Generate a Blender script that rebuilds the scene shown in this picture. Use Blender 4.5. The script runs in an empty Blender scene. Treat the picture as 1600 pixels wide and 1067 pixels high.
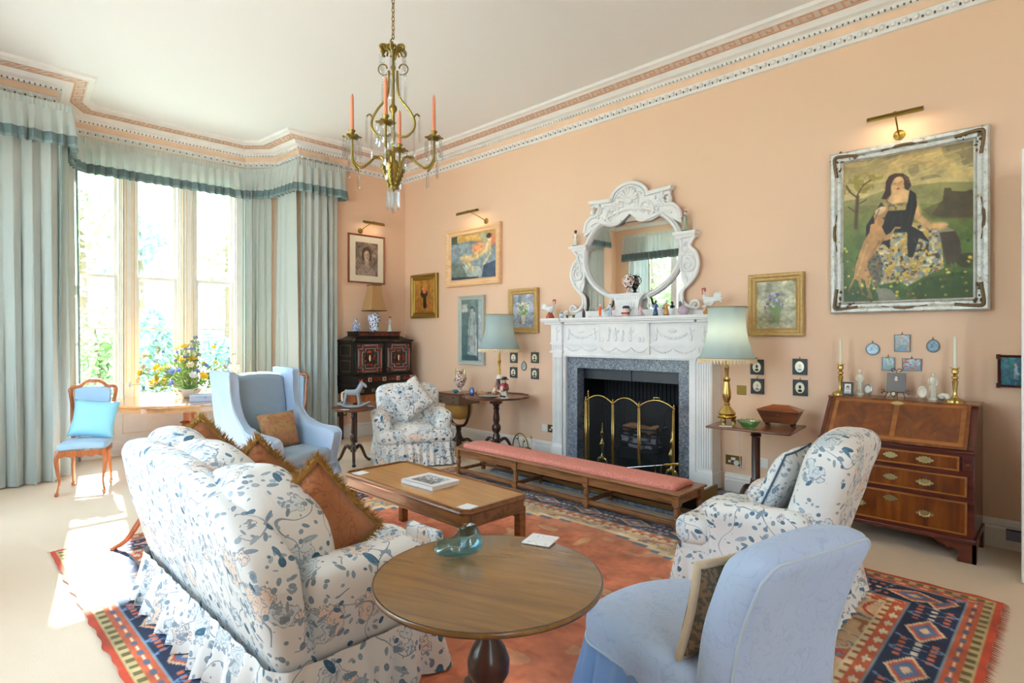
import bpy, bmesh, math, random
import numpy as np
from mathutils import Vector, Matrix, noise as mnoise
S = bpy.context.scene
COL = S.collection
PI = math.pi
# ---------------------------------------------------------------- camera
cd = bpy.data.cameras.new('camera'); cam = bpy.data.objects.new('camera', cd); COL.objects.link(cam)
CX, CY, CZ = 7.58, -5.33, 1.5
AZ = math.atan(919/899.0)
fwd = Vector((-math.cos(AZ), math.sin(AZ), 0))
cam.location = (CX, CY, CZ)
cam.rotation_euler = fwd.to_track_quat('-Z', 'Y').to_euler()
cd.sensor_width = 36.0; cd.lens = 36.0*899/1600; cd.shift_y = -10.5/1600
cd.clip_start = 0.02; cd.clip_end = 300
S.camera = cam
# ---------------------------------------------------------------- world, sun, exposure
w = bpy.data.worlds.new('sky'); S.world = w; w.use_nodes = True
wn = w.node_tree.nodes; bg = wn['Background']
bg.inputs['Color'].default_value = (0.72, 0.85, 1.0, 1); bg.inputs['Strength'].default_value = 13.0
sl = bpy.data.lights.new('sun', 'SUN'); sl.energy = 110; sl.angle = math.radians(0.9); sl.color = (1.0, 0.96, 0.90)
sun = bpy.data.objects.new('sun', sl); COL.objects.link(sun)
sun.rotation_euler = Vector((1, -0.17, -0.72)).to_track_quat('-Z', 'Y').to_euler()
def portal(loc, rot, sx, sy):
    l = bpy.data.lights.new('portal', 'AREA'); l.shape = 'RECTANGLE'; l.size = sx; l.size_y = sy
    l.cycles.is_portal = True
    o = bpy.data.objects.new('portal', l); COL.objects.link(o); o.location = loc; o.rotation_euler = rot
portal((-1.1, -3.05, 2.1), (0, math.radians(-90), 0), 2.8, 2.2)
for px in (1.45, 4.3, 10.05):
    portal((px, -6.15, 2.1), (math.radians(90), 0, 0), 1.9, 3.0)
S.view_settings.view_transform = 'Standard'; S.view_settings.look = 'None'
S.view_settings.gamma = 1.0; S.view_settings.use_curve_mapping = False
S.view_settings.exposure = -0.12
S.render.engine = 'CYCLES'
cy = S.cycles
cy.use_denoising = True; cy.max_bounces = 9; cy.diffuse_bounces = 5; cy.glossy_bounces = 4
cy.transmission_bounces = 8; cy.transparent_max_bounces = 16
cy.caustics_reflective = False; cy.caustics_refractive = False; cy.sample_clamp_indirect = 8.0
try: cy.denoiser = 'OPENIMAGEDENOISE'; cy.denoising_input_passes = 'RGB_ALBEDO_NORMAL'
except Exception: pass
# ---------------------------------------------------------------- colour and material helpers
def s2l(c): return c/12.92 if c <= 0.04045 else ((c+0.055)/1.055)**2.4
def hx(s):
    if not isinstance(s, str): return tuple(s) + ((1,) if len(s) == 3 else ())
    return tuple(s2l(int(s[i:i+2], 16)/255) for i in (0, 2, 4)) + (1,)
class NM:
    def __init__(s, name, rough=0.5, metal=0.0, **k):
        s.mat = bpy.data.materials.new(name); s.mat.use_nodes = True
        s.t = s.mat.node_tree; s.bs = s.t.nodes['Principled BSDF']
        s.set(Roughness=rough, Metallic=metal, **k); s._tc = None
    def put(s, sock, v):
        if isinstance(v, bpy.types.NodeSocket): s.t.links.new(v, sock)
        elif isinstance(v, str): sock.default_value = hx(v)
        else: sock.default_value = v
    def set(s, **k):
        for a, v in k.items(): s.put(s.bs.inputs[a.replace('_', ' ')], v)
        return s
    def co(s, kind='Object', scale=None, rot=None):
        if s._tc is None: s._tc = s.t.nodes.new('ShaderNodeTexCoord')
        o = s._tc.outputs[kind]
        if scale is None and rot is None: return o
        m = s.t.nodes.new('ShaderNodeMapping'); s.t.links.new(o, m.inputs['Vector'])
        if scale: m.inputs['Scale'].default_value = scale
        if rot: m.inputs['Rotation'].default_value = rot
        return m.outputs[0]
    def n(s, typ, out=0, p=None, **k):
        nd = s.t.nodes.new('ShaderNode'+typ)
        for a, v in (p or {}).items(): setattr(nd, a, v)
        for a, v in k.items(): s.put(nd.inputs[a.replace('_', ' ')], v)
        return nd.outputs[out]
    def m(s, op, a, b=0.0, c=None):
        nd = s.t.nodes.new('ShaderNodeMath'); nd.operation = op
        s.put(nd.inputs[0], a); s.put(nd.inputs[1], b)
        if c is not None: s.put(nd.inputs[2], c)
        return nd.outputs[0]
    def vm(s, op, a, b=None, out=0, scale=None):
        nd = s.t.nodes.new('ShaderNodeVectorMath'); nd.operation = op
        s.put(nd.inputs[0], a)
        if b is not None: s.put(nd.inputs[1], b)
        if scale is not None: s.put(nd.inputs['Scale'], scale)
        return nd.outputs['Value'] if out else nd.outputs[0]
    def ramp(s, fac, stops, interp='LINEAR'):
        nd = s.t.nodes.new('ShaderNodeValToRGB'); nd.color_ramp.interpolation = interp
        el = nd.color_ramp.elements
        while len(el) < len(stops): el.new(0.5)
        for e, (p, c) in zip(el, stops): e.position = p; e.color = hx(c)
        s.put(nd.inputs[0], fac); return nd.outputs[0]
    def mix(s, fac, a, b, mode='MIX'):
        nd = s.t.nodes.new('ShaderNodeMix'); nd.data_type = 'RGBA'; nd.blend_type = mode
        s.put(nd.inputs[0], fac); s.put(nd.inputs[6], a); s.put(nd.inputs[7], b); return nd.outputs[2]
    def noise(s, vec, scale, detail=3, rough=0.5, dist=0.0, out=0):
        return s.n('TexNoise', out=out, Vector=vec, Scale=scale, Detail=detail, Roughness=rough, Distortion=dist)
    def bump(s, h, strength=0.3, dist=0.01):
        b = s.n('Bump', Strength=strength, Distance=dist, Height=h); s.set(Normal=b); return s
MATS = {}
def flat(name, col, rough=0.5, metal=0.0, bump=None, **k):
    if name in MATS: return MATS[name]
    f = NM(name, rough, metal, **k); v = f.noise(f.co(), 9, 2)
    base = hx(col); dk = tuple(c*0.86 for c in base[:3])+(1,)
    f.set(Base_Color=f.mix(v, base, dk))
    if bump: f.bump(f.noise(f.co(), bump[0], 3), bump[1], bump[2] if len(bump) > 2 else 0.005)
    MATS[name] = f.mat; return f.mat
# ---------------------------------------------------------------- mesh builder
class MB:
    def __init__(s): s.v = []; s.f = []; s.mi = []; s.cur = 0; s.M = None
    def mat(s, i): s.cur = i; return s
    def xf(s, M=None): s.M = M; return s
    def add(s, vs, fs):
        b = len(s.v)
        if s.M is not None: vs = [s.M @ Vector(v) for v in vs]
        s.v += [tuple(v) for v in vs]
        for f in fs: s.f.append([b+i for i in f]); s.mi.append(s.cur)
        return s
    def box(s, x0, x1, y0, y1, z0, z1):
        vs = [(x, y, z) for x in (x0, x1) for y in (y0, y1) for z in (z0, z1)]
        return s.add(vs, [(0,1,3,2),(4,6,7,5),(0,4,5,1),(2,3,7,6),(0,2,6,4),(1,5,7,3)])
    def cbox(s, c, d): return s.box(c[0]-d[0]/2, c[0]+d[0]/2, c[1]-d[1]/2, c[1]+d[1]/2, c[2]-d[2]/2, c[2]+d[2]/2)
    def rings(s, rs, closed=True, caps=True, loop=False):
        n = len(rs[0]); vs = [p for r in rs for p in r]; fs = []
        R = len(rs)
        for i in range(R if loop else R-1):
            j2 = (i+1) % R
            for j in range(n if closed else n-1):
                a, b = i*n+j, i*n+(j+1) % n
                fs.append((a, b, j2*n+(j+1) % n, j2*n+j))
        if caps and closed and not loop:
            fs.append(tuple(range(n-1, -1, -1))); fs.append(tuple((R-1)*n+k for k in range(n)))
        return s.add(vs, fs)
    def lathe(s, prof, c=(0,0,0), seg=24, a0=0, sy=1.0):
        rs = [[(c[0]+r*math.cos(a0+2*PI*k/seg), c[1]+sy*r*math.sin(a0+2*PI*k/seg), c[2]+z) for k in range(seg)] for r, z in prof]
        return s.rings(rs)
    def tube(s, pts, r, seg=8, closed=False, caps=True):
        P = [Vector(p) for p in pts]; n = len(P)
        rr = r if isinstance(r, (list, tuple)) else [r]*n
        rs = []; up = None
        for i, p in enumerate(P):
            if closed: t = P[(i+1) % n]-P[i-1]
            else: t = P[min(i+1, n-1)]-P[max(i-1, 0)]
            if t.length < 1e-9: t = Vector((0, 0, 1))
            t.normalize()
            if up is None:
                up = Vector((0, 0, 1)) if abs(t.z) < 0.9 else Vector((1, 0, 0))
            a = (up - t*up.dot(t))
            if a.length < 1e-6: a = t.orthogonal()
            a.normalize(); b = t.cross(a); up = a
            rs.append([tuple(p+(a*math.cos(2*PI*k/seg)+b*math.sin(2*PI*k/seg))*rr[i]) for k in range(seg)])
        return s.rings(rs, loop=closed, caps=caps)
    def prism(s, poly, h0, h1, ax='z'):
        def m(a, b, h): return (a, b, h) if ax == 'z' else ((a, h, b) if ax == 'y' else (h, a, b))
        n = len(poly); vs = [m(a, b, h0) for a, b in poly]+[m(a, b, h1) for a, b in poly]
        fs = [tuple(range(n)), tuple(range(2*n-1, n-1, -1))]+[(k, (k+1) % n, n+(k+1) % n, n+k) for k in range(n)]
        return s.add(vs, fs)
    def ell(s, c, r, seg=16, rg=10, power=1.0):
        pr = []
        for i in range(rg+1):
            t = -PI/2+PI*i/rg
            pr.append((max(1e-4, math.cos(t)**power), math.sin(t)))
        rs = [[(c[0]+r[0]*q*math.cos(2*PI*k/seg), c[1]+r[1]*q*math.sin(2*PI*k/seg), c[2]+r[2]*z) for k in range(seg)] for q, z in pr]
        return s.rings(rs)
    def rbox(s, c, d, r, n=10, fn=None):
        """rounded box as six dense grids welded later"""
        h = [max(1e-4, q/2) for q in d]
        r = min(r, min(h))
        for ax in range(3):
            for sg in (-1, 1):
                vs = []; u, v = (ax+1) % 3, (ax+2) % 3
                def samp(L):
                    a = [-L+ r*(1-math.cos(PI/2*k/4)) for k in range(4)]
                    mid = [(-L+r)+(2*(L-r))*k/n for k in range(n+1)]
                    b = [-x for x in a[::-1]]
                    return a+mid+b
                us, vv = samp(h[u]), samp(h[v])
                for a in us:
                    for b in vv:
                        p = [0, 0, 0]; p[ax] = sg*h[ax]; p[u] = a; p[v] = b
                        q = [max(-(h[k]-r), min(h[k]-r, p[k])) for k in range(3)]
                        dd = Vector([p[k]-q[k] for k in range(3)])
                        if dd.length > 1e-9: dd = dd.normalized()*r
                        p = Vector((c[0]+q[0]+dd[0], c[1]+q[1]+dd[1], c[2]+q[2]+dd[2]))
                        if fn: p = Vector(fn(p))
                        vs.append(p)
                A, B = len(us), len(vv); fs = []
                for i in range(A-1):
                    for j in range(B-1):
                        f = (i*B+j, (i+1)*B+j, (i+1)*B+j+1, i*B+j+1)
                        fs.append(f if sg > 0 else f[::-1])
                s.add(vs, fs)
        return s
    def grid(s, fn, nu, nv, cu=False):
        vs = [fn(i/nu, j/nv) for i in range(nu+1) for j in range(nv+1)]
        fs = [(i*(nv+1)+j, (i+1)*(nv+1)+j, (i+1)*(nv+1)+j+1, i*(nv+1)+j+1) for i in range(nu) for j in range(nv)]
        return s.add(vs, fs)
    def build(s, name, mats, parent=None, ang=35, bevel=0, weld=False, fixn=False, sub=0):
        me = bpy.data.meshes.new(name); me.from_pydata(s.v, [], s.f)
        if not isinstance(mats, (list, tuple)): mats = [mats]
        for m in mats: me.materials.append(m)
        me.polygons.foreach_set('material_index', s.mi)
        if weld or fixn:
            b = bmesh.new(); b.from_mesh(me)
            if weld: bmesh.ops.remove_doubles(b, verts=b.verts, dist=0.0004)
            if fixn: bmesh.ops.recalc_face_normals(b, faces=b.faces)
            b.to_mesh(me); b.free()
        me.shade_smooth()
        if ang < 180: me.set_sharp_from_angle(angle=math.radians(ang))
        o = bpy.data.objects.new(name, me); COL.objects.link(o)
        if parent: o.parent = parent
        if bevel:
            m = o.modifiers.new('b', 'BEVEL'); m.width = bevel; m.segments = 2; m.limit_method = 'ANGLE'
        if sub:
            m = o.modifiers.new('s', 'SUBSURF'); m.levels = sub; m.render_levels = sub
        return o
def tag(o, label, cat, group=None, kind=None):
    o['label'] = label; o['category'] = cat
    if group: o['group'] = group
    if kind: o['kind'] = kind
    return o
def thing(name, label, cat, loc=(0,0,0), rz=0, group=None):
    o = bpy.data.objects.new(name, None); COL.objects.link(o); o.location = loc; o.rotation_euler = (0, 0, rz)
    o.empty_display_size = 0.1
    return tag(o, label, cat, group)
def struct(o): o['kind'] = 'structure'; return o
def dup(root, loc=None, rz=None, label=None, group=None):
    r = root.copy(); COL.objects.link(r)
    if loc is not None: r.location = loc
    if rz is not None: r.rotation_euler = (0, 0, rz)
    if label: r['label'] = label
    if group: r['group'] = group
    for ch in [c for c in bpy.data.objects if c.parent == root]:
        c = ch.copy(); COL.objects.link(c); c.parent = r
        for g in [g for g in bpy.data.objects if g.parent == ch]:
            d = g.copy(); COL.objects.link(d); d.parent = c
    return r
def Mx(loc=(0,0,0), rz=0, rx=0, ry=0, sc=1):
    return Matrix.Translation(loc) @ Matrix.Rotation(rz, 4, 'Z') @ Matrix.Rotation(ry, 4, 'Y') @ Matrix.Rotation(rx, 4, 'X') @ Matrix.Scale(sc, 4)
def resample(pts, n, closed=False):
    P = [Vector(p) for p in pts]
    if closed: P = P+[P[0]]
    L = [0]
    for a, b in zip(P, P[1:]): L.append(L[-1]+(b-a).length)
    out = []
    for k in range(n+(0 if closed else 1)):
        d = L[-1]*k/n; i = 0
        while i < len(L)-2 and L[i+1] < d: i += 1
        t = (d-L[i])/max(1e-9, L[i+1]-L[i]); out.append(P[i].lerp(P[i+1], t))
    return out, L[-1]
def spline(pts, k=8, closed=False):
    P = [Vector(p) for p in pts]; n = len(P); out = []
    for i in range(n if closed else n-1):
        if closed: a, b, c, d = P[i-1], P[i], P[(i+1) % n], P[(i+2) % n]
        else: a, b, c, d = P[max(i-1, 0)], P[i], P[i+1], P[min(i+2, n-1)]
        for j in range(k):
            t = j/k
            out.append(0.5*((2*b)+(-a+c)*t+(2*a-5*b+4*c-d)*t*t+(-a+3*b-3*c+d)*t**3))
    if not closed: out.append(P[-1])
    return [tuple(p) for p in out]
def pleats(mb, path, ztop, zbot, wl, at, ab, closed=False, rows=8, seed=0, flare=0.0, per=8, wob=0.35, side=1, zfn=None, phase=0.0):
    """hanging cloth along a plan path: folds of wavelength wl, depth at (top) to ab (bottom)"""
    rnd = random.Random(seed)
    _, L = resample([(p[0], p[1], 0) for p in path], 4, closed)
    nf = max(2, round(L/wl)); N = nf*per
    P, L = resample([(p[0], p[1], 0) for p in path], N, closed)
    jit = [rnd.uniform(-wob, wob) for _ in range(nf+2)]; amp = [rnd.uniform(0.6, 1.15) for _ in range(nf+2)]
    M = len(P); rowsv = []
    nor = []
    for i in range(M):
        if closed: t = P[(i+1) % M]-P[i-1]
        else: t = P[min(i+1, M-1)]-P[max(i-1, 0)]
        t.normalize(); nor.append((Vector((t.y, -t.x, 0))*side, t))
    for r in range(rows+1):
        q = r/rows; row = []
        for i in range(M):
            u = i/per; k = int(u) % nf; fr = u-int(u)
            j = jit[k]*(1-fr)+jit[(k+1) % nf]*fr; a = amp[k]*(1-fr)+amp[(k+1) % nf]*fr
            ph = 2*PI*(u+j*(0.3+0.7*q))+phase
            A = (at+(ab-at)*q)*a
            off = A*math.sin(ph)+flare*q
            lat = A*0.35*math.sin(2*ph)
            n, t = nor[i]
            p = P[i]+n*off+t*lat
            zt = ztop(i/(M-1)) if callable(ztop) else ztop
            zb = zbot(i/(M-1)) if callable(zbot) else zbot
            row.append((p.x, p.y, zt+(zb-zt)*q))
        rowsv.append(row)
    mb.rings(rowsv, closed=closed, caps=False)
    return mb
def pillow(mb, w, h, t, M, n=14, pinch=0.06, seed=1, wr=0.004):
    mb.xf(M); rnd = Vector((seed*3.1, seed*1.7, 0))
    for sg in (1, -1):
        def fn(a, b):
            u, v = a*2-1, b*2-1
            ed = max(0, (1-u**4)*(1-v**4))
            k = 1-pinch*((1-abs(u))*abs(v)**2+(1-abs(v))*abs(u)**2)*1.0
            x = u*w/2*(1-pinch*(1-v*v)*0.0+0.03*abs(u*v)) * (1-pinch*(1-abs(v)**2)) ; y = v*h/2*(1-pinch*(1-abs(u)**2))
            z = sg*t/2*ed**0.55
            z += wr*ed*mnoise.noise(Vector((x*14, y*14, sg))+rnd)*2
            return (x, y, z)
        if sg > 0: mb.grid(fn, n, n)
        else: mb.grid(lambda a, b: fn(1-a, b), n, n)
    mb.xf(None); return mb
# ---------------------------------------------------------------- painter: pictures and rugs as coloured grids
class Cv:
    def __init__(s, w, h, col, seed=1):
        s.w, s.h = w, h; s.a = np.zeros((h, w, 3)); s.a[:] = s.c(col); s.r = np.random.RandomState(seed)
        s.Y, s.X = np.mgrid[0:h, 0:w]; s.X = s.X/(w-1); s.Y = s.Y/(h-1); s.asp = w/h
    def c(s, q):
        if isinstance(q, str): return np.array([int(q[i:i+2], 16)/255 for i in (0, 2, 4)])
        return np.array(q)
    def put(s, m, col, al=1.0):
        m = (m*al)[..., None]; s.a = s.a*(1-m)+s.c(col)*m; return s
    def grad(s, c0, c1, y0=0, y1=1, mask=None):
        t = np.clip((s.Y-y0)/(y1-y0), 0, 1)[..., None]; g = s.c(c0)*(1-t)+s.c(c1)*t
        m = ((s.Y >= y0) & (s.Y <= y1)).astype(float) if mask is None else mask
        s.a = s.a*(1-m[..., None])+g*m[..., None]; return s
    def pm(s, pts):
        m = np.zeros(s.X.shape, bool); n = len(pts)
        for i in range(n):
            x0, y0 = pts[i]; x1, y1 = pts[(i+1) % n]
            if y0 == y1: continue
            c = (s.Y >= min(y0, y1)) & (s.Y < max(y0, y1))
            xi = x0+(s.Y-y0)*(x1-x0)/(y1-y0)
            m ^= c & (s.X < xi)
        return m.astype(float)
    def poly(s, pts, col, al=1.0): return s.put(s.pm(pts), col, al)
    def em(s, cx, cy, rx, ry, rot=0):
        dx = (s.X-cx)*s.asp; dy = s.Y-cy; c, q = math.cos(rot), math.sin(rot)
        a = (dx*c+dy*q)/(rx*s.asp); b = (-dx*q+dy*c)/ry
        return np.clip((1-(a*a+b*b))*6, 0, 1)
    def ell(s, cx, cy, rx, ry, col, rot=0, al=1.0): return s.put(s.em(cx, cy, rx, ry, rot), col, al)
    def line(s, pts, wd, col, al=1.0):
        m = np.zeros(s.X.shape)
        for (x0, y0), (x1, y1) in zip(pts, pts[1:]):
            ax, ay = (s.X-x0)*s.asp, s.Y-y0; bx, by = (x1-x0)*s.asp, y1-y0
            t = np.clip((ax*bx+ay*by)/(bx*bx+by*by+1e-9), 0, 1)
            d = np.hypot(ax-t*bx, ay-t*by); m = np.maximum(m, np.clip(1.5-d/(wd/2), 0, 1))
        return s.put(np.clip(m, 0, 1), col, al)
    def noise(s, k, seed=0):
        r = np.random.RandomState(seed); gy, gx = k+2, int(k*s.asp)+3; g = r.rand(gy, gx)
        y = s.Y*k; x = s.X*(gx-2); yi = y.astype(int); xi = x.astype(int); fy = y-yi; fx = x-xi
        fy = fy*fy*(3-2*fy); fx = fx*fx*(3-2*fx)
        return (g[yi, xi]*(1-fx)+g[yi, xi+1]*fx)*(1-fy)+(g[yi+1, xi]*(1-fx)+g[yi+1, xi+1]*fx)*fy
    def mottle(s, amt, k=12, seed=3):
        n = (s.noise(k, seed)-0.5)+(s.noise(k*3, seed+1)-0.5)*0.6; s.a = np.clip(s.a*(1+amt*n[..., None]*2), 0, 1); return s
    def blur(s, n=1):
        for _ in range(n):
            p = np.pad(s.a, ((1, 1), (1, 1), (0, 0)), 'edge'); s.a = (p[:-2, 1:-1]+p[2:, 1:-1]+p[1:-1, :-2]+p[1:-1, 2:]+2*s.a)/6
        return s
    def strokes(s, n, mask, cols, L=0.03, wd=0.006, ang=0.0, spread=0.5, seed=1, al=0.5):
        q = np.random.RandomState(seed)
        for i in range(n):
            x, y = q.rand(), q.rand()
            if not mask[min(s.h-1, int(y*s.h)), min(s.w-1, int(x*s.w))]: continue
            a = ang+q.uniform(-spread, spread); l = L*q.uniform(.5, 1.3); m = s.a.copy()
            s.line([(x, y), (x+l*math.cos(a)/s.asp, y+l*math.sin(a))], wd, cols[q.randint(len(cols))], al)
        return s
    def dots(s, n, region, r, cols, seed=1, ry=None):
        q = np.random.RandomState(seed)
        for i in range(n):
            for _ in range(20):
                x, y = q.rand(), q.rand()
                if region(x, y): break
            else: continue
            rr = r*q.uniform(0.6, 1.3)
            s.ell(x, y, rr/s.asp, rr*(ry or 1), cols[q.randint(len(cols))], q.rand()*3)
        return s
def canvas_mesh(name, cv, fn, mat, parent=None):
    """cv colours on a grid; fn(u,v) -> position, v=0 at top"""
    h, w = cv.h, cv.w
    vs = [fn(i/(w-1), j/(h-1)) for j in range(h) for i in range(w)]
    idx = np.arange(h*w).reshape(h, w)
    fs = np.stack([idx[:-1, :-1], idx[1:, :-1], idx[1:, 1:], idx[:-1, 1:]], -1).reshape(-1, 4).tolist()
    me = bpy.data.meshes.new(name); me.from_pydata(vs, [], fs); me.materials.append(mat)
    at = me.color_attributes.new('Col', 'FLOAT_COLOR', 'POINT')
    a = np.clip(cv.a.reshape(-1, 3), 0, 1); lin = np.where(a <= 0.04045, a/12.92, ((a+0.055)/1.055)**2.4)
    buf = np.ones((h*w, 4), np.float32); buf[:, :3] = lin; at.data.foreach_set('color', buf.ravel())
    me.shade_smooth()
    o = bpy.data.objects.new(name, me); COL.objects.link(o)
    if parent: o.parent = parent
    return o
def paintmat(name, rough=0.45, bump=0.1, scale=300, coat=0.0):
    f = NM(name, rough); f.set(Base_Color=f.n('VertexColor', p={'layer_name': 'Col'}), Coat_Weight=coat)
    f.bump(f.noise(f.co(), scale, 2), bump, 0.002); return f.mat
# ---------------------------------------------------------------- materials
def wallpaint(name, c1, c2):
    f = NM(name, 0.85); v = f.co()
    f.set(Base_Color=f.mix(f.noise(v, 0.5, 2), c1, c2)); f.bump(f.noise(v, 180, 2), 0.08, 0.002); return f.mat
m_wall = wallpaint('peach_wall_paint', 'E7C5A9', 'E5C0A2')
m_ceil = wallpaint('ceiling_paint', 'ECECEE', 'EAEAEC')
m_white = flat('white_gloss_paint', 'F0ECE6', 0.4)
m_offw = flat('white_plaster', 'F4F2F0', 0.7, bump=(40, 0.1))
m_peach = flat('peach_plaster', 'F0CDB0', 0.7)
m_key = flat('peach_key_pattern', 'E0AC8C', 0.7)
m_pinkw = flat('pale_pink_plaster', 'E4D8D0', 0.7)
m_gap = flat('cornice_gap_shade', '6E6A66', 0.9)  # shade between dentils and eggs put into the colour
m_cream = flat('cream_joinery', 'F8F5F0', 0.45)
m_creamline = flat('peach_joinery_line', 'F2DCC0', 0.5)
def carpetmat():
    f = NM('beige_carpet', 0.95); v = f.co()
    n = f.noise(v, 260, 2, 0.7); b = f.noise(v, 3, 3)
    f.set(Base_Color=f.mix(n, f.mix(b, 'D9C2A8', 'D2B99E'), 'E6D3BC')); f.bump(n, 0.5, 0.006); return f.mat
m_carpet = carpetmat()
def glassmat(name, tint='F4FAFA', rough=0.0, ior=1.45):
    f = NM(name, rough); t = f.t
    tr = t.nodes.new('ShaderNodeBsdfTransparent'); tr.inputs[0].default_value = hx(tint)
    gl = t.nodes.new('ShaderNodeBsdfGlossy'); gl.inputs['Roughness'].default_value = 0.02
    fr = t.nodes.new('ShaderNodeLayerWeight'); fr.inputs[0].default_value = 0.5
    fc = f.m('ADD', f.m('MULTIPLY', f.m('POWER', fr.outputs['Facing'], 3.0), 0.55), ((ior-1)/(ior+1))**2)
    mx = t.nodes.new('ShaderNodeMixShader'); t.links.new(fc, mx.inputs[0])
    t.links.new(tr.outputs[0], mx.inputs[1]); t.links.new(gl.outputs[0], mx.inputs[2])
    t.links.new(mx.outputs[0], t.nodes['Material Output'].inputs[0]); return f.mat
m_pane = glassmat('window_glass')
# ---------------------------------------------------------------- plan of the room
CEIL = 4.16
BAYX = -0.92
plan = [(0, 0), (11.7, 0), (11.7, -5.9), (0, -5.9), (0, -4.42), (-0.5, -4.38), (BAYX, -4.13), (BAYX, -2.10), (-0.56, -1.76), (0, -1.72)]
def inset(path, d):
    n = len(path); out = []
    for i in range(n):
        a, b, c = Vector(path[i-1]), Vector(path[i]), Vector(path[(i+1) % n])
        t1 = (b-a).normalized(); t2 = (c-b).normalized()
        n1 = Vector((t1.y, -t1.x)); n2 = Vector((t2.y, -t2.x))
        m = (n1+n2).normalized(); k = d/max(0.3, m.dot(n1)); out.append((b.x+m.x*k, b.y+m.y*k))
    return out
def slab(name, x0, x1, y0, y1, z0, z1, mat):
    return struct(MB().box(x0, x1, y0, y1, z0, z1).build(name, mat))
slab('floor', -1.2, 11.9, -6.1, 0.2, -0.12, 0.0, m_carpet)
slab('ceiling', -1.2, 11.9, -6.1, 0.2, CEIL, CEIL+0.12, m_ceil)
# wall behind the fireplace, with the hearth opening cut through
b = MB()
b.box(-0.2, 3.45, 0, 0.2, 0, CEIL).box(4.88, 11.9, 0, 0.2, 0, CEIL).box(3.45, 4.88, 0, 0.2, 1.2, CEIL)
struct(b.build('wall_fireplace', m_wall))
# end wall with the bay
b = MB()
b.box(-0.2, 0, -1.72, 0, 0, CEIL).box(-0.2, 0, -5.9, -4.42, 0, CEIL)
def quadwall(b, p, q, th=0.18):
    t = (Vector(q)-Vector(p)).normalized(); n = Vector((-t.y, t.x))*th
    b.prism([p, q, (q[0]+n.x, q[1]+n.y), (p[0]+n.x, p[1]+n.y)], 0, CEIL)
quadwall(b, (0, -4.42), (-0.5, -4.38)); quadwall(b, (-0.5, -4.38), (BAYX, -4.13))
quadwall(b, (BAYX, -2.10), (-0.56, -1.76)); quadwall(b, (-0.56, -1.76), (0, -1.72))
struct(b.build('wall_left', m_wall))
lights = [(-4.12, -3.61), (-3.45, -2.945), (-2.755, -2.22)]
ZS, ZH = 0.72, 3.55
b = MB()
b.box(BAYX-0.2, BAYX, -4.15, -1.95, ZH, CEIL)
struct(b.build('wall_bay', m_wall))
b = MB()
b.box(BAYX-0.2, BAYX, -4.15, -1.95, 0, 0.62)
b.box(BAYX-0.26, BAYX+0.05, -4.02, -2.08, 0.62, 0.665).box(BAYX-0.2, BAYX+0.02, -4.0, -2.1, 0.60, 0.62)
b.mat(1)
for (y0, y1) in ((-3.93, -3.68), (-3.60, -2.62), (-2.54, -2.16)):
    for q in ((y0, y1, 0.26, 0.272), (y0, y1, 0.545, 0.557), (y0, y0+0.012, 0.26, 0.557), (y1-0.012, y1, 0.26, 0.557)):
        b.box(BAYX, BAYX+0.012, q[0], q[1], q[2], q[3])
struct(b.build('trim_1', [m_cream, m_creamline]))
# mullions between the lights
for k, (y0, y1) in enumerate([(-4.20, -4.12), (-3.61, -3.45), (-2.945, -2.755), (-2.22, -2.0)]):
    b = MB(); b.box(BAYX-0.2, BAYX-0.02, y0, y1, 0.665, ZH)
    if 0 < k < 3:
        ym = (y0+y1)/2; b.box(BAYX-0.02, BAYX+0.03, ym-0.05, ym+0.05, 0.665, ZH)
        b.mat(1)
        for s in (-1, 1): b.box(BAYX-0.02, BAYX+0.012, ym+s*0.062-0.005, ym+s*0.062+0.005, 0.70, ZH).box(BAYX+0.03, BAYX+0.036, ym+s*0.03-0.006, ym+s*0.03+0.006, 0.9, ZH)
    struct(b.build('trim_%d' % (k+2), [m_cream, m_creamline]))
def sash(root, y0, y1, z0, z1, x, bars, wd=0.035):
    b = MB(); b.box(x-0.025, x+0.015, y0, y0+wd, z0, z1).box(x-0.025, x+0.015, y1-wd, y1, z0, z1)
    b.box(x-0.025, x+0.015, y0+wd, y1-wd, z0, z0+wd+0.01).box(x-0.025, x+0.015, y0+wd, y1-wd, z1-wd, z1)
    for z in bars: b.box(x-0.02, x+0.01, y0+wd, y1-wd, z-0.012, z+0.012)
    o = b.build('window_sash', m_white, root)
    MB().box(x-0.008, x-0.004, y0+wd, y1-wd, z0+wd, z1-wd).build('window_glass', m_pane, root)
for k, (y0, y1) in enumerate(lights):
    r = bpy.data.objects.new('window_%d' % (k+1), None); COL.objects.link(r); struct(r)
    MB().box(BAYX-0.18, BAYX-0.04, y0, y0+0.02, 0.665, ZH).box(BAYX-0.18, BAYX-0.04, y1-0.02, y1, 0.665, ZH).box(BAYX-0.18, BAYX-0.04, y0+0.02, y1-0.02, 0.665, 0.69).build('window_frame', m_white, r)
    sash(r, y0+0.02, y1-0.02, 0.69, 2.245, BAYX-0.10, [1.575])
    sash(r, y0+0.02, y1-0.02, 2.20, ZH, BAYX-0.15, [])
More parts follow.
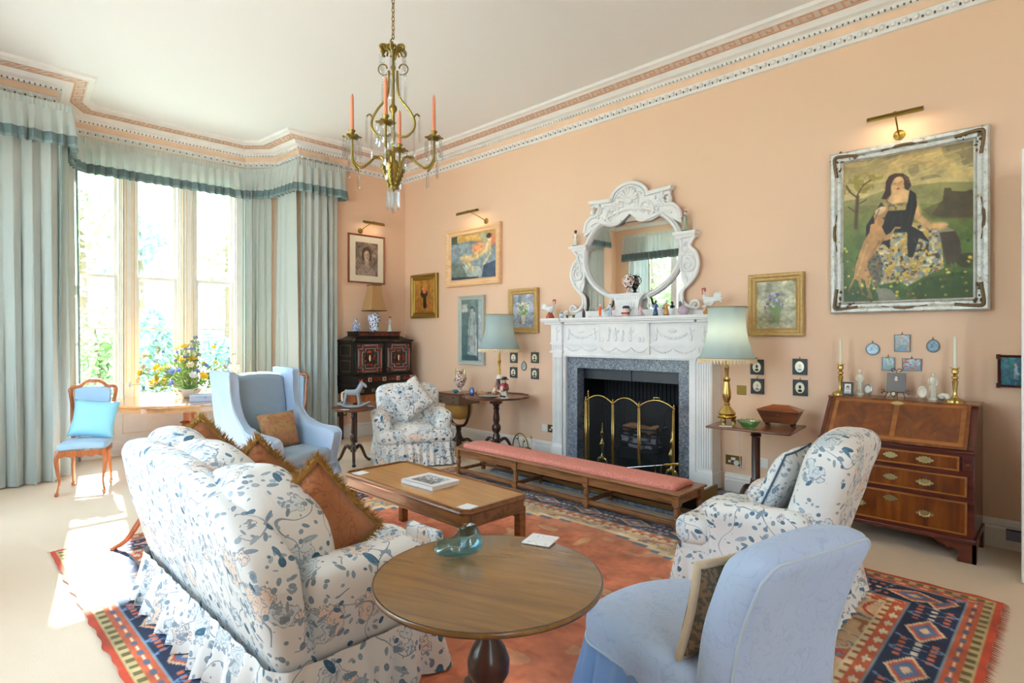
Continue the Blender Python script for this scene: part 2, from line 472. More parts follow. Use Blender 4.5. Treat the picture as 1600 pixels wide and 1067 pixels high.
# opposite wall and right wall; first tall window shows in the mirror, the unseen others are added for fill light
wins = [(0.5, 2.4), (3.35, 5.25), (9.1, 11.0)]
b = MB(); b.box(-0.2, 11.9, -6.1, -5.9, 0, 0.6).box(-0.2, 11.9, -6.1, -5.9, 3.6, CEIL)
e = [-0.2]+[q for w_ in wins for q in w_]+[11.9]
for k in range(0, len(e), 2): b.box(e[k], e[k+1], -6.1, -5.9, 0.6, 3.6)
struct(b.build('wall_back', m_wall))
b = MB(); b.box(11.7, 11.9, -5.9, 0, 0, 0.6).box(11.7, 11.9, -5.9, 0, 3.6, CEIL).box(11.7, 11.9, -5.9, 0, 0.6, 3.6)
struct(b.build('wall_right', m_wall))
def bigwindow(n, x0, x1, y):
    r = bpy.data.objects.new('window_%d' % n, None); COL.objects.link(r); struct(r)
    b = MB(); b.box(x0, x0+0.06, y, y+0.1, 0.6, 3.6).box(x1-0.06, x1, y, y+0.1, 0.6, 3.6).box(x0+0.06, x1-0.06, y, y+0.1, 0.6, 0.68).box(x0+0.06, x1-0.06, y, y+0.1, 3.52, 3.6)
    xm = (x0+x1)/2
    b.box(xm-0.07, xm+0.07, y, y+0.12, 0.68, 3.52).box(x0+0.06, xm-0.07, y+0.03, y+0.07, 2.1, 2.16).box(xm+0.07, x1-0.06, y+0.03, y+0.07, 2.1, 2.16)
    b.box(x0, x1, y+0.1, y+0.22, 0.58, 0.62)
    b.build('window_frame', m_cream, r)
    MB().box(x0+0.06, x1-0.06, y+0.05, y+0.055, 0.68, 3.52).build('window_glass', m_pane, r)
for k, (x0, x1) in enumerate(wins): bigwindow(4+k, x0, x1, -6.05)
# ---------------------------------------------------------------- cornice swept round the room
prof = [(0, 3.88), (0.022, 3.885), (0.03, 3.90), (0.05, 3.945), (0.055, 3.955), (0.06, 3.96), (0.07, 4.015), (0.085, 4.02), (0.095, 4.035), (0.105, 4.045), (0.115, 4.05),
        (0.15, 4.062), (0.18, 4.09), (0.19, 4.10), (0.30, 4.118), (0.31, 4.112), (0.33, 4.125), (0.36, 4.135), (0.375, 4.16)]
pm_ = [0, 0, 0, 0, 1, 1, 0, 3, 0, 0, 0, 0, 0, 2, 0, 0, 0, 0]
cmats = [m_offw, m_peach, m_pinkw, m_gap, m_key]
b = MB(); rs = []
for d, z in prof: rs.append([(x, y, z) for x, y in inset(plan, d)])
n = len(plan)
for i in range(len(prof)-1):
    b.mat(pm_[i])
    b.add(rs[i]+rs[i+1], [(j, (j+1) % n, n+(j+1) % n, n+j) for j in range(n)])
# beads, dentils and meander along the walls in view
for i in (0, 4, 5, 6, 7, 8, 9, 3):
    A, B = plan[i], plan[(i+1) % n]
    def seg(d):
        q = inset(plan, d); return Vector(q[i]), Vector(q[(i+1) % n])
    p, q = seg(0.09); L = (q-p).length; t = (q-p)/L; nn = Vector((t.y, -t.x)); k = max(1, int(L/0.042))
    b.mat(0)
    for j in range(k):
        c = p+t*((j+0.5)*L/k); u = t*0.014; v_ = nn*0.012
        pts = [c-u-v_, c+u-v_, c+u+v_, c-u+v_]
        b.prism([(z.x, z.y) for z in pts], 4.018, 4.044)
    p, q = seg(0.038); L = (q-p).length; k = max(1, int(L/0.075))
    for j in range(k):
        c = p+t*((j+0.5)*L/k); b.mat(0); b.ell((c.x+nn.x*0.008, c.y+nn.y*0.008, 3.925), (0.022, 0.022, 0.024), 6, 4)
        c = p+t*((j+1.0)*L/k); b.mat(3); b.ell((c.x+nn.x*0.002, c.y+nn.y*0.002, 3.915), (0.009, 0.009, 0.013), 5, 3)  # grey bead stands in for the shaded hollow between eggs
    p, q = seg(0.0); L0 = (q-p).length; k = max(1, round(L0/0.17)); b.mat(4)
    def kp(s, d):
        a, c = seg(0.195+0.10*d); f = s; pt = a+(c-a)*f; z = 4.1008+0.0163*d-0.003; return Vector((pt.x, pt.y, z))
    for j in range(k):
        path = [(0.0, 0.08), (0.0, 0.92), (0.72, 0.92), (0.72, 0.36), (0.40, 0.36), (0.40, 0.62)]
        path2 = [(0.0, 0.08), (1.0, 0.08)]
        for pa in (path, path2):
            for (s0, d0), (s1, d1) in zip(pa, pa[1:]):
                ws, wd = 0.055, 0.085
                lo = (min(s0, s1)-ws, min(d0, d1)-wd); hi = (max(s0, s1)+ws, max(d0, d1)+wd)
                c4 = [kp((j+0.1+s_*0.9)/k, d_) for s_, d_ in ((lo[0], lo[1]), (hi[0], lo[1]), (hi[0], hi[1]), (lo[0], hi[1]))]
                b.add(c4, [(0, 1, 2, 3)])
struct(b.build('trim_cornice', cmats, ang=30)).name = 'trim_8'
# skirting boards
def skirt(name, pts):
    pr = [(0, 0), (0.03, 0), (0.03, 0.135), (0.022, 0.15), (0.026, 0.16), (0.018, 0.185), (0, 0.2)]
    b = MB()
    for p, q in zip(pts, pts[1:]):
        p, q = Vector(p), Vector(q); t = (q-p).normalized(); nn = Vector((t.y, -t.x))
        b.rings([[(e_.x+nn.x*d, e_.y+nn.y*d, z) for d, z in pr] for e_ in (p, q)])
    return struct(b.build(name, m_white, ang=25))
skirt('baseboard_fireplace', [(0, 0), (3.17, 0)]).name = 'baseboard_left'
skirt('baseboard_right', [(5.21, 0), (11.7, 0)])
skirt('baseboard_end', [(0, -5.9), (0, -4.42), (-0.5, -4.38), (BAYX, -4.13), (BAYX, -2.10), (-0.56, -1.76), (0, -1.72), (0, 0)])
skirt('baseboard_back', [(11.7, 0), (11.7, -5.9), (0, -5.9)])
# white door standing open at the right edge of the view
r = bpy.data.objects.new('door_1', None); COL.objects.link(r); struct(r)
MB().box(7.35, 7.39, -0.72, -0.04, 0.01, 2.62).build('door_panel', m_white, r, bevel=0.004)
# picture-rail clips over the right pelmet
# ---------------------------------------------------------------- garden
m_lawn = NM('lawn', 0.9); m_lawn.set(Base_Color=m_lawn.mix(m_lawn.noise(m_lawn.co(), 2, 4), 'AEBEAA', 'BECABA')); m_lawn = m_lawn.mat
struct(MB().box(-60, -1.4, -45, 40, -0.7, -0.6).build('ground_lawn', m_lawn))
struct(MB().box(-1.4, 40, -45, -6.4, -0.7, -0.6).build('ground_terrace', flat('pale_paving', 'CFCAC0', 0.9)))
def leafmat(name, a, b_):
    f = NM(name, 0.6); f.set(Base_Color=f.mix(f.noise(f.co(), 1.3, 3), a, b_), Subsurface_Weight=0.0); return f.mat
m_leafs = [leafmat('leaf_green', '6F9468', 'A2BE80'), leafmat('leaf_bluegreen', '6A9494', '90B4A0'), leafmat('leaf_light', 'A0BC84', 'C4D4A4')]
m_bark = flat('bark', '6B5A48', 0.9)
def tree(x, y, h, r, mi, label, n=620, leaf=0.22, low=0.25, name='tree', cat='tree'):
    t = thing(name, label, cat, (x, y, -0.6), 0, 'trees and shrubs in the garden')
    rnd = random.Random(int(x*7+y*13))
    MB().tube([(0, 0, 0), (0.1, 0.05, h*0.4), (0, 0, h*0.8)], [r*0.09, r*0.06, 0.03], 8).build('trunk', m_bark, t)
    lob = [(rnd.uniform(-.5, .5)*r, rnd.uniform(-.5, .5)*r, h*rnd.uniform(low+.15, .85), r*rnd.uniform(.35, .6)) for _ in range(9)]
    vs, fs = [], []
    for i in range(n):
        c = lob[i % 9]; d = Vector((rnd.gauss(0, 1), rnd.gauss(0, 1), rnd.gauss(0, 1))).normalized()*c[3]*rnd.uniform(.6, 1.05)
        p = Vector(c[:3])+Vector((d.x, d.y, d.z*1.1)); p.z = max(p.z, h*low*0.5)
        a = Vector((rnd.gauss(0, 1), rnd.gauss(0, 1), rnd.gauss(0, 1))).normalized(); bb = a.orthogonal().normalized()
        s = leaf*rnd.uniform(.5, 1.2); k = len(vs)
        vs += [p-a*s, p+bb*s*.45, p+a*s, p-bb*s*.45]; fs.append((k, k+1, k+2, k+3))
    MB().add(vs, fs).build('foliage', m_leafs[mi], t)
tree(-12.0, 1.5, 6.6, 2.0, 0, 'leafy green tree seen through the right hand window light', leaf=.2)
tree(-17, 0.2, 8.2, 1.9, 1, 'blue green tree seen through the middle window light', leaf=.2)
tree(-12.0, -2.3, 7.6, 1.7, 0, 'tall green tree seen through the left window light', leaf=.2)
tree(-24, -2.5, 9.5, 4.2, 2, 'pale distant tree behind the others on the lawn', 800, .4)
tree(-9.0, 0.5, 2.6, 0.9, 1, 'low round shrub on the lawn outside the right window light', 1400, .12, 0.05, 'shrub', 'shrub')
tree(-11.0, -0.75, 3.0, 0.9, 1, 'dark low shrub on the lawn outside the middle window light', 1400, .12, 0.05, 'shrub', 'shrub')
tree(-9.0, -2.5, 2.8, 0.9, 0, 'low green shrub on the lawn outside the left window light', 1400, .12, 0.05, 'shrub', 'shrub')
tree(-3.6, -13.5, 6.4, 2.6, 0, 'round green tree reflected in the overmantel mirror', 1500, .2)
tree(-9.5, -20, 8.0, 3.2, 2, 'pale green tree reflected at the edge of the overmantel mirror', 1500, .25)
def chintz():
    f = NM('floral_chintz', 0.85)
    v = f.co(); vd = f.vm('ADD', v, f.vm('SCALE', f.n('TexNoise', out=1, Vector=v, Scale=6.0, Detail=2.0), scale=0.03))
    wb = f.mix(f.noise(v, 3, 2), 'EDE9E2', 'E3E2E0')
    def cellv(scale, rnd=1.0, off=0.0):
        vor = f.t.nodes.new('ShaderNodeTexVoronoi'); vo = f.vm('ADD', vd, (off, off*2, off*0.5)); f.put(vor.inputs['Vector'], vo); vor.inputs['Scale'].default_value = scale; vor.inputs['Randomness'].default_value = rnd
        loc = f.vm('SUBTRACT', vo, vor.outputs['Position'])
        return vor, loc
    def leaf(scale, A, B, thr, off):
        vor, loc = cellv(scale, 1.0, off)
        d = f.vm('NORMALIZE', f.vm('SUBTRACT', vor.outputs['Color'], (0.5, 0.5, 0.5)))
        a = f.vm('DOT_PRODUCT', loc, d, out=1); r2 = f.vm('DOT_PRODUCT', loc, loc, out=1)
        pe = f.m('SQRT', f.m('MAXIMUM', f.m('SUBTRACT', r2, f.m('MULTIPLY', a, a)), 0.0))
        aa = f.m('DIVIDE', a, A); lim = f.m('MULTIPLY', f.m('SUBTRACT', 1.0, f.m('MULTIPLY', aa, aa)), B)
        inside = f.m('GREATER_THAN', lim, pe)
        sep = f.n('SeparateColor', out=0, Color=vor.outputs['Color'])
        vein = f.m('GREATER_THAN', pe, B*0.12)
        return f.m('MULTIPLY', inside, f.m('GREATER_THAN', sep, thr)), vein, sep
    # peach and pale flowers with drawn petals
    c = wb
    for sc_, R_, th_, off_, pal in ((4.6, 0.082, 0.25, 0.7, ('EBCFB8', 'F2DFD0')), (5.3, 0.070, 0.35, 4.7, ('CFD6D9', 'E2E6E6'))):
        vor, loc = cellv(sc_, 0.9, off_)
        dist = f.vm('LENGTH', loc, out=1)
        pet = f.m('MULTIPLY', f.m('SUBTRACT', f.noise(vd, 22, 3), 0.5), 0.10)
        dd = f.m('ADD', dist, pet); sep = f.n('SeparateColor', out=1, Color=vor.outputs['Color'])
        fl = f.m('MULTIPLY', f.m('LESS_THAN', dd, R_), f.m('GREATER_THAN', sep, th_))
        rg = f.m('SINE', f.m('MULTIPLY', dd, 300.0)); ed = f.m('GREATER_THAN', dd, R_-0.005)
        fc_ = f.mix(f.m('GREATER_THAN', rg, 0.82), f.mix(f.m('MULTIPLY', dist, 10.0), pal[0], pal[1]), 'A3AEB8')
        c = f.mix(fl, c, f.mix(ed, fc_, '98A5B0'))
    nz = f.noise(v, 4.0, 1.0, 0.4); st = f.m('LESS_THAN', f.m('ABSOLUTE', f.m('SUBTRACT', nz, 0.5)), 0.0045)
    gate = f.m('GREATER_THAN', f.noise(v, 5, 1), 0.45)
    c = f.mix(f.m('MULTIPLY', st, gate), c, '8D9AA6')
    for sc, A, B, th, off, col, vcol in ((11, 0.052, 0.012, 0.25, 0.0, 'A6B3BC', 'C8D0D4'), (15, 0.036, 0.010, 0.25, 3.3, '8C9DAA', 'B2BFC8'), (20, 0.028, 0.008, 0.2, 12.2, '98A6B0', '98A6B0'), (14, 0.036, 0.012, 0.30, 21.0, '7F93A2', 'A9B8C1'), (9, 0.052, 0.017, 0.50, 5.1, '3F6880', '7391A2'), (12, 0.038, 0.011, 0.50, 8.8, '56788E', '8098A8')):
        msk, vein, sp = leaf(sc, A, B, th, off); c = f.mix(msk, c, f.mix(vein, vcol, col))
    f.set(Base_Color=c, Sheen_Weight=0.1)
    f.bump(f.m('ADD', f.noise(v, 11, 3), f.m('MULTIPLY', f.noise(v, 500, 2), 0.06)), 0.35, 0.02)
    return f.mat
m_chintz = chintz()
def cloth(name, c1, c2, sc=6, weave=400, rough=0.85, bump=0.25, damask=False, cd_=None):
    f = NM(name, rough); v = f.co(); col = f.mix(f.noise(v, sc, 3), c1, c2)
    if damask:
        nz = f.noise(v, 13, 3, 0.5, 1.2); m_ = f.m('LESS_THAN', f.m('ABSOLUTE', f.m('SUBTRACT', nz, 0.5)), 0.018)
        col = f.mix(f.m('MULTIPLY', m_, 0.6), col, cd_)
    f.set(Base_Color=col, Sheen_Weight=0.2); f.bump(f.m('ADD', f.noise(v, 9, 3), f.m('MULTIPLY', f.noise(v, weave, 2), 0.08)), bump, 0.02); return f.mat
m_damask = cloth('pale_blue_damask', 'B0C4E6', 'BCCDEA', damask=True, cd_='A2B8DC')
m_blueskirt = cloth('blue_skirt_cloth', '6F93C6', '7C9CCB')
m_wing = cloth('blue_loose_cover', '9FB7D2', 'ABC0D8')
m_wing2 = cloth('greyblue_cushion_cover', '8CA4B8', '96ADC0')
m_turq = cloth('turquoise_silk', '86C6DC', '93CDE0', rough=0.5)
m_paleblue = cloth('pale_blue_upholstery', '96B4CE', 'A3BED6')
m_navy = cloth('navy_velvet', '2E3E5C', '394A6A')
m_piping = flat('pale_blue_piping', 'C3D2E4', 0.8)
def curtainmat():
    f = NM('grey_green_curtain', 0.75); v = f.co()
    st = f.m('SINE', f.m('MULTIPLY', f.noise(v, 300, 1), 30.0))
    f.set(Base_Color=f.mix(f.noise(v, 2, 2), 'C2CAC6', 'CED5D1'), Sheen_Weight=0.15, Transmission_Weight=0.0)
    tl = f.t.nodes.new('ShaderNodeBsdfTranslucent'); tl.inputs[0].default_value = hx('BEC8C4')
    mx = f.t.nodes.new('ShaderNodeMixShader'); mx.inputs[0].default_value = 0.22
    f.t.links.new(f.bs.outputs[0], mx.inputs[1]); f.t.links.new(tl.outputs[0], mx.inputs[2]); f.t.links.new(mx.outputs[0], f.t.nodes['Material Output'].inputs[0])
    return f.mat
m_curt = curtainmat()
m_velvet = cloth('grey_green_velvet_band', '5E7277', '6A7F82')
m_fringe = flat('fringe_threads', '8CA0A0', 0.9)
def wood(name, dark, light, scale=1.0, rough=0.3, axis=0, figure=0.0, coat=0.25, third=None):
    f = NM(name, rough); sc = [9*scale]*3; sc[axis] = 0.9*scale
    v = f.co(scale=tuple(sc)); n = f.noise(v, 2.2, 5, 0.6, 0.8)
    g = f.noise(f.co(scale=tuple(q*6 for q in sc)), 3, 3)
    col = f.ramp(n, [(0.3, dark), (0.55, third or light), (0.75, light)])
    if figure:
        w2 = f.noise(f.co(), 5*figure, 4, 0.6, 2.0); col = f.mix(f.m('MULTIPLY', w2, 0.75), col, dark)
    col = f.mix(f.m('MULTIPLY', g, 0.35), col, dark)
    f.set(Base_Color=col, Coat_Weight=coat, Coat_Roughness=0.12); f.bump(g, 0.05, 0.002); return f.mat
m_mahog = wood('dark_mahogany', '22110B', '46241A', 1.2, 0.28, 2)
m_mahogx = wood('dark_mahogany_long', '46261A', '7A4528', 1.2, 0.3, 0)
m_table = wood('round_table_top', '6A4A2B', '97703F', 1.0, 0.22, 0, coat=0.35, third='84602F')
m_rim = wood('round_table_rim', '2A1610', '4A2A1C', 1.2, 0.22, 0)
m_coff = wood('golden_oak_top', 'A87440', 'C99A62', 0.9, 0.35, 0, coat=0.3, third='BD8A50')
m_coff2 = wood('oak_frame', '5A3418', '8A5A30', 1.2, 0.32, 0)
m_bench = wood('oak_bench', '5F3A1E', '94643A', 1.3, 0.38, 0)
m_walnut = wood('burr_walnut', '4E220A', 'A86022', 0.7, 0.22, 2, figure=1.0, third='8C4A18')
m_walnutd = wood('walnut_dark', '381208', '62261A', 1.0, 0.25, 0)
m_banding = wood('walnut_banding', '6E3A12', 'A06020', 1.0, 0.3, 0)
m_rose = wood('red_walnut_carved', '7A3A1A', 'B4683A', 1.3, 0.3, 2)
m_ebony = flat('ebony_black', '17130F', 0.35, bump=(30, 0.1))
m_tort = NM('red_tortoiseshell', 0.2); m_tort.set(Base_Color=m_tort.ramp(m_tort.noise(m_tort.co(), 30, 3), [(0.4, '3A0E08'), (0.55, '8A2A16'), (0.7, 'B84A28')])); m_tort = m_tort.mat
m_redline = flat('red_line_moulding', 'A04030', 0.4)
m_bone = flat('bone_inlay_and_glint', 'D8CBB0', 0.5)
m_brass = flat('polished_brass', 'CDB068', 0.25, 1.0)
m_brassd = flat('aged_brass', '8A6F35', 0.38, 1.0)
m_bronze = flat('antique_gilt_bronze', '8F7A3C', 0.4, 0.9, bump=(60, 0.3))
m_pale_brass = flat('pale_brass_mount', 'D9CC98', 0.3, 1.0)
m_steel = flat('bright_steel', 'C8C8CC', 0.25, 1.0)
m_black = flat('black_iron', '141517', 0.5, 0.3)
m_soot = flat('sooty_fireback', '0E1013', 0.7)
m_candle = flat('salmon_candle', 'E58A66', 0.5)
m_candlew = flat('cream_candle', 'EFE6CC', 0.5)
m_porc = flat('white_porcelain', 'EEEFEE', 0.15)
m_grey = flat('grey_painted_wood', '9FA6AC', 0.7, bump=(40, 0.3))
m_ivory = flat('ivory_parian', 'E6DCC6', 0.5)
m_crystal = glassmat('crystal_glass', 'F4F6F6', ior=2.4)
m_greenglass = glassmat('green_pressed_glass', 'CCF2D8', ior=1.8)
m_blueglass = glassmat('turquoise_art_glass', 'D2F1FA', ior=2.0)
m_mirror = NM('mirror_silvering', 0.01, 1.0); m_mirror.set(Base_Color='E8E8E4'); m_mirror = m_mirror.mat
def marble():
    f = NM('grey_veined_marble', 0.25); v = f.co()
    base = f.mix(f.noise(v, 6, 4), '4C5563', '747E8C')
    n = f.noise(v, 9, 5, 0.6, 1.5); vein = f.m('LESS_THAN', f.m('ABSOLUTE', f.m('SUBTRACT', n, 0.5)), 0.014)
    n2 = f.noise(v, 24, 4, 0.6, 1.0); v2 = f.m('LESS_THAN', f.m('ABSOLUTE', f.m('SUBTRACT', n2, 0.5)), 0.018)
    f.set(Base_Color=f.mix(f.m('MULTIPLY', f.m('MAXIMUM', vein, v2), 0.5), base, 'C4CAD2')); return f.mat
m_marble = marble()
def chequer(name, a, b, sc, rough=0.9, bump=0.3):
    f = NM(name, rough); v = f.co(); k = f.noise(v, sc, 1, 0.3); f.set(Base_Color=f.mix(f.m('GREATER_THAN', k, 0.5), a, b)); f.bump(f.noise(v, sc, 2), bump, 0.004); return f.mat
m_needle = chequer('pink_woven_seat', 'C0685E', 'DC9A8C', 200)
def bluewhite(name, sc=45, thr=0.52, blue='2E4C8C'):
    f = NM(name, 0.12); v = f.co(); k = f.noise(v, sc, 3, 0.5, 0.8); f.set(Base_Color=f.mix(f.m('GREATER_THAN', k, thr), 'E8ECF0', blue)); return f.mat
m_bw = bluewhite('blue_white_porcelain')
m_bw2 = bluewhite('blue_white_small', 90, 0.5, '44609C')
def imarimat():
    f = NM('imari_porcelain', 0.15); v = f.co(); k = f.noise(v, 50, 2, 0.5, 0.6)
    f.set(Base_Color=f.ramp(k, [(0.0, '20284E'), (0.40, 'A23C28'), (0.46, 'F0EBE0'), (0.60, 'D89A4A'), (0.66, '23345C')], 'CONSTANT')); return f.mat
m_imari = imarimat()
m_gilt = flat('gilt_frame', '9C7A34', 0.4, 0.6, bump=(45, 0.6, 0.008))
m_gilt2 = NM('worn_gilt_frame', 0.5, 0.2); m_gilt2.set(Base_Color=m_gilt2.mix(m_gilt2.noise(m_gilt2.co(), 40, 4), 'A87C38', 'CDB078')); m_gilt2.bump(m_gilt2.noise(m_gilt2.co(), 60, 4), 0.7, 0.008); m_gilt2 = m_gilt2.mat
m_silver = NM('worn_silver_frame', 0.35, 0.6); m_silver.set(Base_Color=m_silver.ramp(m_silver.noise(m_silver.co(), 22, 5, 0.7), [(0.24, '4A3A2A'), (0.34, 'A0947A'), (0.42, 'C4C4BC'), (0.7, 'D8DAD8')])); m_silver.bump(m_silver.noise(m_silver.co(), 50, 4), 0.8, 0.01); m_silver = m_silver.mat
m_pine = wood('pale_limed_frame', 'D9A878', 'EBC79C', 1.0, 0.5, 0, coat=0.0)
m_paint = paintmat('oil_painting', 0.45, 0.15, 250)
m_rugm = paintmat('wool_rug', 0.95, 0.5, 260)
def shade(name, col, em, strength):
    f = NM(name, 0.8); f.set(Base_Color=col, Emission_Color=em, Emission_Strength=strength)
    tl = f.t.nodes.new('ShaderNodeBsdfTranslucent'); tl.inputs[0].default_value = hx(col)
    mx = f.t.nodes.new('ShaderNodeMixShader'); mx.inputs[0].default_value = 0.35
    f.t.links.new(f.bs.outputs[0], mx.inputs[1]); f.t.links.new(tl.outputs[0], mx.inputs[2]); f.t.links.new(mx.outputs[0], f.t.nodes['Material Output'].inputs[0])
    return f.mat
m_shade = shade('blue_silk_shade', '9CB4BC', 'FFE0B0', 0.0)
m_shadeo = shade('cream_pleated_shade', 'C9A06C', 'FFE0B0', 0.0)
m_tassel = flat('cream_bead_tassel', 'F0DDB8', 0.6)
m_bulb = NM('lit_bulb', 0.3); m_bulb.set(Emission_Color='FFDCA0', Emission_Strength=6.0); m_bulb = m_bulb.mat
def tapestry():
    f = NM('tapestry_cushion', 0.9); v = f.co(); k = f.noise(v, 30, 3, 0.6, 0.4); bands = f.n('TexWave', Vector=v, Scale=6.0, Distortion=3.0, p={'bands_direction': 'Y'})
    f.set(Base_Color=f.mix(f.m('MULTIPLY', bands, 0.5), f.ramp(k, [(0.3, '8A6A42'), (0.5, 'A98755'), (0.65, 'B9806A')]), 'A4644E')); f.bump(f.noise(v, 120, 3), 0.5, 0.006); return f.mat
m_tap = tapestry()
m_rust = cloth('rust_brocade', 'A0623C', 'B0744A', 14, damask=True, cd_='86482E')
m_fur = flat('gold_fringe', 'B58A48', 0.9, bump=(150, 0.8))
m_creamcush = cloth('cream_ruched_silk', 'D9C6A6', 'C8B090', 20)
m_needlec = chequer('petit_point', '6E6A5A', '9A8468', 60)
# ---------------------------------------------------------------- curtains and pelmets
def pleat_rows(*a, **k):
    m = MB(); pleats(m, *a, **k); return m.v
def split_rows(vs, rows, M, cuts, mats, names, parent):
    for (a, b), mt, nm in zip(zip(cuts, cuts[1:]), mats, names):
        mb = MB(); mb.rings([vs[r*M:(r+1)*M] for r in range(a, b+1)], closed=False, caps=False)
        mb.build(nm, mt, parent, ang=180)
def pelmet(path, label, group=None, z1=3.84, z0=3.41, seed=3):
    t = thing('curtain_pelmet', label, 'pelmet', (0, 0, 0), 0, group)
    head = pleat_rows(path, z1, z1-0.075, 0.035, 0.006, 0.006, per=6, rows=2, seed=seed)
    M = len(head)//3; split_rows(head, 2, M, [0, 2], [m_curt], ['gathered_heading'], t)
    body = pleat_rows(path, z1-0.07, z0, 0.105, 0.010, 0.046, per=8, rows=12, seed=seed, flare=0.03)
    M = len(body)//13
    split_rows(body, 12, M, [0, 8, 11, 12], [m_curt, m_velvet, m_fringe], ['valance', 'velvet_band', 'tassel_fringe'], t)
    return t
pelmet([(0.24, -5.32), (0.24, -4.27), (-0.36, -4.22), (-0.60, -4.16), (-0.80, -4.03), (-0.80, -2.20), (-0.66, -2.02), (-0.42, -1.90), (0.20, -1.86), (0.22, -1.17), (0.02, -1.17)],
       'long gathered grey green pelmet with dark velvet band following the bay')
def curtain(path, label, seed, z1=3.78, group=None, wl=0.13, a=0.045):
    t = thing('window_curtain', label, 'curtain', (0, 0, 0), 0, group)
    vs = pleat_rows(path, z1, 0.015, wl, 0.03, a*1.3, per=8, rows=14, seed=seed, wob=0.5)
    M = len(vs)//15; split_rows(vs, 14, M, [0, 14], [m_curt], ['cloth'], t)
    # turned leading edge
    e = [vs[r*M] for r in range(15)]
    MB().tube(e, 0.012, 6).build('edge_trim', m_fringe, t, ang=180)
    return t
curtain([(0.13, -4.33), (0.16, -4.75), (0.13, -5.25)], 'grey green full length curtain at the far left end of the bay', 5, wl=0.15, a=0.06)
curtain([(-0.78, -4.10), (-0.50, -4.24), (0.0, -4.30)], 'grey green curtain drawn back just left of the left window light', 8)
curtain([(-0.80, -2.18), (-0.66, -1.98), (-0.52, -1.90)], 'grey green curtain beside the right window light', 11, wl=0.10)
curtain([(-0.40, -1.87), (0.08, -1.84)], 'grey green curtain on the right return of the bay, behind the wing chair', 14, wl=0.11)
curtain([(0.13, -1.76), (0.15, -1.5), (0.13, -1.25)], 'grey green curtain nearest the charcoal portrait', 17, wl=0.11)
pelmet([(0.35, -5.66), (2.62, -5.66)][::-1], 'grey green pelmet of the opposite window, reflected in the mirror', z1=3.70, z0=3.12, seed=6)
curtain([(0.95, -5.72), (0.42, -5.72)], 'grey green curtain of the opposite window, reflected in the mirror', 21, z1=3.6)
curtain([(2.55, -5.72), (2.10, -5.72)], 'grey green curtain at the far side of the reflected window', 22, z1=3.6)
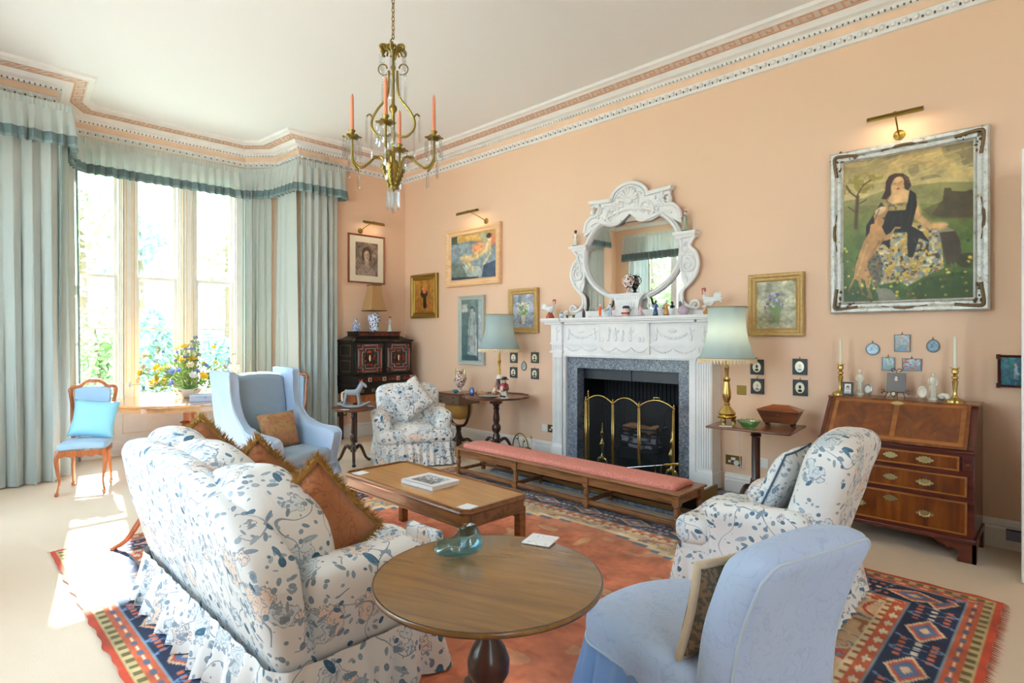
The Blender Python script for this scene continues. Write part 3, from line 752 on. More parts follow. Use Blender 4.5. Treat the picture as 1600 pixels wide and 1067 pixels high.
# ---------------------------------------------------------------- fitted rug
def rug():
    W, H = 4.74, 3.60
    cv = Cv(520, 396, 'C67A5C', 4)
    x, y = cv.X*W, cv.Y*H
    de = np.minimum(np.minimum(x, W-x), np.minimum(y, H-y))
    hor = (np.minimum(y, H-y) <= np.minimum(x, W-x))
    s = np.where(hor, x, y)                      # along the border
    fx, fy = (x-W/2)/(W/2-0.60), (y-H/2)/(H/2-0.52)
    q = 30
    rr = (np.abs(np.round(fx*q)/q)**1.8+np.abs(np.round(fy*q)/q)**1.8)
    n1 = cv.noise(18, 5); n2 = cv.noise(46, 6)
    tan = (rr > 1.0).astype(float)
    cv.put(tan, 'C9A883'); cv.put(tan*(np.abs(n1-0.5) < 0.035), 'A8493A'); cv.put(tan*(np.abs(n2-0.5) < 0.03), '6C7F96'); cv.put(tan*(np.abs(n2-0.7) < 0.03), '9C6A4A')
    cv.put(((rr > 0.93) & (rr <= 1.0)).astype(float), 'DCC6A2'); cv.put(((rr > 0.90) & (rr <= 0.93)).astype(float), '5A6F88')
    n3 = cv.noise(70, 31); inn = (rr <= 0.9).astype(float); cv.put(inn*(n3 > 0.80), 'B8664C', .7); cv.put(inn*(cv.noise(30, 33) > 0.86), 'D9B48C', .7); cv.put(inn*(cv.noise(7, 35) > .6), 'B86A50', .35)
    # motifs in the field
    for cx, cy_, k in ((0.27, 0.5, 1), (0.5, 0.48, 1.5), (0.74, 0.5, 1), (0.62, 0.78, .6), (0.36, 0.75, .6), (0.86, 0.62, .5)):
        a = (np.abs(cv.X-cx)*W+np.abs(cv.Y-cy_)*H)/(0.20*k); a = np.round(a*7)/7
        cv.put(((a < 1) & (a > 0.85)).astype(float), 'D8BE98'); cv.put((a < 0.72).astype(float)*(n2 > 0.45), '5A6F88'); cv.put((a < 0.4).astype(float), 'C9A883'); cv.put((a < 0.2).astype(float), '8E3A2C')
    z = np.abs((s*14) % 1-0.5)*2
    def band(a, b): return ((de >= a) & (de < b)).astype(float)
    cv.put(band(0.44, 0.475), 'D6C29A'); cv.put(band(0.445, 0.47)*(z > 0.6), '9A5A3A')
    cv.put(band(0.375, 0.44), 'BC5C3C'); cv.put(band(0.39, 0.425)*(np.abs((s*9) % 1-0.5) < 0.16), 'D9CDB0'); cv.put(band(0.403, 0.412)*(np.abs((s*9) % 1-0.5) < 0.34), 'D9CDB0')
    cv.put(band(0.37, 0.378), '7C93A0')
    cv.put(band(0.145, 0.37), '25304A')
    c = (s % 0.46)/0.46-0.5; t = (de-0.2575)/0.1125
    zz = np.abs(c)*2.1+np.abs(t)*0.9; zz = np.round(zz*8)/8; mb_ = band(0.15, 0.365)
    cv.put(mb_*(zz < 0.75), 'D7B795'); cv.put(mb_*(zz < 0.62), 'C2553A'); cv.put(mb_*(zz < 0.38), '5B7092'); cv.put(mb_*(zz < 0.2), 'D7B795')
    c2 = ((s+0.23) % 0.46)/0.46-0.5
    cv.put(mb_*(np.abs(np.abs(t)-0.55) < 0.12)*(np.abs(c2) < 0.24)*(np.abs((s*22) % 1-0.5) < 0.3), 'C2684A')
    cv.put(mb_*(np.abs(t) < 0.14)*(np.abs(c2) < 0.20)*(np.abs((s*18) % 1-0.5) < 0.28), 'CFC4B4')
    cv.put(mb_*(np.abs(t-0.9*np.sin(c2*18)) < 0.12)*(np.abs(c2) < 0.27), '6C82A4')
    cv.put(band(0.14, 0.148), '7C93A0')
    cv.put(band(0.08, 0.14), 'BC5C3C'); cv.put(band(0.095, 0.125)*(np.abs((s*9+.5) % 1-0.5) < 0.18), '5B6478'); cv.put(band(0.106, 0.114)*(np.abs((s*9) % 1-0.5) < 0.2), 'D9CDB0')
    cv.put(band(0.035, 0.08), 'B9A474'); cv.put(band(0.04, 0.075)*(z > 0.5), '6A5E3E'); cv.put(band(0.0, 0.035), 'B8472F')
    # the fireside border has faded to grey blue
    fade = np.clip(1-y/1.0, 0, 1)*np.clip((W-x-1.1)/0.5, 0, 1)*0.45
    cv.put(fade, 'A79E90')
    cv.mottle(0.09, 40); cv.mottle(0.12, 9)
    t = thing('persian_rug', 'large worn red and navy patterned rug under the seating', 'rug', (2.56, -1.13, 0))
    rnd = random.Random(2)
    def fn(u, v):
        X, Y = u*W, -v*H
        if u in (0, 1): X += 0.02*mnoise.noise(Vector((Y*9, 1, 0)))
        if v in (0, 1): Y += 0.015*mnoise.noise(Vector((X*9, 7, 0)))
        return (X, Y, 0.012+0.004*mnoise.noise(Vector((X*1.5, Y*1.5, 3))))
    canvas_mesh('pile', cv, fn, m_rugm, t)
    fr = MB()
    for xx, sg in ((0, -1), (W, 1)):
        for k in range(260):
            yy = -H*(k+rnd.random())/260; L = rnd.uniform(0.02, 0.05)
            fr.add([(xx, yy, 0.011), (xx, yy-0.011, 0.011), (xx+sg*L, yy-0.006+rnd.uniform(-.01, .01), 0.004)], [(0, 1, 2)])
    fr.build('fringe', flat('rug_fringe', 'B4553E', 0.9), t)
rug()
# ---------------------------------------------------------------- upholstery
def ring_path(x0, x1, y0, y1, r=0.05):
    out = []
    for cx, cy_, a in ((x1-r, y1-r, 0), (x0+r, y1-r, 90), (x0+r, y0+r, 180), (x1-r, y0+r, 270)):
        for k in range(5):
            q = math.radians(a+k*22.5); out.append((cx+r*math.cos(q), cy_+r*math.sin(q)))
    return out[::-1]
def skirtpart(x0, x1, y0, y1, z, mat, parent, wl=0.085, amp=0.022, flare=0.035, seed=1, r=0.06):
    mb = MB(); pleats(mb, ring_path(x0, x1, y0, y1, r), z, 0.02, wl, 0.004, amp, closed=True, rows=7, seed=seed, flare=flare, side=-1, per=8)
    # keep the folds on the outside
    return mb.build('skirt', mat, parent, ang=180)
def face(f): return math.atan2(f[1], f[0])+PI/2
def crease(k=0.006, s=7, seed=0):
    o = Vector((seed*2.3, seed, 0))
    def f(p):
        n = mnoise.noise_vector(Vector(p)*s+o)
        return Vector(p)+n*k
    return f
def club_chair(label, loc, f, w=0.80, d=0.86, bh=0.96, ah=0.58, sh=0.43, seed=1, group=None, lean=0.28, skirt=True):
    t = thing('club_armchair', label, 'armchair', loc, face(f), group); cr = crease(0.008, 6, seed)
    hw, hd = w/2, d/2
    def bk(p):
        z = p.z; u = p.x/hw
        q = max(0, (z-0.3)/(bh-0.3))
        return cr((p.x*(1-0.10*(1-q)), p.y+lean*max(0, z-0.35)-0.03*math.cos(u*1.4)*q, z-0.07*abs(u)**2.5*q))
    MB().rbox((0, hd-0.21, (bh+0.2)/2), (w-0.08, 0.24, bh-0.2), 0.095, 12, bk).build('backrest', m_chintz, t, ang=180, weld=True, fixn=True)
    for s in (-1, 1):
        def ar(p, s=s):
            q = max(0, min(1, (p.z-0.25)/(ah-0.25))); fr = max(0, -p.y/hd)
            return cr((p.x+s*0.05*q*q, p.y, p.z-0.04*fr*q))
        MB().rbox((s*(hw-0.11), 0.03, (ah+0.12)/2), (0.20, d-0.30, ah-0.12), 0.085, 10, ar).build('arm', m_chintz, t, ang=180, weld=True, fixn=True)
    MB().rbox((0, -0.02, 0.22), (w-0.07, d-0.08, 0.28), 0.05, 8, cr).build('base', m_chintz, t, ang=180, weld=True, fixn=True)
    def st(p):
        u = p.x/(hw-0.2); return cr((p.x, p.y, p.z+0.03*(1-min(1, u*u))*(1 if p.z > sh-0.09 else 0)))
    MB().rbox((0, -0.13, sh-0.08), (w-0.36, d-0.30, 0.17), 0.07, 10, st).build('seat_cushion', m_chintz, t, ang=180, weld=True, fixn=True)
    MB().rbox((0, -hd+0.10, sh-0.085), (w-0.02, 0.22, 0.165), 0.07, 8, cr).build('seat_front', m_chintz, t, ang=180, weld=True, fixn=True)
    if skirt: skirtpart(-hw+0.02, hw-0.02, -hd+0.0, hd-0.06, 0.27, m_chintz, t, seed=seed)
    return t
club_chair('floral loose-covered armchair in front of the black cabinet', (1.87, -1.22, 0), (0.89, -0.45), w=0.88, d=0.88, bh=0.90, ah=0.60, sh=0.42, seed=1)
club_chair('floral loose-covered armchair in front of the walnut bureau', (6.32, -1.87, 0), (-0.995, -0.03), w=0.80, d=0.86, bh=0.99, ah=0.59, sh=0.45, seed=2, lean=0.30)
def cushion(name, label, cat, loc, f, tilt, w, h, t_, mat, roll=0.0, fringe=None, seed=1, pipe=None, group=None):
    """square cushion standing on its edge, facing f, leaning back by tilt"""
    o = thing(name, label, cat, loc, face(f), group)
    M = Matrix.Rotation(-tilt, 4, 'X') @ Matrix.Rotation(PI/2, 4, 'X') @ Matrix.Rotation(roll, 4, 'Z')
    hh = (abs(math.cos(roll))*h+abs(math.sin(roll))*w)/2
    M = Matrix.Translation((0, math.sin(tilt)*hh, math.cos(tilt)*hh)) @ M
    mb = MB(); pillow(mb, w, h, t_, M, seed=seed); mb.build('cover', mat, o, ang=180, weld=True, fixn=True)
    edge = []
    for k in range(48):
        a = k/48*4; sd = int(a); q = (a-sd)*2-1
        u, v = [(q, -1), (1, q), (-q, 1), (-1, -q)][sd]
        x = u*w/2*(1-0.06*(1-v*v))*(1+0.03*abs(u*v)); y = v*h/2*(1-0.06*(1-u*u)); edge.append(tuple(M @ Vector((x, y, 0))))
    if pipe: MB().tube(edge, 0.014 if pipe is m_creamcush else 0.006, 6, closed=True).build('piping', pipe, o, ang=180)
    if fringe:
        rnd = random.Random(seed); mb = MB(); c = M @ Vector((0, 0, 0)); N = (M.to_3x3() @ Vector((0, 0, 1))).normalized()
        P, L = resample(edge, 560, True)
        for p in P:
            d = (p-c).normalized()
            for q in range(3):
                dd = (d*rnd.uniform(0.6, 1)+N*rnd.uniform(-.9, .9)+Vector((rnd.uniform(-.5, .5), rnd.uniform(-.5, .5), rnd.uniform(-.5, .5)))).normalized()*rnd.uniform(0.03, 0.062)
                s = dd.cross(N).normalized()*0.0045; b0 = p-d*0.005
                mb.add([b0-s, b0+s, b0+dd], [(0, 1, 2)])
        mb.tube(edge, 0.014, 6, closed=True); mb.build('fringe', fringe, o, ang=180)
    return o
cushion('scatter_cushion', 'square floral cushion on the armchair in front of the black cabinet', 'cushion', (1.90, -1.235, 0.45), (0.89, -0.45), 0.42, 0.44, 0.44, 0.15, m_chintz, roll=0.55, seed=4)
cushion('scatter_cushion', 'floral cushion with blue piping on the armchair by the bureau', 'cushion', (6.28, -1.86, 0.45), (-0.995, -0.03), 0.42, 0.44, 0.44, 0.14, m_chintz, seed=5, pipe=flat('dark_blue_piping', '4A6076', 0.8))
# wing chair
def wing_chair():
    f = (0.96, 0.28)
    t = thing('wing_armchair', 'tall pale blue wing armchair with gathered skirt by the window', 'armchair', (2.14, -2.94, 0), face(f))
    cr = crease(0.006, 5, 9)
    def lean(p):
        return Vector((p[0], p[1]+0.16*max(0, p[2]-0.35), p[2]))
    MB().rbox((0, 0.27, 0.66), (0.60, 0.15, 0.94), 0.06, 12, lambda p: cr(lean((p.x*(1+0.06*(p.z-.4)), p.y-0.02*math.cos(p.x*4), p.z-0.03*abs(p.x/0.3)**2)))).build('backrest', m_wing2, t, ang=180, weld=True, fixn=True)
    prof_ = [(0.40, 0.12), (0.44, 0.60), (0.50, 1.10), (0.46, 1.16), (0.24, 1.155), (0.20, 1.12), (0.19, 0.96), (0.15, 0.80), (0.06, 0.68), (-0.08, 0.61), (-0.30, 0.585), (-0.37, 0.56), (-0.39, 0.50), (-0.36, 0.30), (-0.36, 0.12)]
    prof_ = [(p[0], p[1]) for p in spline([(a, b, 0) for a, b in prof_], 4, closed=True)]
    for s in (-1, 1):
        mb = MB(); n = len(prof_)
        def X(y, z, o):
            sp = 0.05*max(0, (0.3-y))*max(0, min(1, (z-0.3)/0.3))+0.05*max(0, z-0.5)
            th = 0.035 if o else -0.035
            if z < 0.64 and y < 0.1: th *= 1.5
            return s*(0.325+sp+th)
        rs = []
        for o, k in ((0, 0.0), (0, 1), (1, 1), (1, 0.0)):
            sc = 1 if k else 0.0
            row = []
            for y, z in prof_:
                cy_, cz = 0.08, 0.5
                e = 0.0 if k else 0.03
                yy = y+(cy_-y)*e*2; zz = z+(cz-z)*e*1.5
                x = X(y, z, o) + (s*(0.012 if o else -0.012) if not k else 0)
                row.append(tuple(cr((x, yy, zz))))
            rs.append(row)
        mb.rings(rs, caps=True); mb.build('wing_and_arm', m_wing, t, ang=60, fixn=True)
        MB().tube([tuple(cr((X(y, z, 1)+0.002*s, y, z))) for y, z in prof_[16:52]], 0.005, 5).build('piping', m_piping, t, ang=180)
    MB().rbox((0, 0.0, 0.24), (0.62, 0.70, 0.20), 0.03, 8, cr).build('base', m_wing, t, ang=180, weld=True, fixn=True)
    MB().rbox((0, -0.10, 0.33), (0.60, 0.56, 0.15), 0.05, 10, lambda p: cr((p.x, p.y, p.z+0.02*(1-(p.x/.3)**2)))).build('seat_cushion', m_wing2, t, ang=180, weld=True, fixn=True)
    skirtpart(-0.37, 0.37, -0.39, 0.42, 0.25, m_wing2, t, wl=0.075, amp=0.02, flare=0.03, seed=3)
    MB().tube([(-0.34, -0.375, 0.255), (0.34, -0.375, 0.255)], 0.006, 6).build('piping', m_piping, t)
wing_chair()
cushion('scatter_cushion', 'striped gold and rust tapestry cushion on the blue wing chair', 'cushion', (2.17, -2.93, 0.41), (0.96, 0.28), 0.30, 0.42, 0.36, 0.13, m_tap, seed=7)
# slipper chair in the foreground
def slipper():
    f = (-0.96, 0.27)
    t = thing('slipper_chair', 'pale blue damask chair in the foreground, seen from behind', 'chair', (6.62, -3.33, 0), face(f))
    cr = crease(0.003, 7, 4); W = 0.56
    def bend(y, z): return y+0.10*max(0, z-0.35)+0.42*max(0, z-0.42)**2
    def bk(p):
        q = max(0, (p.z-0.4)/0.5)
        z = p.z-0.035*abs(p.x/(W/2))**2*q
        wd = 1+0.02*q
        return cr((p.x*wd, bend(p.y, p.z)*1.0, z))
    MB().rbox((0, 0.24, 0.565), (W, 0.17, 0.66), 0.075, 14, bk).build('backrest', m_damask, t, ang=180, weld=True, fixn=True)
    # piping round the back panel
    pth = []
    for k in range(0, 13): pth.append((-W/2+0.022, 0.305, 0.30+0.52*k/12))
    for k in range(1, 8):
        a = k/8*PI/2; pth.append((-W/2+0.022+0.06*(1-math.cos(a)), 0.305, 0.82+0.053*math.sin(a)))
    half = list(pth); pth = half+[(-x, y, z) for x, y, z in half[::-1]]
    MB().tube([bk(Vector(p)) for p in pth], 0.006, 6).build('piping', m_piping, t, ang=180)
    def st(p):
        bow = 0.05*(1-(p.x/0.29)**2)*(1 if p.y < 0 else 0)
        tp = 1-0.10*max(0, (p.y)/0.3)
        return cr((p.x*tp, p.y-bow, p.z+0.02*(1-(p.x/.3)**2)*(1 if p.z > .36 else 0)))
    MB().rbox((0, -0.06, 0.345), (0.60, 0.62, 0.17), 0.06, 12, st).build('seat', m_damask, t, ang=180, weld=True, fixn=True)
    rp = [tuple(st(Vector((x, y, 0.315)))) for x, y in ring_path(-0.306, 0.306, -0.378, 0.33, 0.08)]
    MB().tube(rp, 0.006, 6, closed=True).build('piping', m_piping, t, ang=180)
    mb = MB(); pleats(mb, [(p[0], p[1]) for p in rp], 0.313, 0.02, 0.085, 0.005, 0.030, closed=True, rows=7, seed=5, flare=0.06, side=-1)
    mb.build('skirt', m_blueskirt, t, ang=180)
slipper()
cushion('scatter_cushion', 'square cushion with cream ruched edge on the foreground blue chair', 'cushion', (6.70, -3.42, 0.44), (-0.96, 0.27), 0.24, 0.36, 0.34, 0.12, m_needlec, seed=9, pipe=m_creamcush)
# sofa
def sofa():
    ox, oy = 4.59, -4.0
    t = thing('floral_sofa', 'floral chintz sofa with frilled skirt seen from behind', 'sofa', (ox, oy, 0))
    cr = crease(0.010, 5, 12)
    def ztop(x):
        pts = [(3.66, 0.84), (3.80, 0.92), (4.46, 0.94), (4.72, 0.925), (4.95, 0.885), (5.26, 0.80), (5.42, 0.68), (5.52, 0.55)]
        if x <= pts[0][0]: return pts[0][1]
        for (a, za), (b_, zb) in zip(pts, pts[1:]):
            if x <= b_: return za+(zb-za)*(x-a)/(b_-a)
        return pts[-1][1]
    def bk(p):
        q = p.z; X = p.x+ox; z = 0.08+(ztop(X)-0.08)*q
        th = 0.20
        y = -4.30-0.26*max(0, z-0.2)+p.y-0.02*math.sin(q*3)
        return cr((p.x, y-oy, z))
    MB().rbox((0, 0, 0.5), (1.82, 0.17, 1.0), 0.07, 22, bk).build('backrest', m_chintz, t, ang=180, weld=True, fixn=True)
    for x0, x1, top, tk in ((3.70, 4.20, 0.985, 0.26), (4.14, 4.78, 0.965, 0.28), (4.72, 5.36, 0.93, 0.32)):
        cx = (x0+x1)/2; hwid = (x1-x0)/2
        def cu(p, cx=cx, hwid=hwid, top=top):
            u = (p.x-(cx-ox))/hwid; z = p.z
            drop = (0.05*u*u) + max(0, u)*max(0, 0.94-ztop(cx+u*hwid))*0.9
            z2 = z-drop*(z-0.4)/0.5
            return cr((p.x, p.y-0.25*max(0, z2-0.2), z2))
        MB().rbox((cx-ox, -4.15-oy+0.0, (0.40+top)/2), (x1-x0, tk+0.02, top-0.40), 0.13, 12, cu).build('back_cushion', m_chintz, t, ang=180, weld=True, fixn=True)
    for s, x in ((-1, 3.83), (1, 5.36)):
        def ar(p, s=s):
            q = max(0, min(1, (p.z-0.3)/0.3)); fr = max(0, min(1, (p.y+oy+4.3)/0.6))
            return cr((p.x+s*0.03*q, p.y, p.z-0.03*fr*q))
        MB().rbox((x-ox, -3.99-oy, 0.38), (0.27, 0.62, 0.44), 0.10, 12, ar).build('arm', m_chintz, t, ang=180, weld=True, fixn=True)
    MB().rbox((0, -3.97-oy, 0.27), (1.70, 0.66, 0.20), 0.05, 12, cr).build('base', m_chintz, t, ang=180, weld=True, fixn=True)
    def se(p):
        X = p.x+ox; return cr(cr((p.x, p.y, p.z+0.02*math.cos((X-4.6)*14)*(1 if p.z > 0.4 else 0)+0.02*mnoise.noise(Vector((p.x*5, p.y*7, 0))))))
    MB().rbox((0, -3.88-oy, 0.40), (1.34, 0.66, 0.18), 0.08, 26, se).build('seat_cushion', m_chintz, t, ang=180, weld=True, fixn=True)
    skirtpart(-0.935, 0.935, -4.445-oy, -3.67-oy, 0.26, m_chintz, t, wl=0.135, amp=0.040, flare=0.055, seed=8, r=0.09)
    # flap over the arm front
    MB().rbox((5.36-ox, -3.665-oy, 0.44), (0.25, 0.05, 0.30), 0.02, 6, cr).build('arm_cover', m_chintz, t, ang=180, weld=True, fixn=True)
sofa()
cushion('fringed_cushion', 'rust brocade cushion with gold fringe at the near end of the sofa', 'cushion', (5.14, -4.13, 0.30), (-1.0, 0.1), 0.06, 0.46, 0.46, 0.15, m_rust, roll=0.87, fringe=m_fur, seed=11)
cushion('fringed_cushion', 'rust cushion with gold fringe in the middle of the sofa', 'cushion', (4.52, -4.12, 0.34), (-1.0, 0.1), 0.06, 0.44, 0.44, 0.14, m_rust, roll=0.80, fringe=m_fur, seed=12)
cushion('fringed_cushion', 'gold fringed cushion at the window end of the sofa', 'cushion', (3.84, -4.18, 0.44), (-1.0, 0.1), 0.06, 0.40, 0.40, 0.13, m_rust, roll=0.80, fringe=m_fur, seed=13)
cushion('scatter_cushion', 'navy cushion between the gold fringed cushions on the sofa', 'cushion', (4.74, -3.96, 0.47), (-0.6, 0.8), 0.5, 0.36, 0.30, 0.10, m_navy, seed=14)
# ---------------------------------------------------------------- fireplace
def sphere_relief(b, pts, r, y, sy=0.5):
    for x, z in pts: b.ell((x, y, z), (r, r*sy, r), 6, 4)
def figure_relief(b, x, z, h, y, lean=0.0):
    b.ell((x+lean*h, y, z+h*0.88), (h*0.08, 0.012, h*0.10), 6, 5)
    b.ell((x+lean*h*0.6, y, z+h*0.62), (h*0.13, 0.014, h*0.22), 7, 5)
    b.ell((x, y, z+h*0.25), (h*0.15, 0.013, h*0.28), 7, 5)
    b.tube([(x+lean*h*0.6, y, z+h*0.72), (x+h*0.2, y-0.004, z+h*0.62), (x+h*0.28, y, z+h*0.8)], h*0.035, 5)
def swag(b, x0, x1, z, dip, y, r=0.012, n=14):
    for k in range(n+1):
        u = k/n*2-1; x = (x0+x1)/2+u*(x1-x0)/2
        b.ell((x, y, z-dip*(1-u*u)), (r*1.1, 0.01, r*(0.8+0.7*(1-u*u))), 6, 4)
def fireplace():
    X0, X1 = 3.19, 5.19
    t = thing('fireplace', 'white carved chimneypiece with grey marble slips', 'fireplace', (4.19, 0, 0))
    T = lambda b: b.xf(Matrix.Translation((-4.19, 0, 0)))
    # hearth and firebox
    b = T(MB()); b.box(3.0, 5.4, -0.99, 0.0, 0.0, 0.03); b.build('hearth_slab', m_marble, t, bevel=0.004)
    b = T(MB()); b.box(3.46, 4.87, 0.50, 0.54, 0.0, 1.25).box(3.42, 3.46, 0.0, 0.54, 0, 1.25).box(4.87, 4.91, 0.0, 0.54, 0, 1.25).box(3.42, 4.91, 0.0, 0.54, 1.19, 1.25).box(3.42, 4.91, 0.0, 0.54, 0.0, 0.04)
    for k in range(28):
        x = 3.48+k*0.05; b.box(x, x+0.025, 0.485, 0.50, 0.3, 1.1)
    b.build('firebox', m_soot, t)
    b = T(MB()); b.box(3.53, 4.79, 0.0, 0.05, 1.0, 1.13).box(4.15, 4.17, -0.012, 0.0, 1.0, 1.13); b.build('smoke_hood', flat('dark_steel_hood', '4A4C52', 0.35, 0.8), t)
    for nm, q in (('marble_slip', (3.38, 3.53, 0.045, 1.25)), ('marble_slip', (4.79, 4.93, 0.045, 1.25)), ('marble_slip', (3.53, 4.79, 1.125, 1.25))):
        b = T(MB()); b.box(q[0], q[1], -0.13, 0.0, q[2], q[3]); b.build(nm, m_marble, t, bevel=0.002)
    for s, x0, x1 in ((-1, 3.20, 3.36), (1, 5.00, 5.17)):
        b = T(MB()); b.box(x0, x1, -0.20, 0, 0.045, 0.20).box(x0+0.01, x1-0.01, -0.185, 0, 0.20, 1.29)
        for k in range(6):
            xx = x0+0.025+k*(x1-x0-0.05)/5; b.box(xx-0.006, xx+0.006, -0.194, -0.185, 0.24, 1.24)
        b.box(x0-0.01, x1+0.01, -0.21, 0, 1.29, 1.315).box(x0+0.005, x1-0.005, -0.195, 0, 1.315, 1.39).box(x0-0.01, x1+0.01, -0.21, 0, 1.39, 1.41)
        for k in range(4): b.ell(((x0+x1)/2+(k-1.5)*0.035, -0.197, 1.35), (0.014, 0.012, 0.028), 6, 5)
        b.box(x0, x1, -0.20, 0, 1.41, 1.62)
        figure_relief(b, (x0+x1)/2, 1.43, 0.16, -0.202)
        b.build('pilaster', m_offw, t, bevel=0.002)
        b = T(MB()); xa, xb = (3.36, 3.39) if s < 0 else (4.92, 5.0)
        b.box(xa, xb, -0.165, 0, 0.045, 1.29); b.box(xa+0.004, xb-0.012, -0.175, -0.165, 0.045, 1.27); b.build('inner_jamb', m_offw, t)
    b = T(MB()); b.box(3.36, 5.0, -0.17, 0, 1.25, 1.41).box(3.36, 5.0, -0.18, 0, 1.25, 1.275).box(3.36, 5.0, -0.19, 0, 1.385, 1.41)
    b.box(3.36, 5.0, -0.17, 0, 1.41, 1.62).box(3.87, 4.50, -0.20, 0, 1.30, 1.62)
    for k in range(60): b.ell((3.38+k*0.0272, -0.182, 1.262), (0.008, 0.006, 0.01), 5, 3)
    for x0, x1 in ((3.40, 3.62), (3.62, 3.85), (4.53, 4.75), (4.75, 4.98)): swag(b, x0, x1, 1.365, 0.045, -0.172, 0.008, 10)
    for x0, x1 in ((3.90, 4.10), (4.10, 4.29), (4.29, 4.48)): swag(b, x0, x1, 1.365, 0.045, -0.202, 0.008, 10)
    for x0, x1 in ((3.43, 3.81), (4.56, 4.94)):
        swag(b, x0, x1, 1.54, 0.075, -0.172, 0.012, 16); b.ell(((x0+x1)/2, -0.175, 1.54), (0.05, 0.012, 0.018), 8, 5)
        figure_relief(b, x0, 1.44, 0.14, -0.172, 0.1); figure_relief(b, x1, 1.44, 0.14, -0.172, -0.1)
    for x, h, l in ((4.00, 0.155, 0.1), (4.10, 0.15, -0.05), (4.18, 0.12, 0.1), (4.28, 0.155, 0.0)): figure_relief(b, x, 1.43, h, -0.203, l)
    for x in (3.93, 4.39, 4.43): b.ell((x, -0.202, 1.45), (0.02, 0.012, 0.03), 6, 5)
    b.box(3.885, 3.895, -0.205, -0.2, 1.42, 1.61).box(4.475, 4.485, -0.205, -0.2, 1.42, 1.61)
    for x0, x1 in ((3.38, 3.86), (4.51, 4.99)):
        b.box(x0, x1, -0.176, -0.17, 1.425, 1.431).box(x0, x1, -0.176, -0.17, 1.60, 1.606)
    b.build('frieze', m_offw, t, bevel=0.0015)
    b = T(MB())
    for x0, x1, ye in ((3.10, 3.38, -0.285), (3.38, 5.0, -0.265), (5.0, 5.28, -0.285)):
        b.box(x0+0.03, x1-0.03 if x1 > 5.1 else x1, ye+0.045, 0, 1.62, 1.645).box(x0, x1, ye+0.015, 0, 1.645, 1.662).box(x0, x1, ye, 0, 1.662, 1.69)
    b.build('mantel_shelf', m_offw, t, bevel=0.003)
    # grate with coals and logs
    b = T(MB())
    for z, yy in ((0.26, 0.06), (0.32, 0.05), (0.40, 0.045), (0.48, 0.04)):
        b.tube([(3.93, 0.30, z), (3.95, yy+0.06, z), (4.17, yy, z), (4.40, yy+0.06, z), (4.42, 0.30, z)], 0.009, 6)
    b.box(3.90, 4.45, 0.34, 0.37, 0.10, 0.75)
    for x in (3.93, 4.42): b.tube([(x, 0.1, 0.05), (x, 0.09, 0.5)], 0.013, 6)
    b.tube(spline([(4.42, 0.1, 0.5), (4.50, 0.1, 0.56), (4.50, 0.1, 0.66), (4.56, 0.1, 0.72)], 6), 0.012, 6); b.tube(spline([(3.93, 0.1, 0.5), (3.86, 0.1, 0.56), (3.86, 0.1, 0.64), (3.80, 0.1, 0.70)], 6), 0.012, 6)
    b.box(3.93, 4.42, 0.05, 0.33, 0.23, 0.25); b.build('grate', m_black, t)
    rnd = random.Random(5)
    for k in range(16):
        b = T(MB()); cr_ = crease(0.012, 18, k)
        b.rbox((3.98+rnd.random()*0.38, 0.09+rnd.random()*0.15, 0.28+rnd.random()*0.10), (0.09, 0.07, 0.06), 0.02, 3, cr_); b.build('coal', flat('ash_grey_coal', '9A9AA4', 0.9, bump=(60, 0.8)), t, ang=180, weld=True)
    for k, (p, q) in enumerate((((3.97, 0.15, 0.46), (4.13, 0.2, 0.49)), ((4.12, 0.14, 0.47), (4.30, 0.2, 0.46)), ((4.27, 0.16, 0.44), (4.41, 0.18, 0.50)))):
        b = T(MB()); b.tube([p, ((p[0]+q[0])/2, (p[1]+q[1])/2, (p[2]+q[2])/2+0.01), q], [0.035, 0.042, 0.035], 9); b.build('log', flat('split_log', '9C7250', 0.9, bump=(40, 0.8)), t)
fireplace()
def fire_screen():
    t = thing('fire_screen', 'folding brass fire screen with arched mesh panels', 'fire screen', (4.3, -0.32, 0.045))
    T = lambda b: b.xf(Matrix.Translation((-4.3, 0.32, -0.045)))
    posts = [(3.74, -0.20, 0.85), (3.82, -0.35, 0.80), (4.18, -0.37, 0.80), (4.49, -0.37, 0.79), (4.83, -0.30, 0.79)]
    for (xa, ya, za), (xb, yb, zb) in zip(posts, posts[1:]):
        b = T(MB()); pts = []
        for k in range(17):
            u = k/16; a = PI*u; h = 0.075 if xb-xa > .2 else 0.03
            pts.append((xa+(xb-xa)*u, ya+(yb-ya)*u, 0.785+h*math.sin(a)**0.8))
        b.tube(pts, 0.008, 8); b.tube([(xa, ya, 0.10), (xb, yb, 0.10)], 0.006, 6)
        for (x, y) in ((xa, ya), (xb, yb)): b.tube([(x+0.01*(1 if x == xa else -1), y, 0.05), (x+0.01*(1 if x == xa else -1), y, 0.79)], 0.006, 6)
        p = b.build('panel_frame', m_brass, t, ang=180)
        m = T(MB()); row = [(x, y, 0.10) for x, y, z in pts]; m.rings([row, pts], closed=False, caps=False)
        o = m.build('mesh', m_meshwire, p, ang=180)
    for x, y, z in posts:
        b = T(MB()); b.tube([(x, y, 0.05), (x, y, z-0.01)], 0.009, 8); b.lathe([(0.0, 0), (0.011, 0.004), (0.014, 0.014), (0.006, 0.024), (0.009, 0.032), (0.001, 0.055)], (x, y, z-0.015), 10); b.build('post', m_brass, t)
    b = T(MB()); b.tube([(4.63, -0.33, 0.86), (4.63, -0.33, 0.885), (4.69, -0.325, 0.885), (4.69, -0.325, 0.86)], 0.004, 6); b.build('handle', m_brass, t)
f = NM('fire_screen_mesh', 0.5, 0.5); f.set(Base_Color='2A2A2C')
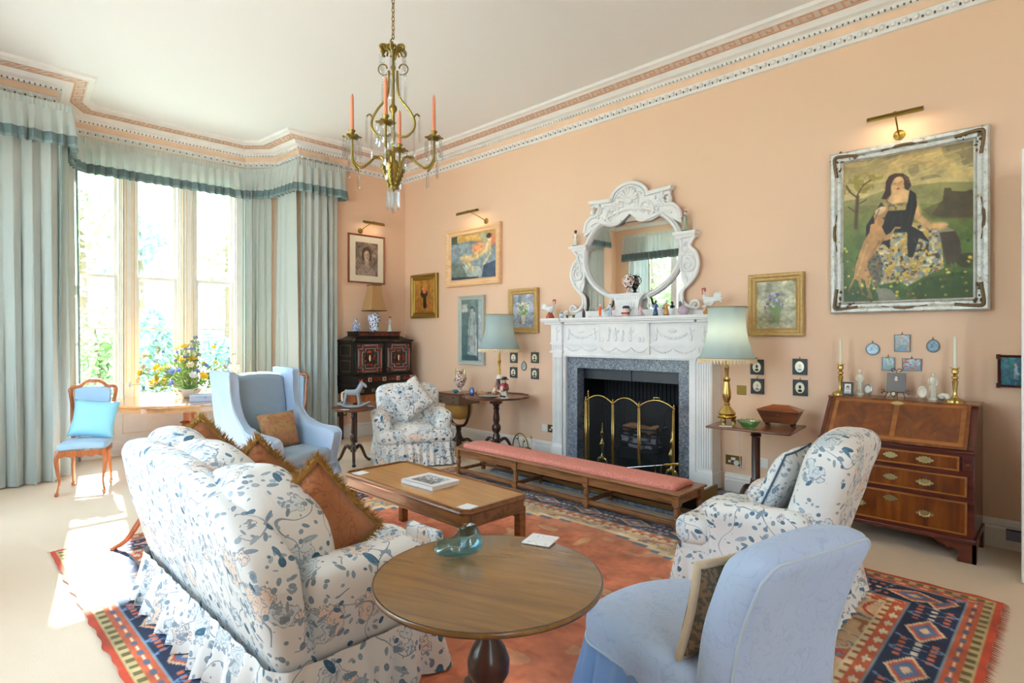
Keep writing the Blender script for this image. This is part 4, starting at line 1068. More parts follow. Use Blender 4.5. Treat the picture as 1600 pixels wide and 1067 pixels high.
tr = f.t.nodes.new('ShaderNodeBsdfTransparent'); mx = f.t.nodes.new('ShaderNodeMixShader'); mx.inputs[0].default_value = 0.35
f.t.links.new(tr.outputs[0], mx.inputs[1]); f.t.links.new(f.bs.outputs[0], mx.inputs[2]); f.t.links.new(mx.outputs[0], f.t.nodes['Material Output'].inputs[0]); m_meshwire = f.mat
fire_screen()
def firedog(x, label):
    t = thing('andiron', label, 'andiron', (x, -0.16, 0.045), 0, 'brass andirons in the fireplace')
    MB().lathe([(0.0, 0.09), (0.022, 0.10), (0.028, 0.125), (0.012, 0.15), (0.014, 0.22), (0.03, 0.25), (0.034, 0.27), (0.02, 0.30), (0.012, 0.34), (0.02, 0.37), (0.024, 0.39), (0.008, 0.42), (0.011, 0.445), (0.001, 0.50)], (0, 0, 0), 14).build('standard', m_brass, t)
    for s in (-1, 1): MB().tube(spline([(0, 0, 0.10), (s*0.04, 0, 0.11), (s*0.06, 0, 0.06), (s*0.075, 0, 0.015)], 5), [0.014]*15+[0.02], 8).build('leg', m_brass, t)
    MB().box(-0.01, 0.01, 0, 0.18, 0.08, 0.10).build('billet_bar', m_black, t)
firedog(3.90, 'tall brass andiron at the left of the fire'); firedog(4.73, 'tall brass andiron at the right of the fire')
# brass club fender behind the bench
t = thing('hearth_fender', 'low pierced brass fender along the hearth edge behind the long bench', 'fender', (4.2, -0.93, 0.03))
T = Matrix.Translation((-4.2, 0.885, -0.02))
b = MB().xf(T); b.box(3.05, 5.38, -0.905, -0.885, 0.02, 0.06).tube([(3.05, -0.895, 0.20), (5.38, -0.895, 0.20)], 0.009, 6); b.build('rail', m_brassd, t)
b = MB().xf(T)
for k in range(64): b.ell((3.07+k*0.0363, -0.895, 0.175), (0.016, 0.010, 0.014), 6, 4)
b.build('beading', m_brass, t)
b = MB().xf(T); b.box(3.05, 5.38, -0.897, -0.893, 0.06, 0.165); b.build('gallery', m_black, t)
for x in (3.06, 5.37): MB().xf(T).box(x-0.01, x+0.01, -0.885, -0.50, 0.02, 0.20).build('end_return', m_brassd, t)
# poker lying across the fender
t = thing('fire_poker', 'steel poker with brass handle resting in front of the fire screen', 'poker', (4.6, -0.52, 0))
q0, q1 = Vector((4.28, -0.50, 0.16)), Vector((5.02, -0.58, 0.335))
d = (q1-q0).normalized(); o_ = Vector((4.6, -0.52, 0))
MB().tube([q0-o_, q1-d*0.16-o_], 0.006, 8).build('shaft', m_steel, t)
MB().tube([q1-d*0.16-o_, q1-d*0.12-o_, q1-d*0.07-o_, q1-d*0.03-o_, q1-o_, q1+d*0.012-o_], [0.008, 0.016, 0.011, 0.015, 0.014, 0.004], 10).build('handle', m_brass, t)
t = thing('tool_rest', 'small brass tool rest under the poker', 'tool rest', (4.82, -0.575, 0.045))
MB().lathe([(0.0, 0), (0.03, 0.0), (0.03, 0.008), (0.008, 0.015), (0.007, 0.09), (0.013, 0.11), (0.006, 0.13), (0.006, 0.155)], (0, 0, 0), 12).build('stem', m_brass, t)
MB().tube(spline([(-0.03, 0, 0.24), (-0.028, 0, 0.175), (0, 0, 0.155), (0.028, 0, 0.175), (0.03, 0, 0.24)], 5), 0.006, 6).build('fork', m_brass, t)
# long fender stool
def bench():
    x0, x1, y0, y1 = 2.86, 5.46, -1.37, -0.97
    t = thing('fender_stool', 'very long low oak bench with pink woven seat before the fire', 'bench', (4.16, -1.17, 0))
    T = lambda: MB().xf(Matrix.Translation((-4.16, 1.17, 0)))
    T().box(x0-0.02, x1+0.02, y0-0.02, y1+0.02, 0.285, 0.305).build('seat_frame', m_bench, t, bevel=0.006)
    T().rbox((4.16, -1.17, 0.310), (2.48, 0.31, 0.06), 0.03, 16, lambda p: p+Vector((0, 0, 0.012*(1-((p.y+1.17)/0.155)**2)))).build('seat_pad', m_needle, t, ang=180, weld=True)
    xs = [x0+0.03, x0+0.03+(x1-x0-0.06)/3, x0+0.03+2*(x1-x0-0.06)/3, x1-0.03]
    for y in (y0+0.02, y1-0.02):
        for xa, xb in zip(xs, xs[1:]):
            T().box(xa+0.028, xb-0.028, y-0.012, y+0.012, 0.215, 0.285).build('apron', m_bench, t)
            T().box(xa+0.028, xb-0.028, y-0.014, y+0.014, 0.055, 0.085).build('stretcher', m_bench, t, bevel=0.003)
        for x in xs:
            b = T(); b.box(x-0.028, x+0.028, y-0.028, y+0.028, 0.205, 0.285).box(x-0.028, x+0.028, y-0.028, y+0.028, 0.045, 0.095)
            b.lathe([(0.0, 0.0), (0.02, 0.0), (0.026, 0.012), (0.026, 0.03), (0.018, 0.046)], (x, y, 0.012), 14)
            b.lathe([(0.018, 0.09), (0.026, 0.10), (0.017, 0.112), (0.024, 0.135), (0.026, 0.16), (0.018, 0.185), (0.025, 0.195), (0.02, 0.206)], (x, y, 0), 14)
            b.build('leg', m_bench, t)
    for x in xs:
        T().box(x-0.012, x+0.012, y0+0.048, y1-0.048, 0.055, 0.085).build('stretcher', m_bench, t)
    for x in (xs[0], xs[3]): T().box(x-0.012, x+0.012, y0+0.048, y1-0.048, 0.215, 0.285).build('apron', m_bench, t)
bench()
# brass coal basket with tools left of the fireplace
t = thing('log_basket', 'small brass hoop-handled basket beside the chimneypiece', 'basket', (2.83, -0.33, 0))
MB().lathe([(0.08, 0.0), (0.10, 0.01), (0.13, 0.13), (0.135, 0.135), (0.125, 0.135), (0.095, 0.02), (0.0, 0.02)], (0, 0, 0), 20).build('bowl', m_brassd, t)
MB().tube([(0.13*math.cos(a), 0, 0.13+0.19*math.sin(a)) for a in [PI*k/16 for k in range(17)]], 0.007, 8).build('handle', m_brassd, t)
for k, (p, q) in enumerate((((0.02, 0.02, 0.05), (-0.03, -0.02, 0.27)), ((0.04, -0.03, 0.05), (0.10, -0.05, 0.25)))):
    MB().tube([p, q], 0.006, 6).ell(q, (0.018, 0.018, 0.025), 8, 6).build('fire_tool', m_brass if k else m_steel, t)
t = thing('fire_tongs', 'pair of steel fire tongs leaning beside the brass basket', 'tongs', (3.12, -0.38, 0.03))
for dx in (-0.012, 0.012): MB().tube([(0.08+dx, -0.04, 0.004), (0.0, 0, 0.13), (-0.09-dx, 0.03, 0.26)], 0.005, 6).build('arm', m_steel, t)
MB().ell((-0.10, 0.032, 0.27), (0.018, 0.012, 0.018), 10, 6).build('knob', m_brass, t)
# ---------------------------------------------------------------- overmantel mirror
def overmantel():
    cx, cz = 4.175, 2.365
    t = thing('overmantel_mirror', 'ornate white rococo overmantel mirror above the chimneypiece', 'mirror', (cx, 0, 1.69))
    T = lambda: MB().xf(Matrix.Translation((-cx, 0, -1.69)))
    y0 = -0.02
    # glass: one plate behind the oval and the two lower openings
    b = T(); b.prism([(cx+0.575*math.cos(2*PI*k/60), cz+0.465*math.sin(2*PI*k/60)) for k in range(60)], -0.026, -0.018, 'y'); b.prism([(cx-0.60, 1.765), (cx+0.60, 1.765), (cx+0.62, 2.0), (cx+0.60, 2.2), (cx-0.60, 2.2), (cx-0.62, 2.0)], -0.024, -0.017, 'y'); b.build('glass', m_mirror, t)
    def R(pts): return [(cx+x, z) for x, z in pts]
    def both(b, pts, h0, h1):
        b.prism(R(pts), h0, h1, 'y'); b.prism(R([(-x, z) for x, z in pts]), h0, h1, 'y')
    # backboard with openings made of plates outside the oval
    N = 60; rx, rz = 0.575, 0.46
    def oval(k, s=1.0):
        a = 2*PI*k/N; return (cx+rx*s*math.cos(a), cz+rz*s*math.sin(a))
    b = T(); rs = []
    for s, yy in ((0.985, -0.028), (1.0, -0.055), (1.03, -0.075), (1.065, -0.07), (1.08, -0.045), (1.10, -0.055), (1.115, -0.03)):
        rs.append([(cx+rx*s*math.cos(2*PI*k/N), yy, cz+rz*s*math.sin(2*PI*k/N)) for k in range(N)])
    b.rings(rs, caps=False); b.build('oval_frame', m_offw, t, ang=50)
    # crest
    b = T()
    crest = [(0.52, 2.70), (0.47, 2.78), (0.40, 2.80), (0.385, 2.90), (0.44, 2.93), (0.47, 2.94), (0.47, 2.985), (0.22, 2.97)]
    arch = [(0.215*math.cos(a), 2.96+0.165*math.sin(a)) for a in [PI*k/14 for k in range(15)]]
    right = [(0.60, 2.62), (0.59, 2.74), (0.53, 2.80), (0.49, 2.84), (0.44, 2.83), (0.40, 2.86), (0.40, 2.92), (0.47, 2.94), (0.49, 2.985), (0.215, 2.965)]
    low = [(-0.47, 2.70), (-0.42, 2.74), (-0.34, 2.72), (-0.26, 2.69), (-0.15, 2.69), (-0.05, 2.76), (0, 2.80), (0.05, 2.76), (0.15, 2.69), (0.26, 2.69), (0.34, 2.72), (0.42, 2.74), (0.47, 2.70)]
    poly = right+[p for p in arch[1:-1]]+[(-x, z) for x, z in right[::-1]]+low
    b.prism(R(poly), -0.055, -0.02, 'y')
    b.build('crest', m_offw, t, bevel=0.004)
    b = T()
    b.tube([(cx+x, -0.07, z) for x, z in [(0.23*math.cos(PI*k/16), 2.95+0.17*math.sin(PI*k/16)) for k in range(17)]], 0.02, 8)
    b.tube([(cx+x, -0.06, z) for x, z in [(0.19*math.cos(PI*k/16), 2.95+0.135*math.sin(PI*k/16)) for k in range(17)]], 0.010, 6)
    for s in (-1, 1):
        b.prism(R([(s*0.22, 2.945), (s*0.50, 2.965), (s*0.515, 3.0), (s*0.22, 2.985)]), -0.10, -0.02, 'y')
        # volutes, C scrolls
        def scroll(c, r0, turns, a0, sgn, rad=0.012, n=26, y=-0.066):
            pts = []
            for k in range(n+1):
                u = k/n; a = a0+sgn*turns*2*PI*u; r = r0*(1-0.85*u); pts.append((cx+s*(c[0]+r*math.cos(a)), y, c[1]+r*math.sin(a)))
            b.tube(pts, [rad*(1-0.5*k/n) for k in range(n+1)], 7)
        scroll((0.19, 2.82), 0.135, 1.2, -2.4, 1, 0.016); scroll((0.27, 2.80), 0.08, 1.0, 0, -1, 0.01)
        scroll((0.40, 2.87), 0.05, 1.0, 2.0, 1, 0.012); scroll((0.10, 2.95), 0.06, 1.1, 0.5, 1, 0.010)
        for k in range(26):
            a = random.Random(k+50*(s+1)); b.ell((cx+s*a.uniform(0.05, 0.42), -0.06, a.uniform(2.80, 2.93)), (a.uniform(.012, .03), .014, a.uniform(.01, .025)), 7, 5)
        b.tube(spline([(cx+s*0.20, -0.065, 2.70), (cx+s*0.32, -0.068, 2.73), (cx+s*0.42, -0.066, 2.76), (cx+s*0.50, -0.066, 2.73)], 6), 0.014, 7)
        b.tube(spline([(cx+s*0.40, -0.06, 2.98), (cx+s*0.385, -0.06, 2.90), (cx+s*0.43, -0.06, 2.83), (cx+s*0.50, -0.06, 2.82), (cx+s*0.575, -0.06, 2.76), (cx+s*0.60, -0.06, 2.66)], 6), 0.020, 7)
        # pineapple finial
        b.ell((cx+s*0.475, -0.06, 2.875), (0.032, 0.03, 0.05), 9, 7); b.ell((cx+s*0.475, -0.06, 2.925), (0.016, 0.016, 0.028), 7, 5)
        for k in range(5): b.ell((cx+s*(0.475+0.025*math.cos(k*1.25)), -0.085, 2.875+0.03*math.sin(k*1.25)), (0.01, 0.008, 0.012), 5, 4)
    for k in range(9):
        a = PI*k/8; b.tube([(cx, -0.07, 2.93), (cx+0.11*math.cos(a), -0.072, 2.96+0.11*math.sin(a))], [0.012, 0.02], 6)
    b.ell((cx, -0.07, 2.93), (0.05, 0.03, 0.04), 10, 7)
    b.build('crest_carving', m_offw, t, ang=60)
    for s in (-1, 1):
        # side bracket with shelf, scroll and S foot
        b = T(); P = lambda pts: [(cx+s*x, z) for x, z in pts]
        b.prism(P([(0.56, 2.50), (0.735, 2.50), (0.70, 2.41), (0.68, 2.36), (0.73, 2.33), (0.775, 2.22), (0.77, 2.12), (0.70, 2.04), (0.655, 1.98), (0.625, 2.00), (0.60, 2.08), (0.60, 2.15), (0.58, 2.20), (0.585, 2.35), (0.56, 2.46)]), -0.055, -0.02, 'y')
        b.prism(P([(0.54, 2.49), (0.775, 2.49), (0.78, 2.515), (0.54, 2.515)]), -0.12, -0.0, 'y')
        b.prism(P([(0.56, 2.455), (0.75, 2.465), (0.765, 2.49), (0.55, 2.49)]), -0.09, -0.0, 'y')
        b.build('side_bracket', m_offw, t, bevel=0.003)
        b = T()
        def sc(c, r0, turns, a0, sg, rad=0.014, n=26, y=-0.065):
            pts = [(cx+s*(c[0]+r0*(1-0.85*k/n)*math.cos(a0+sg*turns*2*PI*k/n)), y, c[1]+r0*(1-0.85*k/n)*math.sin(a0+sg*turns*2*PI*k/n)) for k in range(n+1)]
            b.tube(pts, [rad*(1-0.4*k/n) for k in range(n+1)], 7)
        sc((0.68, 2.19), 0.085, 1.5, 1.6, -1); sc((0.655, 2.39), 0.05, 1, -1.5, 1, 0.012)
        b.tube(spline([(cx+s*x, -0.06, z) for x, z in [(0.75, 2.47), (0.70, 2.41), (0.70, 2.36), (0.76, 2.30), (0.785, 2.19), (0.75, 2.08), (0.68, 2.0), (0.62, 1.94), (0.615, 1.85), (0.66, 1.79), (0.74, 1.76)]], 6), 0.020, 8)
        b.tube(spline([(cx+s*x, -0.055, z) for x, z in [(0.585, 2.44), (0.60, 2.3), (0.60, 2.16), (0.66, 2.05), (0.645, 1.98), (0.59, 1.92), (0.58, 1.84), (0.60, 1.77)]], 6), 0.015, 7)
        sc((0.76, 1.79), 0.055, 1.3, 3.1, -1, 0.016, 22); sc((0.86, 1.745), 0.035, 1.1, 2.5, -1, 0.012, 16)
        for k in range(14):
            a = random.Random(k+7); b.ell((cx+s*a.uniform(0.60, 0.74), -0.06, a.uniform(2.10, 2.40)), (.016, .012, a.uniform(.012, .03)), 6, 4)
        b.tube(spline([(cx+s*0.12, -0.055, 1.92), (cx+s*0.22, -0.055, 1.90), (cx+s*0.25, -0.055, 1.83), (cx+s*0.31, -0.055, 1.775), (cx+s*0.40, -0.055, 1.77)], 6), 0.013, 7)
        b.build('side_scrolls', m_offw, t, ang=60)
    b = T(); b.prism(R([(-0.90, 1.692), (0.90, 1.692), (0.90, 1.72), (0.66, 1.765), (-0.66, 1.765), (-0.90, 1.72)]), -0.05, -0.012, 'y'); b.build('base_rail', m_offw, t, bevel=0.002)
    b = T(); b.prism(R([(-0.20, 1.915), (0.20, 1.915), (0.155, 1.87), (0.14, 1.78), (0.19, 1.70), (-0.19, 1.70), (-0.14, 1.78), (-0.155, 1.87)]), -0.11, -0.02, 'y')
    b.box(cx-0.22, cx+0.22, -0.13, -0.015, 1.915, 1.94)
    for k in range(12): b.ell((cx-0.165+k*0.03, -0.112, 1.885), (0.009, 0.008, 0.016), 5, 4)
    for k in range(7): b.ell((cx-0.09+k*0.03, -0.112, 1.82), (0.008, 0.006, 0.03), 5, 4)
    b.build('pedestal', m_offw, t, bevel=0.002)
overmantel()
# ---------------------------------------------------------------- ornaments
def fig_cols(*cols):
    return [flat('porcelain_'+c.lower(), c, 0.2) for c in cols]
def figurine(name, label, cat, loc, h, body, head, hat, base='EDEAE0', dress=True, rz=0.0, group=None, arm='F0E0D0'):
    o = MB(); k = h
    o.mat(0).lathe([(0.0, 0), (0.19*k, 0), (0.20*k, 0.02*k), (0.17*k, 0.07*k), (0.0, 0.08*k)], (0, 0, 0), 12)
    o.mat(1)
    if dress: o.lathe([(0.14*k, 0.07*k), (0.16*k, 0.15*k), (0.11*k, 0.40*k), (0.07*k, 0.50*k), (0.10*k, 0.62*k), (0.10*k, 0.70*k), (0.04*k, 0.76*k)], (0, 0, 0), 12, sy=0.8)
    else:
        for s in (-1, 1): o.tube([(s*0.05*k, 0, 0.07*k), (s*0.06*k, 0.01*k, 0.25*k), (s*0.045*k, 0, 0.45*k)], [0.04*k, 0.05*k, 0.06*k], 7)
        o.lathe([(0.08*k, 0.40*k), (0.11*k, 0.50*k), (0.12*k, 0.66*k), (0.05*k, 0.76*k)], (0, 0, 0), 12, sy=0.8)
    for s in (-1, 1): o.tube([(s*0.10*k, 0, 0.70*k), (s*0.17*k, -0.02*k, 0.58*k), (s*0.10*k, -0.10*k, 0.50*k)], 0.032*k, 6)
    o.mat(2).ell((0, 0, 0.84*k), (0.075*k, 0.075*k, 0.095*k), 10, 8); o.ell((0, -0.075*k, 0.83*k), (0.015*k, 0.02*k, 0.02*k), 5, 4)
    o.mat(3).ell((0, 0.012*k, 0.895*k), (0.085*k, 0.085*k, 0.07*k), 10, 6)
    if hat == 'tricorn': pass
    m = o.build(name, fig_cols(base, body, head, {'tricorn': '1E1C20'}.get(hat, hat)), None, ang=50)
    m.location = loc; m.rotation_euler = (0, 0, rz); tag(m, label, cat, group); return m
def rooster(label, loc, s, rz, base='B5523A', comb='B23A28'):
    t = thing('rooster_ornament', label, 'ornament', loc, rz, None)
    o = MB(); o.rings([[(x+r*0.9*0, y*1.0, z) for x, y, z in [(c[0]*s, r*s*0.8*math.cos(a), c[1]*s+r*s*math.sin(a)) for a in [2*PI*k/12 for k in range(12)]]] for c, r in
        (((-0.075, 0.135), 0.004), ((-0.06, 0.125), 0.028), ((-0.02, 0.11), 0.045), ((0.03, 0.115), 0.045), ((0.055, 0.14), 0.032), ((0.06, 0.17), 0.022), ((0.058, 0.195), 0.02), ((0.065, 0.21), 0.012), ((0.07, 0.215), 0.002))])
    for k in range(5):
        a = 1.9+0.28*k; o.tube([(-0.055*s, 0, 0.12*s), (-0.055*s+0.06*s*math.cos(a), 0, 0.12*s+0.06*s*math.sin(a)), (-0.055*s+0.085*s*math.cos(a+0.5), 0, 0.125*s+0.085*s*math.sin(a+0.4))], [0.018*s, 0.016*s, 0.004*s], 6)
    for y in (-1, 1): o.ell((0.0, y*0.036*s, 0.115*s), (0.04*s, 0.012*s, 0.026*s), 8, 6)
    o.build('body', m_porc, t, ang=70)
    o = MB()
    for k in range(4): o.ell(((0.045+0.012*k)*s, 0, (0.222-0.002*abs(k-1.5))*s), (0.009*s, 0.005*s, 0.018*s), 6, 5)
    o.ell((0.078*s, 0, 0.19*s), (0.006*s, 0.006*s, 0.014*s), 6, 5); o.build('comb', flat('rooster_red', comb, 0.3), t)
    MB().tube([(0.07*s, 0, 0.205*s), (0.09*s, 0, 0.20*s)], [0.008*s, 0.001*s], 6).build('beak', flat('beak_yellow', 'D8A23C', 0.4), t)
    o = MB(); o.lathe([(0.0, 0), (0.05*s, 0), (0.048*s, 0.02*s), (0.035*s, 0.05*s), (0.025*s, 0.075*s), (0, 0.08*s)], (0, 0, 0), 12)
    for k in range(10):
        a = k*0.63; o.ell((0.04*s*math.cos(a), 0.04*s*math.sin(a), 0.02*s), (0.014*s, 0.014*s, 0.018*s), 6, 4)
    o.build('base', flat('base_'+base.lower(), base, 0.4), t)
rooster('white porcelain rooster at the left end of the mantel shelf', (3.17, -0.18, 1.69), 0.95, 0.1)
rooster('large white porcelain rooster at the right end of the mantel shelf', (5.13, -0.18, 1.69), 1.08, PI*0.9, base='C07A2C')
SH = 1.69
o = MB(); o.mat(0).lathe([(0, 0), (0.02, 0), (0.028, 0.02), (0.02, 0.045), (0.012, 0.055), (0.016, 0.068), (0, 0.068)], (0, 0, 0), 12); o.tube([(0.026, 0, 0.02), (0.04, 0, 0.03), (0.024, 0, 0.045)], 0.004, 5)
m = o.build('miniature_jug', m_bw2); m.location = (3.34, -0.18, SH); tag(m, 'tiny blue and white jug beside the left rooster', 'jug')
o = MB().box(-0.055, 0.055, -0.02, 0.02, 0.028, 0.038); 
for x in (-0.05, 0.042): o.box(x, x+0.008, -0.018, 0.018, 0, 0.028)
m = o.build('miniature_bench', flat('dull_gilt_metal', '8C7C58', 0.5, 0.5)); m.location = (3.48, -0.19, SH); tag(m, 'tiny brass bench ornament on the mantel shelf', 'ornament')
m = MB().lathe([(0, 0), (0.018, 0), (0.018, 0.06), (0.010, 0.075), (0.006, 0.095), (0, 0.098)], (0, 0, 0), 10).build('bottle_ornament', flat('dark_grey_stone', '3A3C42', 0.4)); m.location = (3.67, -0.19, SH); tag(m, 'small dark bottle shaped ornament on the mantel shelf', 'ornament')
figurine('porcelain_figurine', 'porcelain figure in orange breeches on the mantel shelf', 'figurine', (3.89, -0.19, SH), 0.155, 'E0622A', 'F0DCCB', 'E4D8D0', dress=False)
figurine('porcelain_figurine', 'slim blue and white porcelain figure on the mantel shelf', 'figurine', (4.03, -0.20, SH), 0.145, 'B6C0D6', 'EDE6E0', '5A5A6A')
m = MB().box(-0.045, 0.045, -0.015, 0.015, 0, 0.008).build('calling_card', flat('red_card', '9C5048', 0.5)); m.location = (4.14, -0.215, SH); tag(m, 'small flat red object lying before the mirror pedestal', 'card')
o = MB(); o.mat(0).lathe([(0, 0), (0.03, 0), (0.036, 0.02), (0.036, 0.08), (0.03, 0.10), (0, 0.10)], (0, 0, 0), 14).mat(1).lathe([(0.036, 0.085), (0.042, 0.092), (0.03, 0.112), (0, 0.114)], (0, 0, 0), 14).tube([(0.03, 0, 0.08), (0.06, 0, 0.07), (0.035, 0, 0.03)], 0.005, 6).mat(2).box(-0.037, 0.037, -0.037, 0.0, 0.025, 0.045)
m = o.build('toby_jug', fig_cols('E8CDBE', '2A2C4E', 'B03A30')); m.location = (4.23, -0.20, SH); tag(m, 'small toby jug with dark hat on the mantel shelf', 'jug')
figurine('porcelain_figurine', 'pink and turquoise porcelain figure left of the dark blue one', 'figurine', (4.39, -0.19, SH), 0.125, 'E4B4C0', 'F2E2D8', 'C25A6A', base='6AB4A4')
figurine('porcelain_figurine', 'figure in a long dark blue coat on the mantel shelf', 'figurine', (4.57, -0.19, SH), 0.165, '22407C', '5A4038', '16223E', base='5A4030')
figurine('porcelain_figurine', 'figure in ochre jacket and dark red skirt on the mantel shelf', 'figurine', (4.69, -0.19, SH), 0.165, 'C08A3C', 'F0E0D2', 'E8E0D8', base='7A2A26')
m = MB().ell((0, 0, 0.045), (0.012, 0.012, 0.02), 8, 6).lathe([(0, 0), (0.016, 0), (0.014, 0.02), (0.006, 0.03)], (0, 0, 0), 8).build('head_ornament', flat('grey_stone', '8A8478', 0.6)); m.location = (4.785, -0.10, SH+0.078); tag(m, 'tiny grey head ornament on the mirror base', 'ornament')
MB_ = MB().box(4.765, 4.805, -0.12, -0.08, SH, SH+0.078).build('ornament_plinth', m_offw); tag(MB_, 'small white plinth carrying the tiny grey head', 'plinth')
m = MB().lathe([(0, 0), (0.03, 0), (0.052, 0.03), (0.055, 0.05), (0.04, 0.075), (0.012, 0.095), (0.008, 0.13), (0.010, 0.15), (0, 0.152)], (0, 0, 0), 16).build('bottle_vase', NM('mauve_veined_porcelain', 0.2, Base_Color='B8A8B8').mat); m.location = (4.86, -0.17, SH); tag(m, 'small mauve long necked vase on the mantel shelf', 'vase')
figurine('porcelain_figurine', 'porcelain figure standing on the left bracket of the mirror', 'figurine', (3.46, -0.07, 2.515), 0.20, 'E0DCD0', '6A4034', '3A2A24', base='7A7A50')
figurine('porcelain_figurine', 'green and white porcelain figure on the right bracket of the mirror', 'figurine', (4.83, -0.07, 2.515), 0.22, '9CA08A', 'D8C8B8', '8A6A5A', base='6A7A50')
o = MB(); o.lathe([(0, 0), (0.05, 0), (0.045, 0.015), (0.02, 0.03), (0.025, 0.045), (0.055, 0.09), (0.06, 0.14), (0.045, 0.175), (0.028, 0.19), (0.03, 0.205), (0.045, 0.21), (0, 0.215)], (0, 0, 0), 18)
for s in (-1, 1): o.tube(spline([(s*0.05, 0, 0.10), (s*0.085, 0, 0.14), (s*0.06, 0, 0.19), (s*0.03, 0, 0.19)], 5), 0.007, 6)
m = o.build('imari_vase', m_imari); m.location = (4.185, -0.092, 1.941); m.scale = (0.9, 0.9, 0.95); tag(m, 'two handled patterned vase on the mirror pedestal', 'vase')
# ---------------------------------------------------------------- tables
def tripod_leg(mb, a, r0, r1, z0, th=0.02, drop=0.0):
    pts = spline([(r0*math.cos(a), r0*math.sin(a), z0), ((r0+0.35*(r1-r0))*math.cos(a), (r0+0.35*(r1-r0))*math.sin(a), z0+0.03*(z0/0.2)), ((r0+0.75*(r1-r0))*math.cos(a), (r0+0.75*(r1-r0))*math.sin(a), z0*0.35), (r1*math.cos(a), r1*math.sin(a), 0.022)], 6)
    n = len(pts); mb.tube(pts, [th*(1.25-0.55*k/n) for k in range(n)], 8)
    mb.ell((r1*math.cos(a), r1*math.sin(a), 0.018), (th*1.3, th*1.3, 0.018), 8, 6)
t = thing('tilt_top_table', 'large round brown pedestal table in the foreground with glossy top', 'table', (6.20, -4.03, 0.013), 0.35)
MB().lathe([(0.0, 0.676), (0.365, 0.676), (0.372, 0.680), (0.3735, 0.688), (0.3735, 0.6985)], (0, 0, 0), 96).build('rim', m_rim, t, ang=60)
MB().lathe([(0.0, 0.699), (0.366, 0.699), (0.3735, 0.6975), (0.376, 0.690), (0.3735, 0.683)], (0, 0, 0), 96).build('top', m_table, t, ang=80)
MB().lathe([(0.0, 0.675), (0.10, 0.675), (0.09, 0.655), (0.035, 0.64), (0.03, 0.60), (0.045, 0.585), (0.032, 0.57), (0.03, 0.50), (0.055, 0.46), (0.07, 0.42), (0.068, 0.38), (0.045, 0.34), (0.05, 0.33), (0.06, 0.31), (0.06, 0.20), (0.03, 0.17), (0, 0.165)], (0, 0, 0), 28).build('column', m_mahog, t)
MB().box(-0.14, 0.14, -0.14, 0.14, 0.655, 0.675).build('block', m_mahogx, t, bevel=0.004)
for k in range(3): b = MB(); tripod_leg(b, k*2*PI/3+0.4, 0.04, 0.30, 0.24, 0.026); b.build('leg', m_mahog, t)
# low table
def coffee():
    x0, x1, y0, y1 = 3.69, 5.07, -3.15, -2.60
    t = thing('coffee_table', 'low rectangular oak table with chamfered corners and tray edge', 'coffee table', ((x0+x1)/2, (y0+y1)/2, 0))
    X, Y = (x1-x0)/2, (y1-y0)/2; c = 0.045
    def oct(s): return [(-X+c-s*0, -Y-s), (X-c, -Y-s), (X+s, -Y+c), (X+s, Y-c), (X-c, Y+s), (-X+c, Y+s), (-X-s, Y-c), (-X-s, -Y+c)]
    MB().prism(oct(-0.012), 0.455, 0.470, 'z').build('top', m_coff, t)
    o1, o2 = oct(0.0), oct(-0.014)
    b = MB(); b.rings([[(x, y, z) for x, y in o] for o, z in ((o1, 0.448), (oct(0.006), 0.458), (o1, 0.468), (o1, 0.482), (o2, 0.482), (o2, 0.466))], caps=False, loop=True); b.build('tray_edge', m_coff2, t, ang=20)
    a1 = oct(-0.010); a2 = oct(-0.03)
    b = MB(); b.rings([[(x, y, z) for x, y in o] for o, z in ((a1, 0.375), (a1, 0.450), (a2, 0.450), (a2, 0.375))], caps=False, loop=True); b.build('frieze', m_coff2, t, ang=20)
    b = MB(); a3 = oct(-0.002); b.rings([[(x, y, z) for x, y in o] for o, z in ((a3, 0.372), (a3, 0.382), (a2, 0.382), (a2, 0.372))], caps=False, loop=True); b.build('lower_moulding', m_coff2, t, ang=20)
    for sx in (-1, 1):
        for sy in (-1, 1):
            px, py = sx*(X-0.045), sy*(Y-0.045)
            b = MB(); b.box(px-0.027, px+0.027, py-0.027, py+0.027, 0.012, 0.40); g = b.build('leg', m_coff2, t, bevel=0.004)
            b = MB()
            for dx, dy in ((-sx, 0), (0, -sy)):
                p = [(px+dx*q[0], py+dy*q[0], q[1]) for q in ((0.03, 0.30), (0.035, 0.335), (0.055, 0.352), (0.085, 0.374))]
                b.tube(spline(p, 4), 0.008, 6); b.tube([(px+dx*0.03, py+dy*0.03, 0.345), (px+dx*0.05, py+dy*0.05, 0.374)], 0.006, 6)
            b.build('corner_bracket', m_coff2, g)
coffee()
# card coasters, book, glass dish
m_coast = NM('white_coaster', 0.4); m_coast.set(Base_Color=m_coast.mix(m_coast.m('LESS_THAN', m_coast.m('ABSOLUTE', m_coast.m('SUBTRACT', m_coast.noise(m_coast.co(), 22, 1), 0.5)), 0.007), 'EEF0F2', '96A0AE')); m_coast = m_coast.mat
def coaster(label, loc, rz, s=0.048, group=None):
    m = MB().box(-s, s, -s, s, 0, 0.006).build('drinks_coaster', m_coast, bevel=0.003); m.location = loc; m.rotation_euler = (0, 0, rz); return tag(m, label, 'coaster')
coaster('white square coaster on the large round table', (6.12, -3.68, 0.7125), 0.33, 0.056)
coaster('white coaster at the near right corner of the coffee table', (4.99, -3.06, 0.4705), 0.1)
coaster('white coaster at the far left corner of the coffee table', (3.79, -3.06, 0.4705), 0.05)
t = thing('art_book', 'white book with a grey picture on its cover on the coffee table', 'book', (4.39, -2.875, 0.4705), 0.05)
